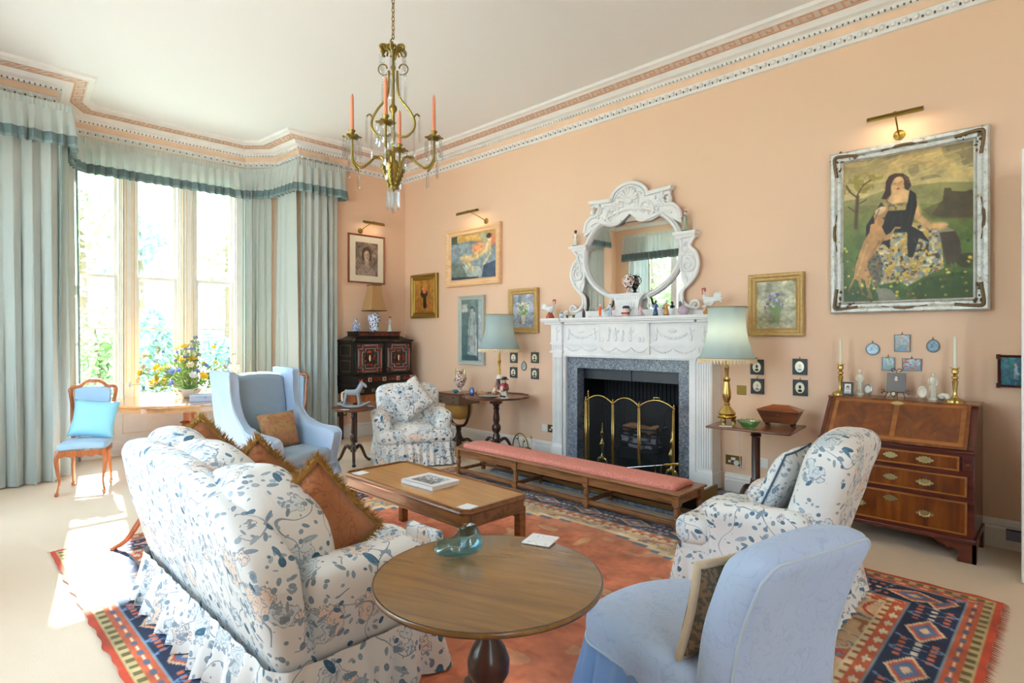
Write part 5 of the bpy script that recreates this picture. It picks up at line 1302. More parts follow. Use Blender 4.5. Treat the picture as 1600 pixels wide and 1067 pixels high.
MB().box(-0.165, 0.165, -0.125, 0.125, 0.0, 0.004).box(-0.165, 0.165, -0.125, 0.125, 0.024, 0.028).box(-0.165, 0.165, -0.125, -0.122, 0, 0.028).build('cover', flat('white_book_cover', 'EEF0F4', 0.3), t)
MB().box(-0.160, 0.162, -0.120, 0.120, 0.004, 0.024).build('pages', flat('book_pages', 'F0EEE8', 0.8), t)
cv = Cv(60, 46, '9A9EA0', 3); cv.grad('B8C0CA', '6E6E6C'); cv.mottle(0.5, 14)
canvas_mesh('cover_picture', cv, lambda u, v: (-0.11+0.22*u, 0.085-0.17*v, 0.0288), m_paint, t)
def shell_dish():
    t = MB(); N = 40; rows = 10; vs = []
    for i in range(rows+1):
        q = i/rows
        for k in range(N):
            a = 2*PI*k/N; w_ = 0.5+0.5*math.cos(a-0.6)
            r = 0.012+0.055*math.sin(q*PI*0.62)*(0.8+0.35*math.cos(2*a))
            z = 0.004+0.085*q**1.6*(0.45+0.75*w_**1.5)+0.006*math.sin(5*a)*q
            cur = 1-0.35*q**3*w_
            vs.append((r*math.cos(a)*cur*1.25, r*math.sin(a)*cur, z))
    rs = [vs[i*N:(i+1)*N] for i in range(rows+1)]
    inner = [[(x*0.93, y*0.93, z+0.004) for x, y, z in r] for r in rs[::-1]]
    t.rings(rs+inner); m = t.build('glass_dish', m_blueglass, ang=180); return m
m = shell_dish(); m.location = (6.02, -4.00, 0.7125); m.rotation_euler = (0, 0, 0.9); tag(m, 'turquoise curled glass dish on the large round table', 'dish')
# tripod tables
def stemtable(name, label, loc, h, R, prof_, rim=True, legs=0.26, rot=0.3, top=None, matc=None, lz=0.2):
    t = thing(name, label, 'table', loc, rot)
    if top: top(t)
    else: MB().lathe([(0, h-0.018), (R-0.01, h-0.018), (R, h-0.008), (R, h+0.008), (R-0.006, h+0.008), (R-0.012, h), (0, h)], (0, 0, 0), 48).build('top', m_mahogx, t, ang=40)
    MB().lathe(prof_, (0, 0, 0), 20).build('column', matc or m_mahog, t)
    for k in range(3): b = MB(); tripod_leg(b, k*2*PI/3, 0.03, legs, lz, 0.019); b.build('leg', matc or m_mahog, t)
    return t
stemtable('tripod_table', 'small round dark tripod table carrying the rocking horse', (1.57, -1.83, 0), 0.645, 0.245,
  [(0, 0.63), (0.07, 0.63), (0.06, 0.60), (0.025, 0.59), (0.022, 0.56), (0.032, 0.54), (0.022, 0.52), (0.027, 0.40), (0.03, 0.36), (0.02, 0.345), (0.036, 0.32), (0.034, 0.27), (0.018, 0.24), (0.028, 0.22), (0.035, 0.14), (0, 0.12)], rot=-0.5, legs=0.21, lz=0.17)
def lobed(t):
    N = 96; b = MB(); rs = []
    def rr(a): return 0.39+0.022*abs(math.sin(a*6))
    for s, z in ((0.0, 0.735), (0.9, 0.735), (1.0, 0.745), (1.02, 0.765), (0.985, 0.765), (0.96, 0.752), (0.0, 0.752)):
        rs.append([(rr(2*PI*k/N)*s*math.cos(2*PI*k/N), rr(2*PI*k/N)*s*math.sin(2*PI*k/N), z) for k in range(N)])
    b.rings(rs, caps=False); b.build('top', m_mahogx, t, ang=50); MB().box(-0.07, 0.07, -0.07, 0.07, 0.67, 0.735).build('block', m_mahog, t, bevel=0.004)
stemtable('piecrust_table', 'dark scalloped tripod table under the left blue lamp', (2.56, -0.47, 0), 0.755, 0.4,
  [(0, 0.67), (0.05, 0.67), (0.04, 0.64), (0.028, 0.62), (0.04, 0.61), (0.03, 0.58), (0.04, 0.50), (0.042, 0.46), (0.03, 0.43), (0.055, 0.39), (0.055, 0.35), (0.03, 0.31), (0.045, 0.28), (0.05, 0.19), (0.0, 0.17)], top=lobed, rot=-0.9, legs=0.30)
def recttop(t):
    MB().rbox((0, 0, 0.727), (0.66, 0.55, 0.018), 0.008, 6).build('top', m_mahogx, t, ang=180, weld=True)
    MB().box(-0.26, 0.26, -0.10, -0.07, 0.700, 0.718).box(-0.26, 0.26, 0.07, 0.10, 0.700, 0.718).box(-0.09, 0.09, -0.07, 0.07, 0.70, 0.718).build('bearer', m_mahogx, t, bevel=0.003)
stemtable('occasional_table', 'small rectangular dark table under the right blue lamp', (5.66, -0.43, 0), 0.736, 0.3,
  [(0, 0.70), (0.06, 0.70), (0.05, 0.685), (0.038, 0.67), (0.045, 0.655), (0.034, 0.64), (0.034, 0.30), (0.045, 0.28), (0.04, 0.26), (0.05, 0.22), (0.045, 0.16), (0, 0.14)], top=recttop, rot=0.10, legs=0.27)
stemtable('tripod_table', 'low tripod table almost hidden beyond the window end of the sofa', (3.16, -4.13, 0), 0.56, 0.20,
  [(0, 0.55), (0.05, 0.55), (0.02, 0.52), (0.03, 0.40), (0.02, 0.30), (0.035, 0.22), (0, 0.18)], rot=-2.45, legs=0.44, lz=0.26, matc=m_rose)
# large round table in the bay
t = thing('breakfast_table', 'large round polished table with turned red pedestal in the bay', 'table', (-0.0, -3.10, 0), 0.5)
MB().lathe([(0, 0.715), (0.79, 0.715), (0.80, 0.735), (0.80, 0.74), (0, 0.74)], (0, 0, 0), 72).build('top', wood('pale_polished_top', '8A5A34', 'B98A5A', 0.8, 0.18, 0, coat=0.6), t, ang=50)
MB().lathe([(0.72, 0.66), (0.77, 0.66), (0.77, 0.715), (0.72, 0.715)], (0, 0, 0), 72).build('frieze', wood('pale_polished_edge', '7A4E2C', 'A87A4E', 0.8, 0.3, 0), t, ang=40)
MB().lathe([(0, 0.66), (0.22, 0.66), (0.10, 0.64), (0.085, 0.62), (0.07, 0.56), (0.07, 0.48), (0.11, 0.46), (0.08, 0.44), (0.14, 0.38), (0.145, 0.35), (0.11, 0.31), (0.09, 0.29), (0.13, 0.26), (0.14, 0.24), (0.17, 0.20), (0.17, 0.13), (0, 0.12)], (0, 0, 0), 28).build('column', m_rose, t)
for k in range(4):
    a = k*PI/2+0.1; b = MB(); pts = spline([(0.12*math.cos(a), 0.12*math.sin(a), 0.19), (0.26*math.cos(a), 0.26*math.sin(a), 0.22), (0.40*math.cos(a), 0.40*math.sin(a), 0.10), (0.50*math.cos(a), 0.50*math.sin(a), 0.05)], 6)
    b.tube(pts, [0.05-0.0012*q for q in range(len(pts))], 9); b.ell((0.51*math.cos(a), 0.51*math.sin(a), 0.045), (0.06, 0.06, 0.045), 10, 8); b.build('leg', m_rose, t)
# ---------------------------------------------------------------- flowers and things on the window table
t = thing('flower_arrangement', 'mixed yellow, white and blue flowers in a bowl on the window table', 'flower arrangement', (-0.10, -3.08, 0.74))
MB().lathe([(0.05, 0), (0.06, 0.005), (0.09, 0.03), (0.14, 0.09), (0.15, 0.11), (0.14, 0.11), (0.08, 0.03), (0, 0.02)], (0, 0, 0), 24).build('bowl', m_porc, t)
rnd = random.Random(11); tips = []
b = MB()
for k in range(80):
    a = rnd.uniform(0, 2*PI); el = rnd.uniform(0.05, 1.45); L = rnd.uniform(0.30, 0.58)
    if k < 5: a, el, L = [(-1.7, 0.75, 0.6), (1.2, 1.45, 0.62), (-1.5, 0.15, 0.62), (1.4, 0.3, 0.52), (-1.3, 0.5, 0.6)][k]
    d = Vector((math.cos(a)*math.cos(el), math.sin(a)*math.cos(el), math.sin(el)))
    p = d*L+Vector((0, 0, 0.10)); tips.append((p, d)); b.tube([(0, 0, 0.09), tuple(d*L*0.5+Vector((0, 0, 0.14))), tuple(p)], 0.003, 4)
b.build('stems', flat('flower_stem', '6C8C4A', 0.7), t)
b = MB()
for k in range(620):
    p, d = rnd.choice(tips); q = p*rnd.uniform(0.35, 1.0)+Vector((rnd.gauss(0, .03), rnd.gauss(0, .03), rnd.gauss(0, .03)+0.03))
    u = (d+Vector((rnd.gauss(0, .6), rnd.gauss(0, .6), rnd.gauss(0, .6)))).normalized(); v = u.orthogonal().normalized(); s = rnd.uniform(0.02, 0.042)
    b.add([q-u*s, q+v*s*0.36, q+u*s, q-v*s*0.36], [(0, 1, 2, 3)])
b.build('foliage', flat('arrangement_leaf', '7FA24E', 0.6), t)
fm = [flat('yellow_petal', 'F2C83A', 0.6), flat('white_petal', 'F6F4EE', 0.6), flat('lilac_blue_petal', '98A4D8', 0.6), flat('pale_pink_petal', 'E8CFC6', 0.6), flat('cream_petal', 'F4E8C0', 0.6)]
for k in range(78):
    p, d = tips[k]; c = rnd.choice((0, 0, 1, 1, 2, 2, 2, 3, 4)) if k > 4 else (4, 2, 1, 0, 4)[k]; b = MB(); s = rnd.uniform(0.034, 0.058)*(1.1 if c != 2 else 0.85)
    v = d.orthogonal().normalized(); w2 = d.cross(v)
    for j in range(7):
        a = 2*PI*j/7; o = v*math.cos(a)+w2*math.sin(a); e = p+o*s+d*s*0.5; sd = d.cross(o)*s*0.45; mid = p+o*s*0.6
        b.add([p, mid+sd, e, mid-sd], [(0, 1, 2, 3)])
        e2 = p+o*s*0.5+d*s*0.8; b.add([p, p+o*s*0.3+sd*0.7+d*s*.3, e2, p+o*s*0.3-sd*0.7+d*s*.3], [(0, 1, 2, 3)])
    b.ell(tuple(p+d*s*0.2), (s*0.25, s*0.25, s*0.25), 6, 4); b.build('blossom', fm[c], t, ang=180)
t = thing('trinket_box', 'grey lidded box with tiny knob on the window table', 'box', (0.42, -3.05, 0.741), 1.15)
MB().box(-0.16, 0.16, -0.10, 0.10, 0, 0.05).build('body', flat('blue_grey_box', 'A4AABA', 0.4), t, bevel=0.002)
MB().box(-0.162, 0.162, -0.102, 0.102, 0.052, 0.078).build('lid', flat('blue_grey_lid', 'ACB2C0', 0.4), t, bevel=0.003)
MB().ell((0, -0.106, 0.045), (0.008, 0.008, 0.008), 8, 6).build('knob', m_steel, t)
m = shell_dish(); m.location = (0.30, -2.72, 0.741); m.scale = (1.1, 1.4, 0.4); tag(m, 'flat turquoise glass dish on the window table', 'dish'); m.name = 'glass_dish'
# ---------------------------------------------------------------- carved side chair
def side_chair(label, loc, f):
    t = thing('carved_side_chair', label, 'chair', loc, face(f), 'carved walnut side chairs in the bay'); t.scale = (0.84, 0.92, 1.0)
    bz = 0.56
    def L(y, z): return y+0.16*(z-0.45)
    fr = [(-0.175, 0.52), (-0.195, 0.62), (-0.205, 0.80), (-0.225, 0.93), (-0.20, 0.975), (-0.13, 0.985), (-0.07, 1.025), (0, 1.04)]
    pts = [(x, L(0.21, z), z) for x, z in fr]; pts = pts+[(-x, y, z) for x, y, z in pts[:-1][::-1]]
    b = MB(); sp = spline(pts, 5); b.tube(sp, 0.021, 8); b.tube([(-0.175, L(0.21, 0.53), 0.53), (0.175, L(0.21, 0.53), 0.53)], 0.018, 8)
    for s in (-1, 1):
        b.ell((s*0.225, L(0.20, 0.94), 0.94), (0.026, 0.022, 0.03), 8, 6); b.ell((s*0.18, L(0.2, 0.52), 0.50), (0.026, 0.022, 0.04), 8, 6); b.tube([(s*0.185, 0.215, 0.40), (s*0.18, L(0.21, 0.53), 0.53)], 0.02, 8)
    b.ell((0, L(0.195, 1.03), 1.03), (0.06, 0.02, 0.022), 10, 6); b.build('back_frame', m_rose, t)
    MB().rbox((0, 0.27, 0.755), (0.35, 0.05, 0.40), 0.022, 8, lambda p: Vector((p.x*(1+0.12*(p.z-0.6)), p.y+0.16*(p.z-0.45)-0.06-0.012*math.cos(p.x*8), p.z+0.03*math.cos(p.x*9)*max(0, p.z-0.7)/0.25))).build('back_pad', m_paleblue, t, ang=180, weld=True)
    MB().rbox((0, -0.01, 0.44), (0.46, 0.44, 0.07), 0.03, 8, lambda p: Vector((p.x*(1-0.25*max(0, p.y)), p.y-0.02*math.cos(p.x*6), p.z+0.015*math.cos(p.x*6)))).build('seat', m_paleblue, t, ang=180, weld=True)
    b = MB()
    for y, w_ in ((-0.225, 0.21), (0.20, 0.18)):
        b.prism([(x*w_, z) for x, z in ((-1, 0.41), (1, 0.41), (1, 0.35), (0.7, 0.365), (0.45, 0.35), (0.2, 0.365), (0, 0.345), (-0.2, 0.365), (-0.45, 0.35), (-0.7, 0.365), (-1, 0.35))], y-0.012, y+0.012, 'y')
    for s in (-1, 1): b.prism([(-0.22, 0.41), (0.2, 0.41), (0.2, 0.355), (0.0, 0.37), (-0.22, 0.35)], s*0.195-0.012, s*0.195+0.012, 'x')
    b.build('apron', m_rose, t)
    for sx, y, w_, k in ((-1, -0.21, 0.205, 1), (1, -0.21, 0.205, 1), (-1, 0.20, 0.175, 0), (1, 0.20, 0.175, 0)):
        b = MB()
        if k: p = spline([(sx*w_, y, 0.41), (sx*(w_+0.02), y-0.02, 0.34), (sx*(w_+0.01), y-0.01, 0.22), (sx*(w_-0.005), y, 0.12), (sx*(w_+0.012), y-0.02, 0.03)], 5); rr = [0.032-0.020*min(1, q/14) for q in range(len(p))]
        else: p = spline([(sx*w_, y, 0.41), (sx*w_, y+0.01, 0.25), (sx*(w_+0.01), y+0.05, 0.03)], 5); rr = [0.022-0.008*q/len(p) for q in range(len(p))]
        b.tube(p, rr, 8); e = p[-1]; b.rbox((e[0], e[1]-0.01, 0.018), (0.036, 0.05, 0.034), 0.012, 3); b.build('leg', m_rose, t)
    return t
side_chair('carved wooden chair with pale blue seat at the left of the bay', (0.70, -4.22, 0), (0.93, -0.36))
side_chair('carved chair almost hidden behind the blue wing chair', (0.48, -2.06, 0), (0.9, -0.4))
cushion('scatter_cushion', 'square turquoise silk cushion on the carved chair by the curtain', 'cushion', (0.73, -4.18, 0.478), (0.93, -0.36), 0.32, 0.37, 0.37, 0.11, m_turq, roll=-0.12, seed=15)
# ---------------------------------------------------------------- cabinet on stand in the corner
def cabinet():
    t = thing('ebony_cabinet', 'black and red tortoiseshell cabinet on stand in the far corner', 'cabinet', (0.0, -0.69, 0))
    Y = 0.49
    MB().box(0.03, 0.45, -Y, Y, 0.93, 1.40).build('carcass', m_ebony, t, bevel=0.002)
    MB().box(0.02, 0.48, -Y-0.015, Y+0.015, 1.40, 1.43).build('cornice', m_ebony, t, bevel=0.005)
    b = MB(); b.rings([[(0.04, -Y+i, z), (0.47-i, -Y+i, z), (0.47-i, Y-i, z), (0.04, Y-i, z)] for i, z in ((0.02, 1.43), (0.07, 1.45), (0.115, 1.475), (0.13, 1.48))]); b.build('stepped_top', m_ebony, t, ang=20)
    b = MB(); b.box(0.05, 0.345, -0.35, 0.35, 1.48, 1.535); b.build('pedestal_box', m_ebony, t)
    for y in (-0.255, -0.085, 0.085, 0.255): MB().box(0.345, 0.350, y-0.075, y+0.075, 1.492, 1.524).build('tortoiseshell_panel', m_tort, t)
    MB().box(0.04, 0.36, -0.36, 0.36, 1.535, 1.548).build('top_board', m_ebony, t, bevel=0.002)
    for s in (-1, 1):
        d = MB().box(0.45, 0.468, min(s*0.012, s*0.47), max(s*0.012, s*0.47), 0.945, 1.39).build('door', m_ebony, t, bevel=0.003)
        cy_, cz = s*0.241, 1.168
        b = MB().box(0.468, 0.474, cy_-0.205, cy_+0.205, cz-0.20, cz+0.20); b.build('moulded_panel', flat('dark_bronze_field', '2C2620', 0.3), d)
        def cross(b, w1, h1, w2, h2, th, x):
            P = [(-w1, -h2), (-w2, -h2), (-w2, -h1), (w2, -h1), (w2, -h2), (w1, -h2), (w1, h2), (w2, h2), (w2, h1), (-w2, h1), (-w2, h2), (-w1, h2)]
            for (a0, b0), (a1, b1) in zip(P, P[1:]+P[:1]):
                b.box(0.474, x, cy_+min(a0, a1)-th, cy_+max(a0, a1)+th, cz+min(b0, b1)-th, cz+max(b0, b1)+th)
        b = MB(); cross(b, 0.165, 0.175, 0.10, 0.115, 0.010, 0.484); b.build('red_moulding', m_redline, d)
        b = MB(); cross(b, 0.185, 0.19, 0.12, 0.135, 0.004, 0.487); cross(b, 0.13, 0.14, 0.075, 0.09, 0.006, 0.486); b.build('ripple_moulding', flat('grey_ripple', '8C8A86', 0.3), d)
        b = MB()
        b.box(0.474, 0.482, cy_-0.045, cy_+0.045, cz+0.075, cz+0.11).box(0.474, 0.482, cy_-0.045, cy_+0.045, cz-0.11, cz-0.075).box(0.474, 0.482, cy_-0.09, cy_-0.055, cz-0.045, cz+0.045).box(0.474, 0.482, cy_+0.055, cy_+0.09, cz-0.045, cz+0.045)
        for k in (-1, 1):
            for j in (-1, 1): b.box(0.474, 0.479, cy_+k*0.175-0.02, cy_+k*0.175+0.02, cz+j*0.17-0.02, cz+j*0.17+0.02)
        b.build('tortoiseshell_panel', m_tort, d)
        b = MB(); b.ell((0.484, cy_, cz), (0.015, 0.032, 0.055), 10, 8); b.build('oval_boss', m_tort, d)
        b = MB(); b.ell((0.492, cy_-0.012, cz), (0.010, 0.012, 0.045), 8, 6); b.build('boss_highlight', m_bone, d)  # pale sliver standing in for a glint on the boss
    # drawer with little panels
    d = MB().box(0.02, 0.47, -Y-0.005, Y+0.005, 0.80, 0.925).build('drawer_tier', m_ebony, t, bevel=0.003)
    b = MB(); c = MB()
    for k in range(4): MB().box(0.47, 0.478, -0.42+k*0.245, -0.42+k*0.245+0.13, 0.845, 0.885).build('tortoiseshell_panel', m_tort, d)
    for k in range(4): MB().box(0.47, 0.477, -0.265+k*0.235, -0.265+k*0.235+0.055, 0.838, 0.893).build('inlay_square', m_bone, d)
    c = MB()
    for k in range(4): MB().box(0.477, 0.480, -0.257+k*0.235, -0.257+k*0.235+0.040, 0.846, 0.885).build('red_square', m_redline, d)
    b = MB()
    for z in (0.98, 1.20): b.box(0.10, 0.38, -Y-0.006, -Y, z, z+0.006).box(0.10, 0.38, -Y-0.006, -Y, z+0.15, z+0.156).box(0.10, 0.106, -Y-0.006, -Y, z, z+0.156).box(0.374, 0.38, -Y-0.006, -Y, z, z+0.156)
    b.build('side_moulding', flat('dull_moulding', '6E604C', 0.4), t)
    MB().box(0.01, 0.50, -Y-0.03, Y+0.03, 0.77, 0.80).build('stand_top', m_ebony, t, bevel=0.004)
    b = MB(); b.box(0.03, 0.48, -Y, Y, 0.66, 0.77); b.build('stand_drawer', m_ebony, t)
    b = MB()
    for k in range(5): MB().box(0.48, 0.486, -0.40+k*0.18, -0.34+k*0.18, 0.69, 0.74).build('inlay_square', flat('dull_moulding', '6E604C', 0.4), t)
    MB().box(0.04, 0.46, -Y+0.02, Y-0.02, 0.56, 0.66).build('stand_apron', m_rose, t)
    for y in (-0.45, 0.45):
        for x in (0.06, 0.43): MB().box(x-0.022, x+0.022, y-0.022, y+0.022, 0, 0.56).build('leg', m_mahog, t, bevel=0.003)
cabinet()
# ---------------------------------------------------------------- bureau
def plate(b, x, y, z, w, h, th=0.004):
    pts = [(-.5, 0), (-.42, .18), (-.34, .16), (-.28, .40), (-.16, .34), (-.08, .5), (0, .40), (.08, .5), (.16, .34), (.28, .40), (.34, .16), (.42, .18), (.5, 0)]
    P = [(x+a*w, z+c*h) for a, c in pts]+[(x+a*w, z-c*h) for a, c in pts[1:-1][::-1]]
    b.prism(P, y-th, y, 'y')
def bureau():
    x0, x1, yf, yb = 6.18, 7.11, -0.53, -0.035
    t = thing('walnut_bureau', 'glossy walnut slope-front bureau with brass handles against the wall', 'bureau', ((x0+x1)/2, yb, 0))
    T = lambda: MB().xf(Matrix.Translation((-(x0+x1)/2, -yb, 0)))
    T().box(x0, x1, yf+0.012, yb, 0.13, 0.70).build('carcass', m_walnutd, t, bevel=0.003)
    T().prism([(yf+0.012, 0.70), (yf+0.012, 0.735), (-0.285, 1.005), (yb, 1.005), (yb, 0.70)], x0, x1, 'x').build('desk_case', m_walnutd, t)
    T().box(x0-0.004, x1+0.004, -0.30, yb, 1.005, 1.02).build('top', m_walnut, t, bevel=0.003)
    n = Vector((0, -0.27, -0.245)); 
    def sl(u): return (yf-0.002+0.245*u, 0.732+0.278*u)
    nx = Vector((0, -0.278, 0.245)).normalized()*0.016
    (ya, za), (yb2, zb2) = sl(0), sl(1)
    fl = T().prism([(ya, za), (yb2, zb2), (yb2+nx.y, zb2+nx.z), (ya+nx.y, za+nx.z)], x0+0.035, x1-0.035, 'x').build('fall_front', m_walnut, t, bevel=0.003)
    b = T()
    def slb(xa, xb, u0, u1, th):
        (p, q), (r, s_) = sl(u0), sl(u1); m_ = nx*(1+th)
        b.prism([(p+nx.y, q+nx.z), (r+nx.y, s_+nx.z), (r+m_.y, s_+m_.z), (p+m_.y, q+m_.z)], xa, xb, 'x')
    slb(x0+0.06, x0+0.085, 0.05, 0.95, 0.06); slb(x1-0.085, x1-0.06, 0.05, 0.95, 0.06); slb(x0+0.085, x1-0.085, 0.05, 0.12, 0.06); slb(x0+0.085, x1-0.085, 0.88, 0.95, 0.06); slb(6.632, 6.662, 0.12, 0.88, 0.06)
    b.build('crossbanding', m_banding, fl)
    b = T(); M0 = b.M; p_, q_ = sl(0.90)
    b.xf(M0 @ Matrix.Translation((6.648, p_+nx.y*1.2, q_+nx.z*1.2)) @ Matrix.Rotation(-math.atan2(0.245, 0.278), 4, 'X')); plate(b, 0, 0, 0, 0.085, 0.035); b.build('escutcheon', m_pale_brass, fl)
    T().box(x0-0.008, x1+0.008, yf-0.004, yf+0.012, 0.712, 0.728).build('moulding', m_walnutd, t, bevel=0.004)
    for z0, z1, xa, xb, hz in ((0.592, 0.695, x0+0.075, x1-0.075, 0.645), (0.425, 0.565, x0+0.035, x1-0.035, 0.49), (0.175, 0.398, x0+0.035, x1-0.035, 0.275)):
        d = T().box(xa, xb, yf-0.006, yf+0.010, z0, z1).build('drawer', m_walnut, t, bevel=0.004)
        b = T(); w_ = 0.014
        b.box(xa+0.004, xa+w_, yf-0.0075, yf-0.006, z0+0.004, z1-0.004).box(xb-w_, xb-0.004, yf-0.0075, yf-0.006, z0+0.004, z1-0.004).box(xa+w_, xb-w_, yf-0.0075, yf-0.006, z0+0.004, z0+w_).box(xa+w_, xb-w_, yf-0.0075, yf-0.006, z1-w_, z1-0.004)
        b.build('crossbanding', m_banding, d)
        for hx_ in (6.445, 6.845):
            b = T(); plate(b, hx_, yf-0.0075, hz, 0.105, 0.05)
            b.tube([(hx_-0.03, yf-0.012, hz+0.004), (hx_-0.025, yf-0.024, hz-0.008), (hx_, yf-0.026, hz-0.014), (hx_+0.025, yf-0.024, hz-0.008), (hx_+0.03, yf-0.012, hz+0.004)], 0.004, 6); b.build('handle', m_pale_brass, d)
        b = T(); plate(b, 6.645, yf-0.0075, (z1+hz)/2+0.008 if z1-z0 > .15 else hz+0.005, 0.09, 0.045); b.build('escutcheon', m_pale_brass, d)
    for s, xa in ((-1, x0+0.008), (1, x1-0.060)):
        d = T().box(xa, xa+0.052, yf-0.004, yf+0.012, 0.60, 0.69).build('lopers', m_walnutd, t, bevel=0.003)
        b = T(); b.ell((xa+0.026, yf-0.014, 0.645), (0.014, 0.010, 0.006), 8, 6); b.build('knob', m_brass, d)
    T().box(x0-0.012, x1+0.012, yf-0.012, yb, 0.125, 0.155).build('base_moulding', m_walnutd, t, bevel=0.006)
    for s in (-1, 1):
        xe = x0-0.01 if s < 0 else x1+0.01
        P = [(0, 0), (0.095, 0), (0.10, 0.02), (0.085, 0.05), (0.10, 0.075), (0.13, 0.085), (0.15, 0.075), (0.165, 0.095), (0.20, 0.10), (0.23, 0.125), (0, 0.125)]
        b = T(); b.prism([(xe-s*a, z) for a, z in P], yf-0.010, yf+0.015, 'y'); b.prism([(yf-0.010+a, z) for a, z in P[:9]+[(0.2, 0.125), (0, 0.125)]], min(xe, xe-s*0.02), max(xe, xe-s*0.02), 'x')
        b.build('bracket_foot', m_walnutd, t)
        T().box(min(xe, xe-s*0.08), max(xe, xe-s*0.08), yb-0.08, yb, 0, 0.125).build('bracket_foot', m_walnutd, t)
bureau()
BT = 1.02
def candlestick(label, loc, hc):
    t = thing('brass_candlestick', label, 'candlestick', loc)
    MB().lathe([(0, 0), (0.062, 0), (0.062, 0.008), (0.045, 0.018), (0.022, 0.028), (0.014, 0.045), (0.012, 0.07), (0.018, 0.13), (0.020, 0.145), (0.012, 0.155), (0.022, 0.168), (0.022, 0.176), (0.012, 0.186), (0.013, 0.195), (0.021, 0.205), (0.022, 0.225), (0.016, 0.235), (0.030, 0.240), (0.030, 0.244), (0.0, 0.244)], (0, 0, 0), 24).build('stick', m_brass, t)
    MB().lathe([(0, 0.24), (0.012, 0.24), (0.010, 0.24+hc-0.01), (0.004, 0.24+hc), (0, 0.24+hc)], (0, 0, 0), 12).build('candle', m_candlew, t)
candlestick('brass candlestick with cream candle at the left end of the bureau', (6.225, -0.14, BT), 0.21)
candlestick('brass candlestick with cream candle at the right end of the bureau', (6.965, -0.15, BT), 0.23)
def standframe(name, label, cat, loc, w_, h, fm_, rz=0.0, tilt=-0.15, seed=1, oval=False):
    t = thing(name, label, cat, loc, rz); M = Matrix.Rotation(tilt, 4, 'X')
    if not oval:
        b = MB().xf(M); r = 0.014
        b.box(-w_/2, -w_/2+r, -0.006, 0.006, 0, h).box(w_/2-r, w_/2, -0.006, 0.006, 0, h).box(-w_/2+r, w_/2-r, -0.006, 0.006, 0, r).box(-w_/2+r, w_/2-r, -0.006, 0.006, h-r, h); b.build('frame', fm_, t, bevel=0.001)
        cv = Cv(24, 32, 'E0DACC', seed); cv.ell(0.5, 0.45, 0.26, 0.28, '6A645C'); cv.ell(0.5, 0.55, 0.17, 0.2, 'D4C6B4'); cv.ell(0.5, 0.95, 0.4, 0.2, 'B8B2A8')
        canvas_mesh('photograph', cv, lambda u, v: tuple(M @ Vector((-w_/2+r+(w_-2*r)*u, -0.002, h-r-(h-2*r)*v))), m_paint, t)
        MB().xf(M).box(-w_/2+r, w_/2-r, 0.0, 0.004, r, h-r).build('backing', m_ebony, t)
        MB().tube([(0, 0.006, h*0.7), (0, 0.05, 0.003)], 0.004, 5).build('strut', m_ebony, t)
    else:
        b = MB().xf(M @ Matrix.Translation((0, 0, h/2+0.012))); N = 24
        b.rings([[(w_/2*s*math.cos(2*PI*k/N), y, h/2*s*math.sin(2*PI*k/N)) for k in range(N)] for s, y in ((0.62, -0.006), (0.75, -0.010), (0.9, -0.008), (1.0, 0.0), (0.95, 0.006), (0.62, 0.004))], loop=True, caps=False); b.build('frame', fm_, t)
        b = MB().xf(M @ Matrix.Translation((0, 0, h/2+0.012))); b.prism([(w_/2*0.64*math.cos(2*PI*k/N), h/2*0.64*math.sin(2*PI*k/N)) for k in range(N)], -0.003, 0.003, 'y'); b.build('miniature', m_ivory, t)
        MB().tube([(-0.02, 0.0, 0.03), (-0.025, -0.01, 0.003)], 0.002, 5).tube([(0.02, 0.0, 0.03), (0.025, -0.01, 0.003)], 0.002, 5).tube([(0, 0.004, 0.05), (0, 0.04, 0.003)], 0.002, 5).build('stand', m_brassd, t)
    return t
standframe('photo_frame', 'small black framed photograph standing by the left candlestick', 'photo frame', (6.29, -0.20, BT), 0.075, 0.105, m_ebony, 0.05, seed=3)
standframe('oval_miniature', 'small oval silver frame left of the grey plaque on the bureau', 'photo frame', (6.42, -0.16, BT), 0.065, 0.09, flat('silver_frame', 'B8B8B4', 0.3, 0.8), oval=True)
standframe('oval_miniature', 'small oval cream frame leaning by the right statuette', 'photo frame', (6.775, -0.18, BT), 0.065, 0.09, m_ivory, oval=True)
standframe('oval_miniature', 'tiny round frame in front of the plaque easel', 'photo frame', (6.60, -0.21, BT), 0.04, 0.045, m_brassd, oval=True)
def statuette(label, loc, h, rz=0):
    o = MB(); o.lathe([(0, 0), (0.032, 0), (0.032, 0.012), (0.022, 0.02)], (0, 0, 0), 14)
    o.lathe([(0.022, 0.015), (0.026, h*0.2), (0.020, h*0.45), (0.016, h*0.55), (0.023, h*0.68), (0.021, h*0.76), (0.008, h*0.82), (0, h*0.83)], (0, 0, 0), 14, sy=0.75)
    o.ell((0.002, -0.002, h*0.90), (0.013, 0.014, 0.017), 10, 8); o.ell((0, 0.006, h*0.93), (0.015, 0.014, 0.013), 8, 6)
    o.tube([(-0.021, 0, h*0.75), (-0.028, -0.008, h*0.62), (-0.010, -0.022, h*0.55)], 0.006, 6); o.tube([(0.021, 0, h*0.75), (0.027, -0.006, h*0.62), (0.018, -0.02, h*0.5)], 0.006, 6)
    for k in range(5): a = k*0.6-1.2; o.tube([(0.018*math.sin(a), -0.016*math.cos(a), h*0.5), (0.025*math.sin(a), -0.022*math.cos(a), h*0.1)], 0.004, 5)
    m = o.build('parian_statuette', m_ivory, ang=60); m.location = loc; m.rotation_euler = (0, 0, rz); return tag(m, label, 'statuette')
statuette('cream draped statuette left on the bureau, behind the oval frame', (6.355, -0.11, BT), 0.205)
statuette('cream draped statuette right on the bureau, next to the shell', (6.83, -0.12, BT), 0.205, 0.3)
o = MB()
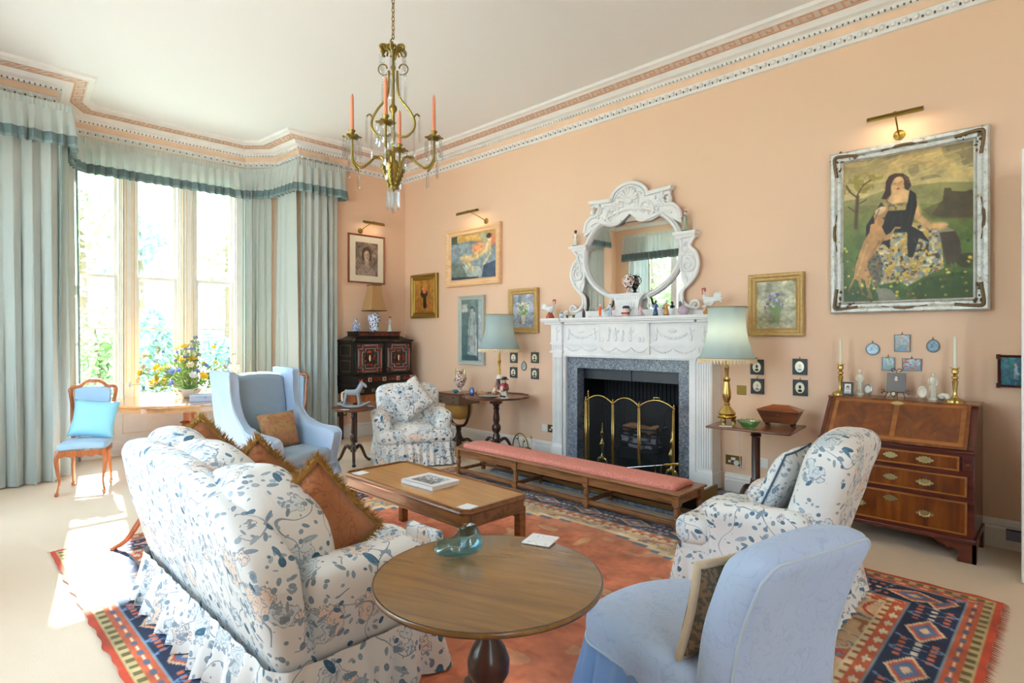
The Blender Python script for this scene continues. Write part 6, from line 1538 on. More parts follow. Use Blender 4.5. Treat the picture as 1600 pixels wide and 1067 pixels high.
for k in range(16):
    a = k*0.42; r = 0.042*(1-k/20); o.ell((r*0.7*math.cos(a), 0.01*k*0.2, 0.024+r*0.4*math.sin(a)+0.004), (0.020*(1-k/22), 0.016, 0.018*(1-k/22)), 8, 6)
m = o.build('sea_shell', m_ivory, ang=180); m.location = (6.895, -0.16, BT); tag(m, 'small white coiled shell near the right candlestick', 'shell')
t = thing('plaque_on_easel', 'grey relief plaque on a thin black wire easel on the bureau', 'plaque', (6.60, -0.13, BT))
M = Matrix.Rotation(-0.16, 4, 'X')
MB().xf(M).box(-0.062, 0.062, -0.004, 0.004, 0.045, 0.19).build('plaque', flat('pewter_grey', '726C6A', 0.45), t, bevel=0.002)
MB().xf(M).ell((0, -0.005, 0.15), (0.008, 0.004, 0.012), 8, 6).ell((0, -0.005, 0.135), (0.012, 0.004, 0.010), 8, 6).build('relief_bust', m_ivory, t)
b = MB()
for s in (-1, 1):
    b.tube([(s*0.05, -0.005, 0.042), (s*0.065, -0.035, 0.0025)], 0.0025, 5); b.tube(spline([(s*0.09, -0.02, 0.05), (s*0.075, -0.022, 0.062), (s*0.07, -0.02, 0.045), (s*0.09, -0.02, 0.036), (s*0.08, -0.02, 0.028)], 4), 0.0025, 5)
    b.tube(spline([(0, 0.03, 0.205), (s*0.02, 0.03, 0.22), (s*0.035, 0.03, 0.205), (s*0.02, 0.03, 0.195)], 4), 0.0028, 5)
b.tube([(-0.08, -0.02, 0.040), (0.08, -0.02, 0.040)], 0.0025, 5).tube([(0, 0.03, 0.20), (0, 0.06, 0.0025)], 0.0025, 5)
b.build('easel', m_black, t)
# ---------------------------------------------------------------- sewing table with its ornaments
t = thing('work_table', 'small drawered work table with gold silk bag beside the floral armchair', 'table', (1.75, -0.38, 0))
MB().box(-0.245, 0.235, -0.19, 0.18, 0.72, 0.745).build('top', m_mahogx, t, bevel=0.004)
MB().box(-0.235, 0.225, -0.18, 0.17, 0.60, 0.72).build('case', flat('greyed_walnut', '6E5644', 0.35), t)
for r_ in range(2):
    d = MB().box(-0.225, 0.215, -0.188, -0.18, 0.608+r_*0.056, 0.658+r_*0.056).build('drawer', flat('greyed_drawer', '7A6250', 0.35), t, bevel=0.002)
    for x in (-0.13, 0.12): MB().ell((x, -0.195, 0.633+r_*0.056), (0.008, 0.010, 0.008), 8, 6).build('knob', m_ebony, d)
MB().rbox((0, 0, 0.50), (0.36, 0.28, 0.22), 0.07, 6, lambda p: Vector((p.x*(1-0.9*(0.6-p.z)), p.y*(1-0.9*(0.6-p.z)), p.z))).build('silk_bag', cloth('gold_pleated_silk', 'B8893E', 'C99A4C', 30), t, ang=180, weld=True)
for s in (-1, 1):
    MB().tube(spline([(s*0.21, 0, 0.60), (s*0.20, 0, 0.46), (s*0.13, 0, 0.33), (0.0, 0, 0.29)], 6), 0.020, 8).build('lyre_support', m_mahog, t)
MB().lathe([(0, 0.31), (0.05, 0.31), (0.04, 0.28), (0.03, 0.22), (0.045, 0.16), (0.09, 0.10), (0, 0.09)], (0, 0, 0), 18).build('column', m_mahog, t)
for k in range(4): b = MB(); tripod_leg(b, k*PI/2+PI/4, 0.05, 0.27, 0.10, 0.020); b.build('leg', m_mahog, t)
t = thing('imari_urn', 'two handled imari urn on the work table', 'urn', (1.72, -0.33, 0.745))
MB().lathe([(0, 0), (0.055, 0), (0.055, 0.01), (0.02, 0.03), (0.022, 0.045), (0.06, 0.09), (0.085, 0.14), (0.088, 0.18), (0.06, 0.215), (0.04, 0.23), (0.042, 0.26), (0.055, 0.27), (0, 0.275)], (0, 0, 0), 24).build('body', m_imari, t)
for s in (-1, 1): MB().tube(spline([(s*0.085, 0, 0.17), (s*0.11, 0, 0.24), (s*0.09, 0, 0.30), (s*0.06, 0, 0.29), (s*0.05, 0, 0.26)], 5), 0.009, 8).build('handle', m_pale_brass, t)
m = MB().lathe([(0, 0), (0.02, 0), (0.035, 0.02), (0.03, 0.035), (0.012, 0.045), (0, 0.046)], (0, 0, 0), 14).tube([(0.03, 0, 0.02), (0.055, 0, 0.035)], [0.008, 0.004], 6).tube([(-0.03, 0, 0.015), (-0.055, 0, 0.025), (-0.035, 0, 0.04)], 0.005, 6).build('oil_lamp', flat('teal_glaze', '2E7A84', 0.2)); m.location = (1.83, -0.50, 0.745); tag(m, 'little teal teapot shaped lamp in front of the urn', 'ornament')
# ornaments on the scalloped table
LT = 0.752
t = thing('cameo_plaque', 'small blue oval plaque standing on the scalloped table', 'plaque', (2.26, -0.60, LT), 0.2)
b = MB(); b.prism([(0.035*math.cos(2*PI*k/20), 0.055+0.045*math.sin(2*PI*k/20)+0.0) for k in range(20)], -0.006, 0.006, 'y'); b.build('plaque', flat('cobalt_blue', '2E5AA0', 0.2), t)
MB().ell((0, -0.008, 0.055), (0.020, 0.004, 0.028), 10, 6).build('cameo', m_bw2, t)
MB().box(-0.02, 0.02, -0.012, 0.02, 0, 0.012).build('stand', m_ebony, t)
m = MB().lathe([(0, 0), (0.06, 0), (0.065, 0.008), (0.125, 0.030), (0.128, 0.034), (0.12, 0.034), (0.06, 0.014), (0, 0.012)], (0, 0, 0), 32).build('pewter_plate', flat('pale_grey_plate', 'A9A9A4', 0.35, 0.4)); m.location = (2.66, -0.69, LT); tag(m, 'shallow grey dish on the scalloped table', 'dish')
o = MB(); o.mat(0).lathe([(0, 0), (0.055, 0), (0.055, 0.012), (0.03, 0.02), (0, 0.02)], (0, 0, 0), 14)
for s in (-1, 1): o.mat(0).tube([(s*0.022, 0, 0.015), (s*0.024, -0.01, 0.06), (s*0.03, -0.03, 0.09)], [0.016, 0.018, 0.022], 8); o.mat(4).box(min(s*0.010, s*0.034), max(s*0.010, s*0.034), -0.035, 0.012, 0.016, 0.034)
o.mat(1).lathe([(0.04, 0.075), (0.055, 0.11), (0.05, 0.15), (0.03, 0.18), (0, 0.19)], (0, 0, 0), 14)
for s in (-1, 1): o.mat(1).tube([(s*0.045, 0, 0.165), (s*0.065, -0.02, 0.125), (s*0.03, -0.055, 0.115)], 0.016, 7)
o.mat(2).ell((0, -0.045, 0.115), (0.028, 0.02, 0.035), 10, 8).ell((0, -0.005, 0.205), (0.028, 0.028, 0.032), 12, 8).ell((0, -0.034, 0.203), (0.006, 0.009, 0.008), 6, 5)
o.mat(3).lathe([(0, 0.222), (0.052, 0.222), (0.056, 0.228), (0.035, 0.235), (0.025, 0.255), (0, 0.258)], (0, 0, 0), 14)
o.mat(5).tube([(-0.05, 0, 0.10), (-0.03, -0.03, 0.085), (0.03, -0.03, 0.085), (0.05, 0, 0.10)], 0.014, 6)
m = o.build('toby_jug', fig_cols('EDEAE0', '8A3038', 'E8C4A8', '1E1A1C', '22262E', '5FA060')); m.location = (2.79, -0.56, LT); tag(m, 'seated toby jug with black hat and red coat on the scalloped table', 'jug')
o = MB(); cr_ = crease(0.02, 20, 3)
for k, (x, y) in enumerate(((-0.14, 0.03), (-0.06, -0.04), (0.05, -0.05), (-0.10, -0.01))): o.rbox((x, y, 0.022), (0.07, 0.05, 0.042), 0.018, 3, cr_)
m = o.build('shell_heap', flat('tan_shell', 'B98A62', 0.5), weld=True, ang=180); m.location = (2.42, -0.52, LT+0.006); tag(m, 'brown shells scattered round the foot of the left lamp', 'shells')
# right table: caddy, bowl, card
t = thing('tea_caddy', 'sarcophagus shaped wooden tea caddy on the right table', 'box', (5.80, -0.27, 0.737), 0.10)
w0, w1 = 0.115, 0.165
b = MB(); b.rings([[(-a, -c, z), (a, -c, z), (a, c, z), (-a, c, z)] for a, c, z in ((0.118, 0.062, 0.022), (0.162, 0.092, 0.125))]); b.build('body', m_mahogx, t, ang=20)
b = MB(); b.rings([[(-a, -c, z), (a, -c, z), (a, c, z), (-a, c, z)] for a, c, z in ((0.166, 0.096, 0.126), (0.166, 0.096, 0.134), (0.066, 0.034, 0.168), (0.062, 0.030, 0.172))]); b.build('lid', wood('warm_mahogany', '6E3418', '9C5228', 1, 0.25, 0), t, ang=20)
for sx in (-1, 1):
    for sy in (-1, 1): MB().ell((sx*0.10, sy*0.045, 0.012), (0.014, 0.014, 0.0125), 8, 6).build('bun_foot', m_ebony, t)
MB().ell((0, -0.080, 0.092), (0.008, 0.003, 0.008), 8, 6).build('escutcheon', m_brass, t)
def bowl():
    b = MB(); N = 48; rs = []
    def row(r, z, k_=0.0): return [(r*(1+k_*math.cos(12*2*PI*k/N))*math.cos(2*PI*k/N), r*(1+k_*math.cos(12*2*PI*k/N))*math.sin(2*PI*k/N), z+k_*0.1*math.cos(12*2*PI*k/N)) for k in range(N)]
    b.rings([row(0.001, 0.004), row(0.045, 0.0), row(0.052, 0.006), row(0.075, 0.035, 0.02), row(0.092, 0.062, 0.04), row(0.088, 0.062, 0.04), row(0.070, 0.036, 0.02), row(0.045, 0.011), row(0.001, 0.010)]); m = b.build('glass_bowl', m_greenglass, ang=180); return m
m = bowl(); m.location = (5.67, -0.60, 0.737); tag(m, 'small green pressed glass bowl on the right table', 'bowl')
m = MB().box(-0.05, 0.05, -0.035, 0.035, 0, 0.002).build('note_card', flat('white_card', 'E8E2DC', 0.6)); m.location = (5.50, -0.66, 0.737); m.rotation_euler = (0, 0, 0.3); tag(m, 'white card lying by the foot of the right lamp', 'card')
# rocking horse
t = thing('rocking_horse', 'small grey wooden rocking horse on the tripod table', 'ornament', (1.57, -1.83, 0.653), 0.80)
b = MB(); b.rings([[(x, y*ry, z+q*rz) for y, q in [(math.cos(2*PI*k/12), math.sin(2*PI*k/12)) for k in range(12)]] for x, z, ry, rz in ((-0.10, 0.175, 0.01, 0.015), (-0.095, 0.175, 0.03, 0.035), (-0.04, 0.172, 0.034, 0.035), (0.03, 0.175, 0.034, 0.036), (0.06, 0.185, 0.028, 0.036), (0.075, 0.19, 0.01, 0.02))])
b.tube([(0.05, 0, 0.19), (0.085, 0, 0.24), (0.10, 0, 0.275)], [0.033, 0.026, 0.022], 10); b.tube([(0.09, 0, 0.285), (0.13, 0, 0.262), (0.15, 0, 0.235)], [0.022, 0.019, 0.013], 10)
for s in (-1, 1): b.tube([(0.095, s*0.012, 0.295), (0.10, s*0.014, 0.315)], [0.008, 0.002], 6)
b.build('body', m_grey, t)
for sx, x in ((-1, -0.08), (1, 0.055)):
    for s in (-1, 1): MB().tube([(x, s*0.02, 0.16), (x+sx*0.01, s*0.03, 0.09), (x+sx*0.02, s*0.04, 0.035)], [0.018, 0.012, 0.011], 8).build('leg', m_grey, t)
for s in (-1, 1): MB().tube(spline([(-0.17, s*0.045, 0.055), (-0.09, s*0.045, 0.022), (0.0, s*0.045, 0.012), (0.09, s*0.045, 0.022), (0.18, s*0.045, 0.06)], 5), 0.011, 8).build('rocker', m_grey, t)
MB().box(-0.11, -0.085, -0.045, 0.045, 0.022, 0.030).box(0.085, 0.11, -0.045, 0.045, 0.022, 0.030).build('cross_bar', m_grey, t)
MB().tube(spline([(-0.10, 0, 0.185), (-0.125, 0, 0.17), (-0.13, 0, 0.12), (-0.12, 0, 0.07)], 5), [0.008]*5+[0.014]*6+[0.016]*5, 8).build('tail', flat('pale_rope', 'D8C8A8', 0.9), t)
MB().tube(spline([(0.05, 0, 0.225), (0.07, 0, 0.265), (0.09, 0, 0.30)], 4), 0.010, 6).build('mane', m_grey, t)
coaster('pale coaster under the rocking horse', (1.66, -2.0, 0.647), 0.3, 0.045)
# ---------------------------------------------------------------- pictures
def picture(name, label, wall, a0, a1, z0, z1, fw, fd, fmat, cv, cat='painting', inner=None, mount=None, corner=None, dep=0.0):
    """wall 'f' = fireplace wall (a = x), 'e' = end wall (a = y)"""
    ac, zc = (a0+a1)/2, (z0+z1)/2
    loc = (ac, -0.004, zc) if wall == 'f' else (0.004, ac, zc); rz = 0 if wall == 'f' else PI/2
    t = thing(name, label, cat, loc, rz); W, H = (a1-a0)/2, (z1-z0)/2
    prof_ = [(0, 0.0), (0.0, fd*0.8), (0.12, fd), (0.35, fd*0.92), (0.55, fd*0.6), (0.75, fd*0.55), (0.85, fd*0.7), (1.0, fd*0.45), (1.0, 0.0)]
    b = MB(); rs = [[(-W+fw*q, -d, -H+fw*q), (W-fw*q, -d, -H+fw*q), (W-fw*q, -d, H-fw*q), (-W+fw*q, -d, H-fw*q)] for q, d in prof_]
    b.rings(rs, loop=True, caps=False); b.build('frame', fmat, t, ang=25)
    w2, h2 = W-fw, H-fw; yy = -fd*0.35
    if mount:
        mw, mh, mm = mount; b = MB(); b.box(-w2, -w2+mw, yy-0.003, yy, -h2, h2).box(w2-mw, w2, yy-0.003, yy, -h2, h2).box(-w2+mw, w2-mw, yy-0.003, yy, -h2, -h2+mh).box(-w2+mw, w2-mw, yy-0.003, yy, h2-mh, h2); b.build('mount', mm, t); w2 -= mw; h2 -= mh
    if inner:
        iw, im = inner; b = MB(); b.box(-w2, -w2+iw, yy-0.008, yy, -h2, h2).box(w2-iw, w2, yy-0.008, yy, -h2, h2).box(-w2+iw, w2-iw, yy-0.008, yy, -h2, -h2+iw).box(-w2+iw, w2-iw, yy-0.008, yy, h2-iw, h2); b.build('inner_slip', im, t); w2 -= iw; h2 -= iw
    canvas_mesh('picture', cv, lambda u, v: (-w2+2*w2*u, yy, h2-2*h2*v), m_paint, t)
    if corner:
        rnd = random.Random(3)
        for sx in (-1, 1):
            for sz in (-1, 1):
                b = MB(); b.tube(spline([(sx*(W-0.20), -fd*0.75, sz*(H-fw*0.5)), (sx*(W-0.10), -fd*0.8, sz*(H-fw*0.35)), (sx*(W-fw*0.4), -fd*0.85, sz*(H-fw*0.4)), (sx*(W-fw*0.35), -fd*0.8, sz*(H-0.10)), (sx*(W-fw*0.5), -fd*0.75, sz*(H-0.20))], 6), 0.014, 7)
                for k in range(26):
                    u = rnd.uniform(0, 0.20); v = rnd.uniform(0.15, 0.85)*fw
                    x, z = (W-u, H-v) if k % 2 else (W-v, H-u)
                    b.ell((sx*x, -fd*0.75, sz*z), (rnd.uniform(.005, .014), 0.010, rnd.uniform(.005, .014)), 6, 4)
                b.build('carved_corner', corner, t, ang=60)
            b = MB(); b.tube(spline([(sx*(W-fw*0.5), -fd*0.7, -0.15), (sx*(W-fw*0.3), -fd*0.75, 0.0), (sx*(W-fw*0.5), -fd*0.7, 0.15)], 6), [0.006]*4+[0.014]*5+[0.006]*4, 6); b.build('carved_scroll', corner, t)
            b = MB(); b.tube(spline([(-0.15, -fd*0.7, sx*(H-fw*0.5)), (0.0, -fd*0.75, sx*(H-fw*0.3)), (0.15, -fd*0.7, sx*(H-fw*0.5))], 6), [0.006]*4+[0.014]*5+[0.006]*4, 6); b.build('carved_scroll', corner, t)
    return t
def big_painting():
    c = Cv(260, 335, '8A8048', 7)
    c.grad('8C7A4E', 'B4A06A', 0, 0.14); c.grad('B4A06A', 'C8B478', 0.14, 0.30); cl = c.noise(9, 3)
    c.put(((cl > 0.55) & (c.Y < 0.22)).astype(float), 'D0AE70', 0.5); c.put(((cl < 0.36) & (c.Y < 0.2) & (c.X > .35)).astype(float), '6E6248', 0.6)
    c.grad('7E7A44', '55682E', 0.30, 0.6); c.grad('55682E', '3C5524', 0.6, 1.0)
    c.poly([(0.000,0.266),(0.169,0.264),(0.355,0.229),(0.591,0.229),(0.771,0.232),(1.004,0.263),(1.004,0.401),(0.591,0.354),(0.000,0.303)], '8A8452')
    c.poly([(0.636,0.399),(0.792,0.358),(1.004,0.373),(1.004,0.496),(0.704,0.466)], '5C5634')
    c.poly([(0.704,0.437),(0.787,0.357),(0.798,0.275),(0.846,0.281),(0.852,0.301),(0.942,0.317),(0.984,0.308),(1.004,0.320),(1.004,0.487),(0.759,0.462)], '4C4028')
    for x, y, r in ((0.181,0.139,.10), (0.079,0.136,.085), (0.269,0.130,.07), (0.039,0.184,.07), (0.181,0.190,.08)):
        c.put(c.em(x, y, r, r*0.55)*(c.noise(50, 9) > 0.42), '8A7C34', 0.85)
    for l, w_ in (([(0.104,0.470),(0.111,0.353),(0.120,0.248)], .022), ([(0.120,0.258),(0.053,0.207),(0.026,0.161)], .01), ([(0.117,0.237),(0.169,0.169),(0.232,0.146)], .01), ([(0.092,0.351),(0.039,0.313)], .007), ([(0.130,0.302),(0.194,0.278)], .008)): c.line(l, w_, '4A3620')
    c.poly([(0.268,0.912),(0.378,0.917),(0.474,0.992),(0.305,1.002)], '7A786A')
    c.poly([(0.764,0.546),(0.872,0.556),(0.909,0.631),(0.925,0.767),(0.813,0.781),(0.780,0.640)], '46382A'); c.ell(.96, .76, .08, .05, '3C3A22'); c.poly([(0.737,0.543),(0.803,0.525),(0.878,0.563),(0.764,0.566)], '8E8468')
    sk = [(0.403,0.539),(0.527,0.539),(0.562,0.472),(0.748,0.540),(0.772,0.601),(0.796,0.798),(0.636,0.858),(0.526,0.908),(0.450,0.869),(0.244,0.901),(0.200,0.762),(0.231,0.649),(0.330,0.605)]
    c.poly(sk, 'A89874'); m = c.pm(sk); n1, n2 = c.noise(58, 21), c.noise(50, 22)
    c.put(m*(n1 > 0.68), '3C342A'); c.put(m*(n2 > 0.66), 'C8A04A'); c.put(m*(n2 < 0.30), '7E8684'); c.put(m*(n1 < 0.24), 'D0C4A0')
    c.put(m*c.em(.26, .78, .07, .14), '2E2A26', .55)
    c.poly([(0.409,0.246),(0.492,0.236),(0.536,0.262),(0.527,0.337),(0.451,0.359),(0.361,0.323)], 'D8AE78')
    c.line([(0.574,0.342),(0.602,0.446),(0.692,0.515),(0.792,0.522)], .045, 'CFA06A'); c.ell(.79, .518, .035, .012, 'D8A878')
    c.poly([(0.343,0.295),(0.403,0.333),(0.510,0.335),(0.510,0.381),(0.379,0.380),(0.312,0.338)], 'A88A52'); c.put(c.pm([(0.343,0.295),(0.403,0.333),(0.510,0.335),(0.510,0.381),(0.379,0.380),(0.312,0.338)])*(n1 > .55), '6A6048')
    c.poly([(0.543,0.253),(0.589,0.286),(0.598,0.365),(0.574,0.443),(0.558,0.502),(0.636,0.549),(0.692,0.624),(0.613,0.587),(0.567,0.714),(0.527,0.711),(0.521,0.539),(0.391,0.527),(0.385,0.650),(0.342,0.606),(0.269,0.600),(0.191,0.551),(0.191,0.467),(0.269,0.370),(0.312,0.312),(0.379,0.380),(0.510,0.388),(0.531,0.317)], '1C1814')
    c.poly([(0.318,0.287),(0.349,0.234),(0.355,0.172),(0.379,0.139),(0.421,0.125),(0.487,0.134),(0.534,0.166),(0.553,0.224),(0.531,0.256),(0.504,0.243),(0.493,0.191),(0.439,0.153),(0.391,0.198),(0.394,0.270),(0.355,0.297)], '3A2216')
    c.ell(0.445, 0.205, 0.052, 0.058, 'DCB07A', 0.35); c.line([(.412, .197), (.435, .199)], .004, '6A4428'); c.line([(.460, .194), (.482, .188)], .004, '6A4428'); c.put(c.em(.47, .22, .03, .03), 'C88E5A', .4); c.ell(.452, .235, .014, .006, 'A8442E'); c.line([(.447, .20), (.45, .218)], .006, 'B88854')
    c.line([(.40, .15), (.375, .2), (.37, .26)], .03, '3A2216')
    c.poly([(0.254,0.400),(0.281,0.366),(0.367,0.339),(0.373,0.376),(0.345,0.420),(0.337,0.460),(0.321,0.485),(0.355,0.545),(0.391,0.532),(0.427,0.492),(0.474,0.500),(0.468,0.511),(0.429,0.510),(0.381,0.580),(0.330,0.584),(0.281,0.642),(0.212,0.721),(0.200,0.752),(0.231,0.838),(0.219,0.910),(0.250,0.983),(0.219,0.982),(0.193,0.909),(0.183,0.856),(0.149,0.833),(0.168,0.940),(0.191,0.960),(0.155,0.955),(0.124,0.853),(0.094,0.836),(0.039,0.933),(0.030,0.924),(0.085,0.830),(0.104,0.736),(0.168,0.581),(0.219,0.512),(0.229,0.460),(0.263,0.453)], 'B98A58')
    c.ell(.31, .37, .05, .025, 'D8B890', -.5); c.ell(.27, .49, .035, .02, 'C28A58'); c.ell(.335, .425, .008, .006, '2A1A10')
    c.dots(110, lambda x, y: y > 0.75 or (y > .6 and (x < .12 or x > .93)), 0.009, ['C8B83C', 'D8D070', '8A5A30', '2E4A1C'], 5)
    grass = (c.Y > 0.62) & (np.abs(c.a[..., 1]-c.a[..., 0]) > 0.08) & (c.a[..., 1] > c.a[..., 0])
    c.strokes(900, grass, ['6A8038', '2E4A1C', '4A6A2C', '7A8A48'], 0.03, 0.004, -PI/2, 0.4, 3, 0.6)
    skm = c.pm(sk) > 0; c.strokes(260, skm & (c.Y > .55), ['4A4438', 'D8CCA8', '8C8266'], 0.06, 0.004, PI/2, 0.35, 5, 0.45)
    c.strokes(160, (c.Y < .2), ['C8AE78', '8A7A58', 'DCC48C', '6E664E'], 0.10, 0.010, -0.25, 0.2, 7, 0.35)
    c.line([(.30, .58), (.25, .66), (.205, .72)], .012, '8A5C36', .6); c.line([(.335, .57), (.30, .60)], .01, '7A4E2E', .6); c.line([(.20, .60), (.15, .72), (.12, .80)], .012, 'D8B082', .6); c.line([(.225, .80), (.21, .88)], .008, '8A5C36', .6)
    for l in ([(.56, .30), (.55, .40), (.53, .48)], [(.42, .42), (.40, .50)], [(.47, .40), (.48, .52)], [(.30, .36), (.25, .45)]): c.line(l, .008, '3A342C', .6)
    c.put(c.em(.9, .95, .35, .12), '2A3A18', .45); c.put(c.em(.1, .97, .2, .08), '2A3A18', .45)
    c.mottle(0.10, 20); c.blur(1)
    picture('oil_painting', 'large oil painting of a woman with a pale dog in a silvered frame', 'f', 6.123, 7.15, 1.676, 2.998, 0.095, 0.055, m_silver, c, corner=flat('dark_worn_gilt', '6E5638', 0.5, 0.3, bump=(40, 0.6)))
big_painting()
def nude():
    c = Cv(165, 135, '7C8488', 3)
    c.poly([(0,0),(1,0),(1,0.179),(0.740,0.220),(0.448,0.148),(0.002,0.166)], 'C8A25C'); c.poly([(0, 0), (.14, 0), (.14, .2), (0, .2)], '4A5A50')
    c.poly([(0.002,0.166),(0.449,0.216),(0.833,0.235),(1.0,0.518),(1.0,0.812),(0.741,0.741),(0.006,0.567)], '8898A0'); c.ell(.62, .34, .15, .14, 'DC9468'); c.ell(.93, .2, .06, .15, 'D07A5A'); c.ell(.74, .1, .07, .1, '9AA08C')
    c.poly([(0.006,0.590),(0.351,0.698),(0.403,0.995),(0,1)], '6C7A72'); c.poly([(0.248,0.687),(0.647,0.731),(0.719,0.976),(0.403,0.981)], 'A9B4AC'); c.poly([(0.741,0.720),(1,0.644),(1,1),(0.70,0.99)], '33445A'); c.line([(0, .96), (.6, .99)], .06, '2E3A4E')
    for l, w_ in (([(.86, .25), (.80, .38), (.62, .50), (.45, .54), (.28, .52)], .13), ([(.25, .52), (.42, .66), (.50, .82)], .07), ([(.88, .3), (.87, .5), (.74, .70)], .045), ([(.45, .55), (.30, .60)], .08)): c.line(l, w_, 'DCC08A')
    c.ell(.86, .16, .045, .07, 'DCBE8C'); c.ell(.85, .10, .055, .06, '4A3226'); c.line([(.85, .2), (.86, .28)], .04, 'D8B884'); c.line([(.78, .33), (.60, .47), (.45, .51)], .02, 'C8A06A'); c.line([(.30, .62), (.45, .85)], .03, 'C4CCC0')
    c.strokes(300, (c.Y > .55), ['A8B4A8', '5A6A6A', '8C9A98'], .07, .006, 1.2, .6, 4, .35); c.mottle(0.15, 16); c.blur(2)
    picture('oil_painting', 'painting of a reclining figure in a wide pale limed frame', 'f', 1.079, 2.189, 2.18, 2.99, 0.095, 0.06, m_pine, c)
nude()
c = Cv(44, 60, 'A8742A', 5); c.grad('B88030', '8A5A22'); c.poly([(.3, 0), (.42, 0), (.36, .8), (.28, .8)], '8E5E22'); c.poly([(.62, 0), (.8, 0), (.75, .75), (.66, .78)], '93642A'); c.poly([(0, .82), (1, .80), (1, 1), (0, 1)], '9C6428')
c.ell(.48, .42, .2, .14, '2E2A16'); c.poly([(.42, .45), (.58, .45), (.62, .85), (.5, .9), (.42, .84)], '2A1A12'); c.ell(.5, .34, .11, .08, 'B85A3A'); c.ell(.44, .26, .05, .05, 'C8805A'); c.mottle(.15, 14)
picture('oil_painting', 'small dark orange flower painting in a gilt frame near the corner', 'f', 0.203, 0.856, 1.752, 2.418, 0.09, 0.05, m_gilt, c)
c = Cv(34, 84, '4C6468', 5); c.grad('6A7E7A', '38565E'); c.poly([(0, .07), (.3, .07), (.3, .2), (0, .2)], 'AEB2AA'); c.ell(.52, .14, .09, .035, '3A322C'); c.ell(.52, .17, .07, .03, 'B8B4A8'); c.poly([(.42, .20), (.66, .20), (.74, .4), (.78, .92), (.3, .90), (.34, .4)], '9EA4A2'); c.line([(.45, .3), (.36, .6), (.38, .85)], .02, '6C7674'); c.line([(.62, .3), (.66, .85)], .02, '7A8482'); c.poly([(.84, 0), (1, 0), (1, 1), (.84, 1)], 'A8B2B4'); c.mottle(.15, 18)
picture('glazed_drawing', 'tall narrow drawing of a standing woman in a silver grey frame', 'f', 1.335, 1.868, 1.083, 2.042, 0.06, 0.045, flat('grey_silver_frame', 'B9BFB6', 0.4, 0.1, bump=(60, 0.4)), c, 'drawing')
def flowers(seed, bgc, leaf, vase, petals, w_=52, h=66):
    c = Cv(w_, h, bgc, seed); c.mottle(.25, 7); r = np.random.RandomState(seed)
    for k in range(16):
        a = -PI/2+r.uniform(-1.1, 1.1); L = r.uniform(.2, .42); e = (.5+math.cos(a)*L*.9, .62+math.sin(a)*L); c.line([(.5, .65), e], .012, leaf); c.ell(e[0], e[1], .04, .03, petals[r.randint(len(petals))])
    c.ell(.5, .55, .2, .11, leaf, al=.8); c.dots(22, lambda x, y: abs(x-.5) < .3 and .25 < y < .6, .025, petals, seed); c.poly([(.38, .62), (.62, .62), (.57, .90), (.43, .90)], vase); c.mottle(.1, 20); return c
picture('oil_painting', 'flower painting in a worn gilt frame behind the left lamp', 'f', 2.331, 2.843, 1.52, 2.085, 0.075, 0.045, m_gilt2, flowers(4, '8E94A0', '6E8A4A', 'C4BCA8', ['D8C86A', 'C8CCD0', 'E0DCA0']))
picture('oil_painting', 'blue flower painting in a worn gilt frame behind the right lamp', 'f', 5.438, 5.912, 1.488, 2.046, 0.07, 0.045, m_gilt2, flowers(8, 'A8A488', '6E8450', '7E9060', ['7E7AA8', 'B8A8B8', '5A4660', 'C8C0C8']))
c = Cv(80, 96, '7E6C60', 5); c.mottle(.3, 8); c.ell(.5, .34, .23, .22, '43342C'); c.ell(.36, .42, .09, .12, '4A3A32'); c.ell(.64, .42, .09, .12, '43342C'); c.poly([(.42, .5), (.58, .5), (.6, .72), (.4, .72)], 'A8937F'); c.ell(.5, .40, .13, .17, 'C4AE9A'); c.put(c.em(.56, .42, .07, .13), 'A08A78', .6); c.ell(.445, .375, .028, .009, '3A2C26'); c.ell(.555, .375, .028, .009, '3A2C26'); c.line([(.41, .352), (.475, .347)], .008, '54443A'); c.line([(.525, .347), (.59, .352)], .008, '54443A'); c.ell(.5, .478, .035, .010, '7E5A4C'); c.line([(.505, .38), (.515, .435)], .012, '9C8674'); c.ell(.5, .90, .42, .2, '9A887C'); c.line([(.3, .75), (.5, .9), (.7, .75)], .03, '7A6A60'); c.mottle(.12, 22)
picture('charcoal_portrait', 'sepia portrait of a woman in a cream mount above the cabinet', 'e', -1.011, -0.391, 2.266, 2.99, 0.025, 0.03, flat('thin_rosewood_frame', '9A5A3A', 0.4), c, 'portrait', mount=(0.095, 0.09, flat('cream_mount', 'EFE4CC', 0.8)))
c = Cv(40, 46, '2E6E74', 5); c.grad('5A7E98', '20506A'); c.noise(5, 2); c.put((c.noise(8, 4) > .55).astype(float), '2A7C74', .7); c.ell(.72, .26, .06, .06, 'C8A890'); c.poly([(.66, .3), (.8, .3), (.86, .8), (.62, .8)], '8CA4B4'); c.ell(.85, .6, .08, .03, 'A8B890'); c.mottle(.25, 9)
t = picture('oil_painting', 'small dark picture of a pale figure in a notched frame beside the door', 'f', 7.188, 7.335, 1.13, 1.358, 0.018, 0.02, m_walnutd, c)
for sx in (-1, 1):
    for sz in (-1, 1): MB().box(min(sx*0.056, sx*0.080), max(sx*0.056, sx*0.080), -0.018, 0, min(sz*0.085, sz*0.118), max(sz*0.085, sz*0.118)).build('corner_block', m_walnutd, t)
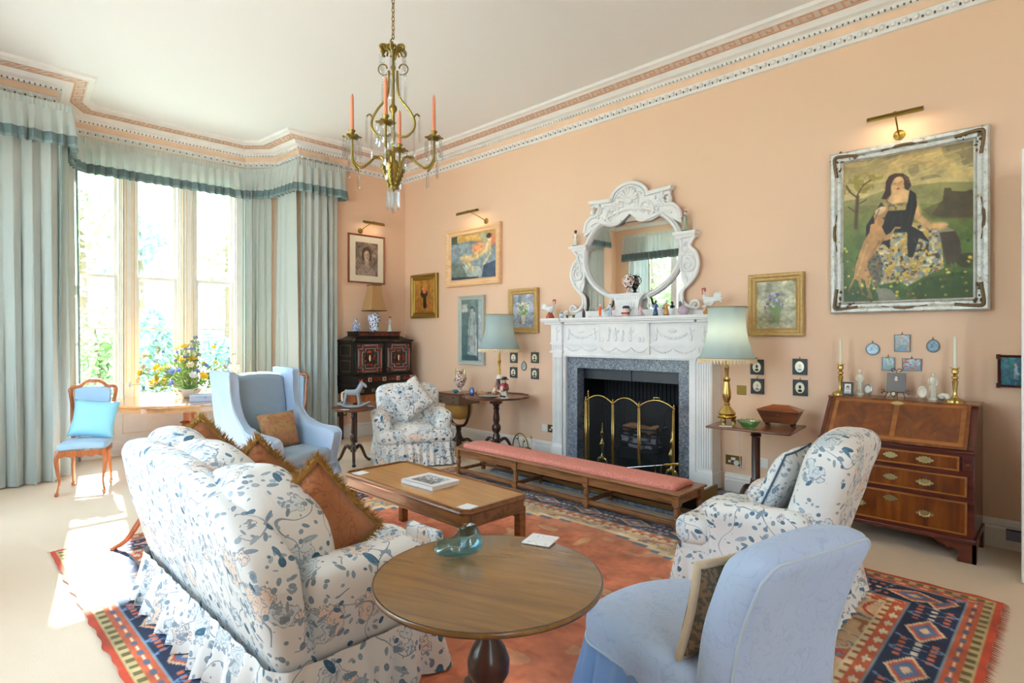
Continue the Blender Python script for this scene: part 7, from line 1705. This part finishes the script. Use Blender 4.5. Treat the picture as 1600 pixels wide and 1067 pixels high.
# miniatures hung on both sides
def mini(label, x, z, w_, h, kind, group, bgm=None, seed=1, dark=True):
    t = thing('framed_miniature', label, 'miniature', (x, -0.002, z), 0, group); N = 20
    if kind == 'sq':
        MB().box(-w_/2, w_/2, -0.012, 0, -h/2, h/2).build('frame', bgm or m_ebony, t, bevel=0.001)
        rx_, rz_ = w_*0.28, h*0.30
        b = MB(); b.rings([[(rx_*s*math.cos(2*PI*k/N), y, rz_*s*math.sin(2*PI*k/N)) for k in range(N)] for s, y in ((0.9, -0.012), (0.95, -0.016), (1.1, -0.016), (1.15, -0.012))], caps=False); b.build('oval_bezel', m_pale_brass, t)
    elif kind == 'ov':
        rx_, rz_ = w_/2, h/2
        b = MB(); b.rings([[(rx_*s*math.cos(2*PI*k/N), y, rz_*s*math.sin(2*PI*k/N)) for k in range(N)] for s, y in ((0.8, -0.006), (0.85, -0.012), (0.97, -0.012), (1.0, 0.0))], caps=False); b.build('frame', bgm or m_steel, t); rx_ *= 0.85; rz_ *= 0.85
    else:
        b = MB(); b.box(-w_/2, -w_/2+0.006, -0.012, 0, -h/2, h/2).box(w_/2-0.006, w_/2, -0.012, 0, -h/2, h/2).box(-w_/2+0.006, w_/2-0.006, -0.012, 0, -h/2, -h/2+0.006).box(-w_/2+0.006, w_/2-0.006, -0.012, 0, h/2-0.006, h/2); b.build('frame', bgm or m_steel, t)
    if kind == 're':
        c = Cv(20, 20, '8FA8B8', seed); c.grad('C4D4DC', '86A0B2'); c.mottle(.18, 6); c.put((c.noise(6, seed) > .62).astype(float), ['C8B49A', '8CA890', 'C87A6A'][seed % 3]); canvas_mesh('scene', c, lambda u, v: ((u-.5)*(w_-.01), -0.008, (.5-v)*(h-.01)), m_glossp, t)
    else:
        c = Cv(20, 24, 'E8E2D4', seed)
        if kind == 'sq' and dark: c.ell(.5, .42, .17, .2, '2A2622'); c.ell(.5, .95, .34, .3, '2A2622')
        elif kind == 'sq': c.ell(.5, .42, .2, .22, 'C8B8A4'); c.ell(.5, .95, .36, .3, '7E8CA8')
        else: c.grad('A4BECC', '7C98AA'); c.mottle(.2, 5)
        canvas_mesh('portrait', c, lambda u, v: (rx_*(2*u-1)*math.sqrt(max(0, 1-(2*v-1)**2/2)), -0.0125 if kind == 'sq' else -0.007, rz_*(1-2*v)*math.sqrt(max(0, 1-(2*u-1)**2/2))), m_glossp, t)
    MB().tube([(0, -0.008, h/2), (0, -0.006, h/2+0.02)], 0.0025, 5).ell((0, -0.008, h/2+0.004), (0.007, 0.003, 0.005), 6, 4).build('hook', m_brassd, t)
m_dsil = flat('dark_silver', '70767E', 0.4, 0.5)
m_glossp = paintmat('glazed_miniature', 0.12, 0.02, 100)
navyf = flat('navy_black_frame', '14161F', 0.4)
for lab, x, z, s, dk in (('black square silhouette nearest the lamp shade, upper left of the right hand four', 5.505, 1.205, 1, True), ('square miniature with a pale oval face, lower left of the right hand four', 5.508, 1.03, 2, False), ('square miniature with a blue and gold oval, upper right of the right hand four', 5.872, 1.222, 3, False), ('square black silhouette, lower right of the right hand four', 5.875, 1.04, 4, True)):
    mini(lab, x, z, 0.118, 0.138, 'sq', 'miniatures right of the chimneypiece', navyf, s, dk)
dg = flat('dark_grey_frame', '3C3C3E', 0.4)
for lab, x, z, s, dk in (('dark square miniature beside the left lamp, upper left of its group', 2.405, 1.205, 5, False), ('dark square miniature, lower left of the group beside the left lamp', 2.402, 1.015, 6, True), ('dark square miniature next to the chimneypiece, upper right of the left hand group', 2.772, 1.215, 7, True), ('darkest square miniature next to the chimneypiece, lower right of the left hand group', 2.772, 1.015, 8, True)):
    mini(lab, x, z, 0.125, 0.135, 'sq', 'miniatures left of the chimneypiece', dg, s, dk)
mini('small oval miniature in the middle of the left hand group', 2.585, 1.10, 0.09, 0.115, 'ov', None, m_brassd, 9)
mini('round silver miniature at the left above the bureau', 6.42, 1.385, 0.10, 0.10, 'ov', 'silver miniatures above the bureau', m_dsil, 10)
mini('round silver miniature at the right above the bureau', 6.815, 1.415, 0.085, 0.10, 'ov', 'silver miniatures above the bureau', m_dsil, 11)
mini('largest rectangular blue miniature, top centre above the bureau', 6.62, 1.435, 0.105, 0.135, 're', 'silver miniatures above the bureau', m_dsil, 12)
mini('small rectangular green miniature, lower left above the bureau', 6.528, 1.27, 0.085, 0.105, 're', 'silver miniatures above the bureau', m_dsil, 13)
mini('wide blue miniature with a red patch, lower right above the bureau', 6.682, 1.27, 0.125, 0.095, 're', 'silver miniatures above the bureau', m_dsil, 14)
# ---------------------------------------------------------------- picture lights
def piclight(label, wall, a, z, L, out=0.16, side=0.0, lit=2.0, up=0.10):
    loc = (a, 0, z) if wall == 'f' else (0, a, z); rz = 0 if wall == 'f' else PI/2
    t = thing('picture_light', label, 'lamp', loc, rz, None)
    b = MB(); b.rings([[(x, -out+0.034*math.sin(q), up+0.034*math.cos(q)) for q in [PI*k/8-1.95 for k in range(9)]] for x in (-L/2, L/2)], closed=False, caps=False)
    b.rings([[(x, -out+0.031*math.sin(q), up+0.031*math.cos(q)) for q in [PI*k/8-1.95 for k in range(9)]] for x in (-L/2, L/2)], closed=False, caps=False)
    for x in (-L/2, L/2-0.004): b.prism([(-out+0.034*math.sin(q), up+0.034*math.cos(q)) for q in [PI*k/8-1.95 for k in range(9)]], x, x+0.004, 'x')
    b.build('shade', m_brassd, t, ang=50)
    MB().tube([(-L/2+0.03, -out, up+0.010), (L/2-0.03, -out, up+0.010)], 0.006, 8).build('bulb', m_bulb, t)
    MB().tube(spline([(side, -0.012, 0.0), (side, -0.04, 0.01), (side*0.6, -out*0.6, up*0.7), (0, -out, up+0.03)], 5), 0.006, 7).ell((0, -out, up+0.03), (0.016, 0.008, 0.012), 8, 6).build('arm', m_brassd, t)
    MB().xf(Matrix.Translation((side, 0, 0)) @ Matrix.Rotation(PI/2, 4, 'X')).lathe([(0, 0), (0.04, 0.0), (0.04, 0.006), (0.02, 0.015), (0, 0.018)], (0, 0, 0), 18).build('wall_plate', m_brassd, t)
    l = bpy.data.lights.new('picture_lamp', 'AREA'); l.shape = 'RECTANGLE'; l.size = L-0.04; l.size_y = 0.012; l.energy = lit*0.6; l.color = (1, 0.78, 0.5)
    o = bpy.data.objects.new('picture_lamp', l); COL.objects.link(o); o.parent = t; o.location = (0, -out+0.003, up+0.004); o.rotation_euler = (math.radians(18), 0, 0)
piclight('brass picture light over the large painting', 'f', 6.60, 3.06, 0.36, 0.16, 0.0, 2.0)
piclight('brass picture light over the limed frame painting', 'f', 1.72, 3.04, 0.40, 0.20, 0.16, 1.5)
piclight('brass picture light over the sepia portrait', 'e', -0.66, 3.04, 0.34, 0.14, -0.14, 0.8)
# ---------------------------------------------------------------- table lamps
def lampshade(t, z0, z1, r0, r1, mat, n=8, lightW=12, fringe=True):
    b = MB(); R = 12; N = n*6; rs = []
    for i in range(R+1):
        q = i/R; r = r0+(r1-r0)*(q**1.0)-0.035*math.sin(PI*q)*(1.0)
        if i == R: r = r1
        row = []
        for k in range(N):
            a = 2*PI*k/N; f = (k % 6)/6; sc = 1-0.025*math.sin(PI*f)
            row.append((r*sc*math.cos(a), r*sc*math.sin(a), z0+(z1-z0)*q))
        rs.append(row)
    b.rings(rs, caps=False); sh = b.build('shade', mat, t, ang=180)
    for z, r in ((z0+0.002, r0), (z1-0.002, r1)): MB().tube([(r*math.cos(2*PI*k/N), r*math.sin(2*PI*k/N), z) for k in range(N)], 0.006, 6, closed=True).build('shade_trim', flat('braid_trim', 'A89A78', 0.8), sh)
    if fringe:
        b = MB(); K = 56
        for k in range(K):
            a = 2*PI*k/K; x, y = r0*math.cos(a), r0*math.sin(a); b.ell((x, y, z0-0.022), (0.009, 0.009, 0.022), 6, 5)
        b.tube([(r0*math.cos(2*PI*k/N), r0*math.sin(2*PI*k/N), z0-0.003) for k in range(N)], 0.007, 6, closed=True)
        b.build('bead_fringe', m_tassel, sh)
    MB().ell((0, 0, z0+0.10), (0.035, 0.035, 0.05), 12, 8).build('bulb', m_bulb if lightW else m_porc, t)
    if lightW:
        l = bpy.data.lights.new('lamp_light', 'POINT'); l.energy = lightW; l.color = (1, 0.72, 0.42); l.shadow_soft_size = 0.05
        o = bpy.data.objects.new('lamp_light', l); COL.objects.link(o); o.parent = t; o.location = (0, 0, z0+0.22)
t = thing('brass_table_lamp', 'tall brass lamp with blue shade, lit, on the rectangular table', 'lamp', (5.44, -0.50, 0.737))
for k in range(3):
    a = k*2*PI/3+0.5; MB().lathe([(0, 0), (0.018, 0), (0.016, 0.01), (0.022, 0.03), (0.014, 0.045), (0.018, 0.055), (0, 0.056)], (0.055*math.cos(a), 0.055*math.sin(a), 0), 12).build('foot', m_brass, t)
MB().lathe([(0, 0.05), (0.075, 0.05), (0.08, 0.062), (0.065, 0.075), (0.075, 0.09), (0.06, 0.11), (0.04, 0.135), (0.022, 0.16), (0.03, 0.17), (0.02, 0.18), (0.034, 0.22), (0.036, 0.26), (0.022, 0.36), (0.03, 0.375), (0.03, 0.385), (0.015, 0.40), (0.018, 0.47), (0.022, 0.48), (0.014, 0.50), (0.012, 0.58), (0.01, 0.70), (0, 0.70)], (0, 0, 0), 24).build('base', m_brass, t)
lampshade(t, 0.56, 1.00, 0.235, 0.165, m_shade, lightW=5)
t = thing('figure_table_lamp', 'gilt lamp on a porcelain figure foot with blue shade, left of the fireplace', 'lamp', (2.52, -0.38, LT))
b = MB(); b.mat(0)
for s, dx in ((-1, -0.045), (1, 0.045)): b.tube(spline([(dx*2, -0.02, 0.02), (dx*1.3, 0, 0.09), (dx*0.8, 0, 0.15), (dx*0.4, 0, 0.20)], 5), [0.022]*6+[0.024]*10, 8)
b.ell((0, 0, 0.22), (0.045, 0.04, 0.045), 12, 8); b.mat(1).tube([(0.01, -0.03, 0.20), (0.03, -0.045, 0.14), (0.055, -0.035, 0.08)], [0.026, 0.026, 0.020], 7); b.mat(2).tube([(-0.04, -0.01, 0.17), (-0.06, -0.015, 0.10)], 0.018, 7); b.ell((-0.055, -0.02, 0.03), (0.035, 0.03, 0.028), 10, 6).ell((0.07, -0.01, 0.03), (0.03, 0.03, 0.028), 10, 6)
b.build('figure_foot', fig_cols('EDE2D2', '5A2A30', 'C87A52'), t, ang=60)
MB().lathe([(0, 0.25), (0.02, 0.25), (0.014, 0.28), (0.018, 0.32), (0.012, 0.34), (0.016, 0.39), (0.024, 0.42), (0.014, 0.44), (0.012, 0.52), (0.009, 0.70), (0, 0.70)], (0, 0, 0), 16).build('stem', flat('gilded_stem', 'C89A3A', 0.35, 0.7), t)
lampshade(t, 0.575, 0.995, 0.255, 0.175, m_shade, lightW=1.5)
t = thing('ginger_jar_lamp', 'blue and white jar lamp with square buff shade on the cabinet', 'lamp', (0.20, -0.69, 1.548))
MB().lathe([(0, 0), (0.06, 0), (0.065, 0.01), (0.062, 0.03), (0.08, 0.12), (0.095, 0.19), (0.09, 0.235), (0.06, 0.265), (0.04, 0.28), (0, 0.28)], (0, 0, 0), 28).build('jar', m_bw, t)
b = MB(); rs = []
for i in range(9):
    q = i/8; h = 0.074+(0.130-0.074)*(1-q)**1.5; rs.append([(x*h, y*h, 0.305+0.375*q) for x, y in ((-1, -1), (1, -1), (1, 1), (-1, 1))])
b.rings(rs, caps=False); sh = b.build('shade', m_shadeo, t, ang=50)
for h, z in ((0.131, 0.306), (0.075, 0.679)): MB().tube([(x*h, y*h, z) for x, y in ((-1, -1), (1, -1), (1, 1), (-1, 1))], 0.006, 6, closed=True).build('shade_trim', flat('dark_braid', '4A3A28', 0.8), sh)
MB().lathe([(0, 0.27), (0.012, 0.27), (0.012, 0.40), (0, 0.40)], (0, 0, 0), 10).build('lamp_fitting', m_brassd, t)
m = MB().box(-0.04, 0.04, -0.04, 0.04, 0, 0.12).lathe([(0.04, 0.12), (0.02, 0.145), (0.015, 0.17), (0.022, 0.185), (0, 0.187)], (0, 0, 0), 12).build('square_bottle', m_bw2, bevel=0.004); m.location = (0.20, -0.985, 1.549); tag(m, 'small white square bottle left of the jar lamp', 'bottle')
figurine('porcelain_figurine', 'slender pale figurine right of the jar lamp on the cabinet', 'figurine', (0.20, -0.42, 1.549), 0.235, 'D8D8D2', 'E8DACB', '9A6A5A')
# ---------------------------------------------------------------- sockets, cables
def socket(name, label, x, z, w_, h, mat, wall='f', parts=()):
    t = thing(name, label, 'socket', (x, -0.0, z) if wall == 'f' else (0, x, z), 0 if wall == 'f' else PI/2)
    MB().box(-w_/2, w_/2, -0.008, 0, -h/2, h/2).build('plate', mat, t, bevel=0.002)
    for (dx, dz, a, b_, nm) in parts: MB().box(dx-a, dx+a, -0.013, -0.008, dz-b_, dz+b_).build(nm, m_porc, t)
    return t
sp_ = ((-0.035, -0.012, 0.012, 0.010, 'switch'), (0.0, 0.015, 0.02, 0.012, 'switch'))
socket('wall_socket', 'brass double socket under the right lamp table', 5.285, 0.32, 0.15, 0.09, m_brassd, parts=sp_)
t = thing('mains_plug', 'round white plug in the brass socket under the right lamp table', 'plug', (5.325, -0.013, 0.305)); MB().xf(Matrix.Rotation(PI/2, 4, 'X')).lathe([(0, 0), (0.024, 0), (0.022, 0.03), (0, 0.032)], (0, 0, 0), 18).build('body', m_porc, t)
MB().tube(spline([(0, -0.02, -0.02), (0.05, -0.05, -0.03), (0.06, -0.10, 0.15), (0.08, -0.16, 0.385)], 8), 0.0035, 6).build('cable', m_porc, t)
socket('wall_socket', 'brass double socket beside the brass basket', 3.06, 0.36, 0.15, 0.09, m_brassd, parts=sp_)
socket('wall_socket', 'white socket plate next to the brass socket left of the chimneypiece', 2.93, 0.36, 0.08, 0.08, m_white)
socket('light_switch', 'small square brass outlet behind the right lamp', 5.36, 0.985, 0.085, 0.085, m_brassd, parts=())
socket('wall_socket', 'white double box low behind the right lamp table', 5.53, 0.335, 0.15, 0.085, m_white)
socket('wall_socket', 'brass double socket low beside the curtain', -1.10, 0.37, 0.15, 0.09, m_brassd, wall='e', parts=((-0.03, 0, 0.022, 0.022, 'plug'), (0.03, 0, 0.022, 0.022, 'plug')))
t = thing('skirting_vent', 'grey vent set in the skirting at the right edge', 'vent', (7.285, -0.031, 0.10)); MB().box(-0.05, 0.06, -0.006, 0, -0.035, 0.045).build('grille', flat('vent_grey', '8C98AC', 0.5), t); MB().box(-0.045, 0.055, -0.009, -0.006, 0.036, 0.042).build('slot', m_black, t)
# pipes clipped above the right pelmet
t = thing('curtain_brackets', 'two pale metal brackets above the right end of the pelmet', 'bracket', (0.15, -1.42, 3.84))
for y in (-0.06, 0.04): MB().box(0.0, 0.012, y-0.012, y+0.012, -0.04, 0.13).build('bracket', flat('pale_bracket', 'D8CDBA', 0.5), t)
# ---------------------------------------------------------------- chandelier
def chandelier():
    cx, cy_ = 4.365, -3.165
    t = thing('chandelier', 'gilt bronze chandelier with salmon candles and crystal drops', 'chandelier', (cx, cy_, 0))
    b = MB(); b.lathe([(0, 2.44), (0.012, 2.45), (0.02, 2.47), (0.035, 2.50), (0.05, 2.55), (0.065, 2.60), (0.07, 2.615), (0.02, 2.62), (0.015, 2.64), (0.012, 2.80), (0.02, 2.82), (0.012, 2.84), (0.011, 2.96), (0.026, 2.98), (0.026, 3.0), (0.011, 3.02), (0.010, 3.24), (0.018, 3.26), (0.01, 3.28), (0.008, 3.38), (0, 3.38)], (0, 0, 0), 16)
    for k in range(36):
        a = k*0.9; z = 2.47+0.14*(k/36); r = 0.025+0.05*(k/36); b.ell((r*math.cos(a), r*math.sin(a), z), (0.012, 0.012, 0.018), 6, 4)
    b.build('central_stem', m_bronze, t, ang=60)
    def crystal(x, y, z, L, w_=0.012, p=None):
        c = MB(); c.lathe([(0.0, 0), (0.005, -0.004), (0.005, -0.010), (0.0, -0.014)], (x, y, z), 6)
        c.lathe([(0.0, -0.014), (w_*0.55, -0.022), (w_*0.8, -0.03), (w_*0.8, -L+0.012), (w_*0.4, -L), (0, -L)], (x, y, z), 6); c.build('crystal_drop', m_crystal, p or t, ang=20)
    for k in range(4):
        a = math.radians(44.4+2+90*k)+PI/2
        ca, sa = math.cos(a), math.sin(a)
        def P(r, z): return (r*ca, r*sa, z)
        b = MB(); b.tube(spline([P(0.05, 2.60), P(0.07, 2.665), P(0.115, 2.67), P(0.16, 2.63), P(0.21, 2.60), P(0.25, 2.63), P(0.268, 2.67)], 6), 0.0085, 8)
        b.tube([P(0.268, 2.64), P(0.268, 2.79)], 0.008, 8); b.tube(spline([P(0.268, 2.66), P(0.255, 2.62), P(0.225, 2.575)], 4), [0.009]*8+[0.003], 6)
        b.ell(P(0.12, 2.67), (0.018, 0.018, 0.012), 6, 4); arm = b.build('arm', m_bronze, t)
        b = MB(); b.lathe([(0.0, 2.785), (0.02, 2.788), (0.05, 2.80), (0.052, 2.804), (0.018, 2.803), (0.014, 2.825), (0.022, 2.84), (0.022, 2.845), (0.012, 2.845)], P(0.268, 0), 14)
        for j in range(6): q = j*PI/3; b.ell((0.268*ca+0.052*math.cos(q), 0.268*sa+0.052*math.sin(q), 2.802), (0.012, 0.012, 0.006), 6, 4)
        b.build('drip_pan', m_bronze, arm)
        MB().lathe([(0.0, 2.84), (0.0125, 2.84), (0.010, 3.06), (0.003, 3.085), (0, 3.085)], P(0.268, 0), 12).build('candle', m_candle, arm)
        for j in range(6):
            q = j*PI/3+0.2; crystal(0.268*ca+0.054*math.cos(q), 0.268*sa+0.054*math.sin(q), 2.795, 0.135)
        crystal(*P(0.225, 2.58), 0.12); crystal(*P(0.29, 2.66), 0.13)
    # lyre tubes with scrolls
    for s in (-1, 1):
        for ax in (0,):
            d = (math.cos(math.radians(44.4)), math.sin(math.radians(44.4)))
            def Q(r, z): return (s*r*d[0], s*r*d[1], z)
            b = MB(); b.tube(spline([Q(0.028, 3.24), Q(0.028, 3.15), Q(0.045, 3.06), (Q(0.10, 2.99)), Q(0.138, 2.92), Q(0.138, 2.86), Q(0.10, 2.815), Q(0.06, 2.805), Q(0.01, 2.825)], 6), 0.0085, 8)
            pts = [Q(0.028+0.035+0.035*math.cos(q)*(1-0.12*q), 3.255+0.035*math.sin(q)*(1-0.12*q)) for q in [PI-0.35*k for k in range(16)]]
            b.tube(pts, [0.006-0.0002*k for k in range(16)], 6)
            b.tube(spline([Q(0.135, 2.93), Q(0.155, 2.955), Q(0.175, 2.94)], 4), 0.006, 6); b.build('lyre_tube', m_bronze, t)
            crystal(*Q(0.175, 2.935), 0.17, 0.010); crystal(*Q(0.140, 2.90), 0.24, 0.009); crystal(*Q(0.045, 3.23), 0.17, 0.012)
    # crown of leaves
    for j in range(6):
        q = j*PI/3+0.3; c_, s_ = math.cos(q), math.sin(q); b = MB()
        b.tube(spline([(0.01*c_, 0.01*s_, 3.34), (0.04*c_, 0.04*s_, 3.39), (0.075*c_, 0.075*s_, 3.39), (0.088*c_, 0.088*s_, 3.365), (0.07*c_, 0.07*s_, 3.352)], 5), [0.010]*6+[0.013]*8+[0.008]*7, 6)
        for m_ in (-1, 1): b.tube(spline([(0.03*c_, 0.03*s_, 3.37), (0.06*math.cos(q+m_*.3), 0.06*math.sin(q+m_*.3), 3.385), (0.08*math.cos(q+m_*.38), 0.08*math.sin(q+m_*.38), 3.365)], 4), 0.007, 5)
        b.build('crown_leaf', m_bronze, t)
        crystal(0.085*c_, 0.085*s_, 3.355, 0.15, 0.012)
        if j % 2: crystal(0.085*c_, 0.085*s_, 3.19, 0.17, 0.013)
    for j in range(8):
        q = j*PI/4; crystal(0.036*math.cos(q), 0.036*math.sin(q), 2.47, 0.12+0.03*(j % 2), 0.013)
    crystal(0, 0, 2.45, 0.15, 0.015)
    b = MB(); b.tube(spline([(0, 0, 3.375), (0.012, 0.012, 3.395), (0.0, 0, 3.42), (-0.012, -0.012, 3.44), (0, 0, 3.46)], 5), 0.004, 6); b.build('hook', m_black, t)
    b = MB(); z = 3.45; j = 0
    while z < CEIL-0.03:
        u = (1, 0) if j % 2 else (0, 1)
        b.tube([(u[0]*0.009*math.cos(q), u[1]*0.009*math.cos(q), z+0.017+0.019*math.sin(q)) for q in [2*PI*k/10 for k in range(10)]], 0.0032, 5, closed=True); z += 0.029; j += 1
    b.build('chain', m_brassd, t)
    MB().lathe([(0, CEIL-0.04), (0.02, CEIL-0.04), (0.05, CEIL-0.012), (0.06, CEIL), (0, CEIL)], (0, 0, 0), 16).build('ceiling_rose', m_bronze, t)
chandelier()
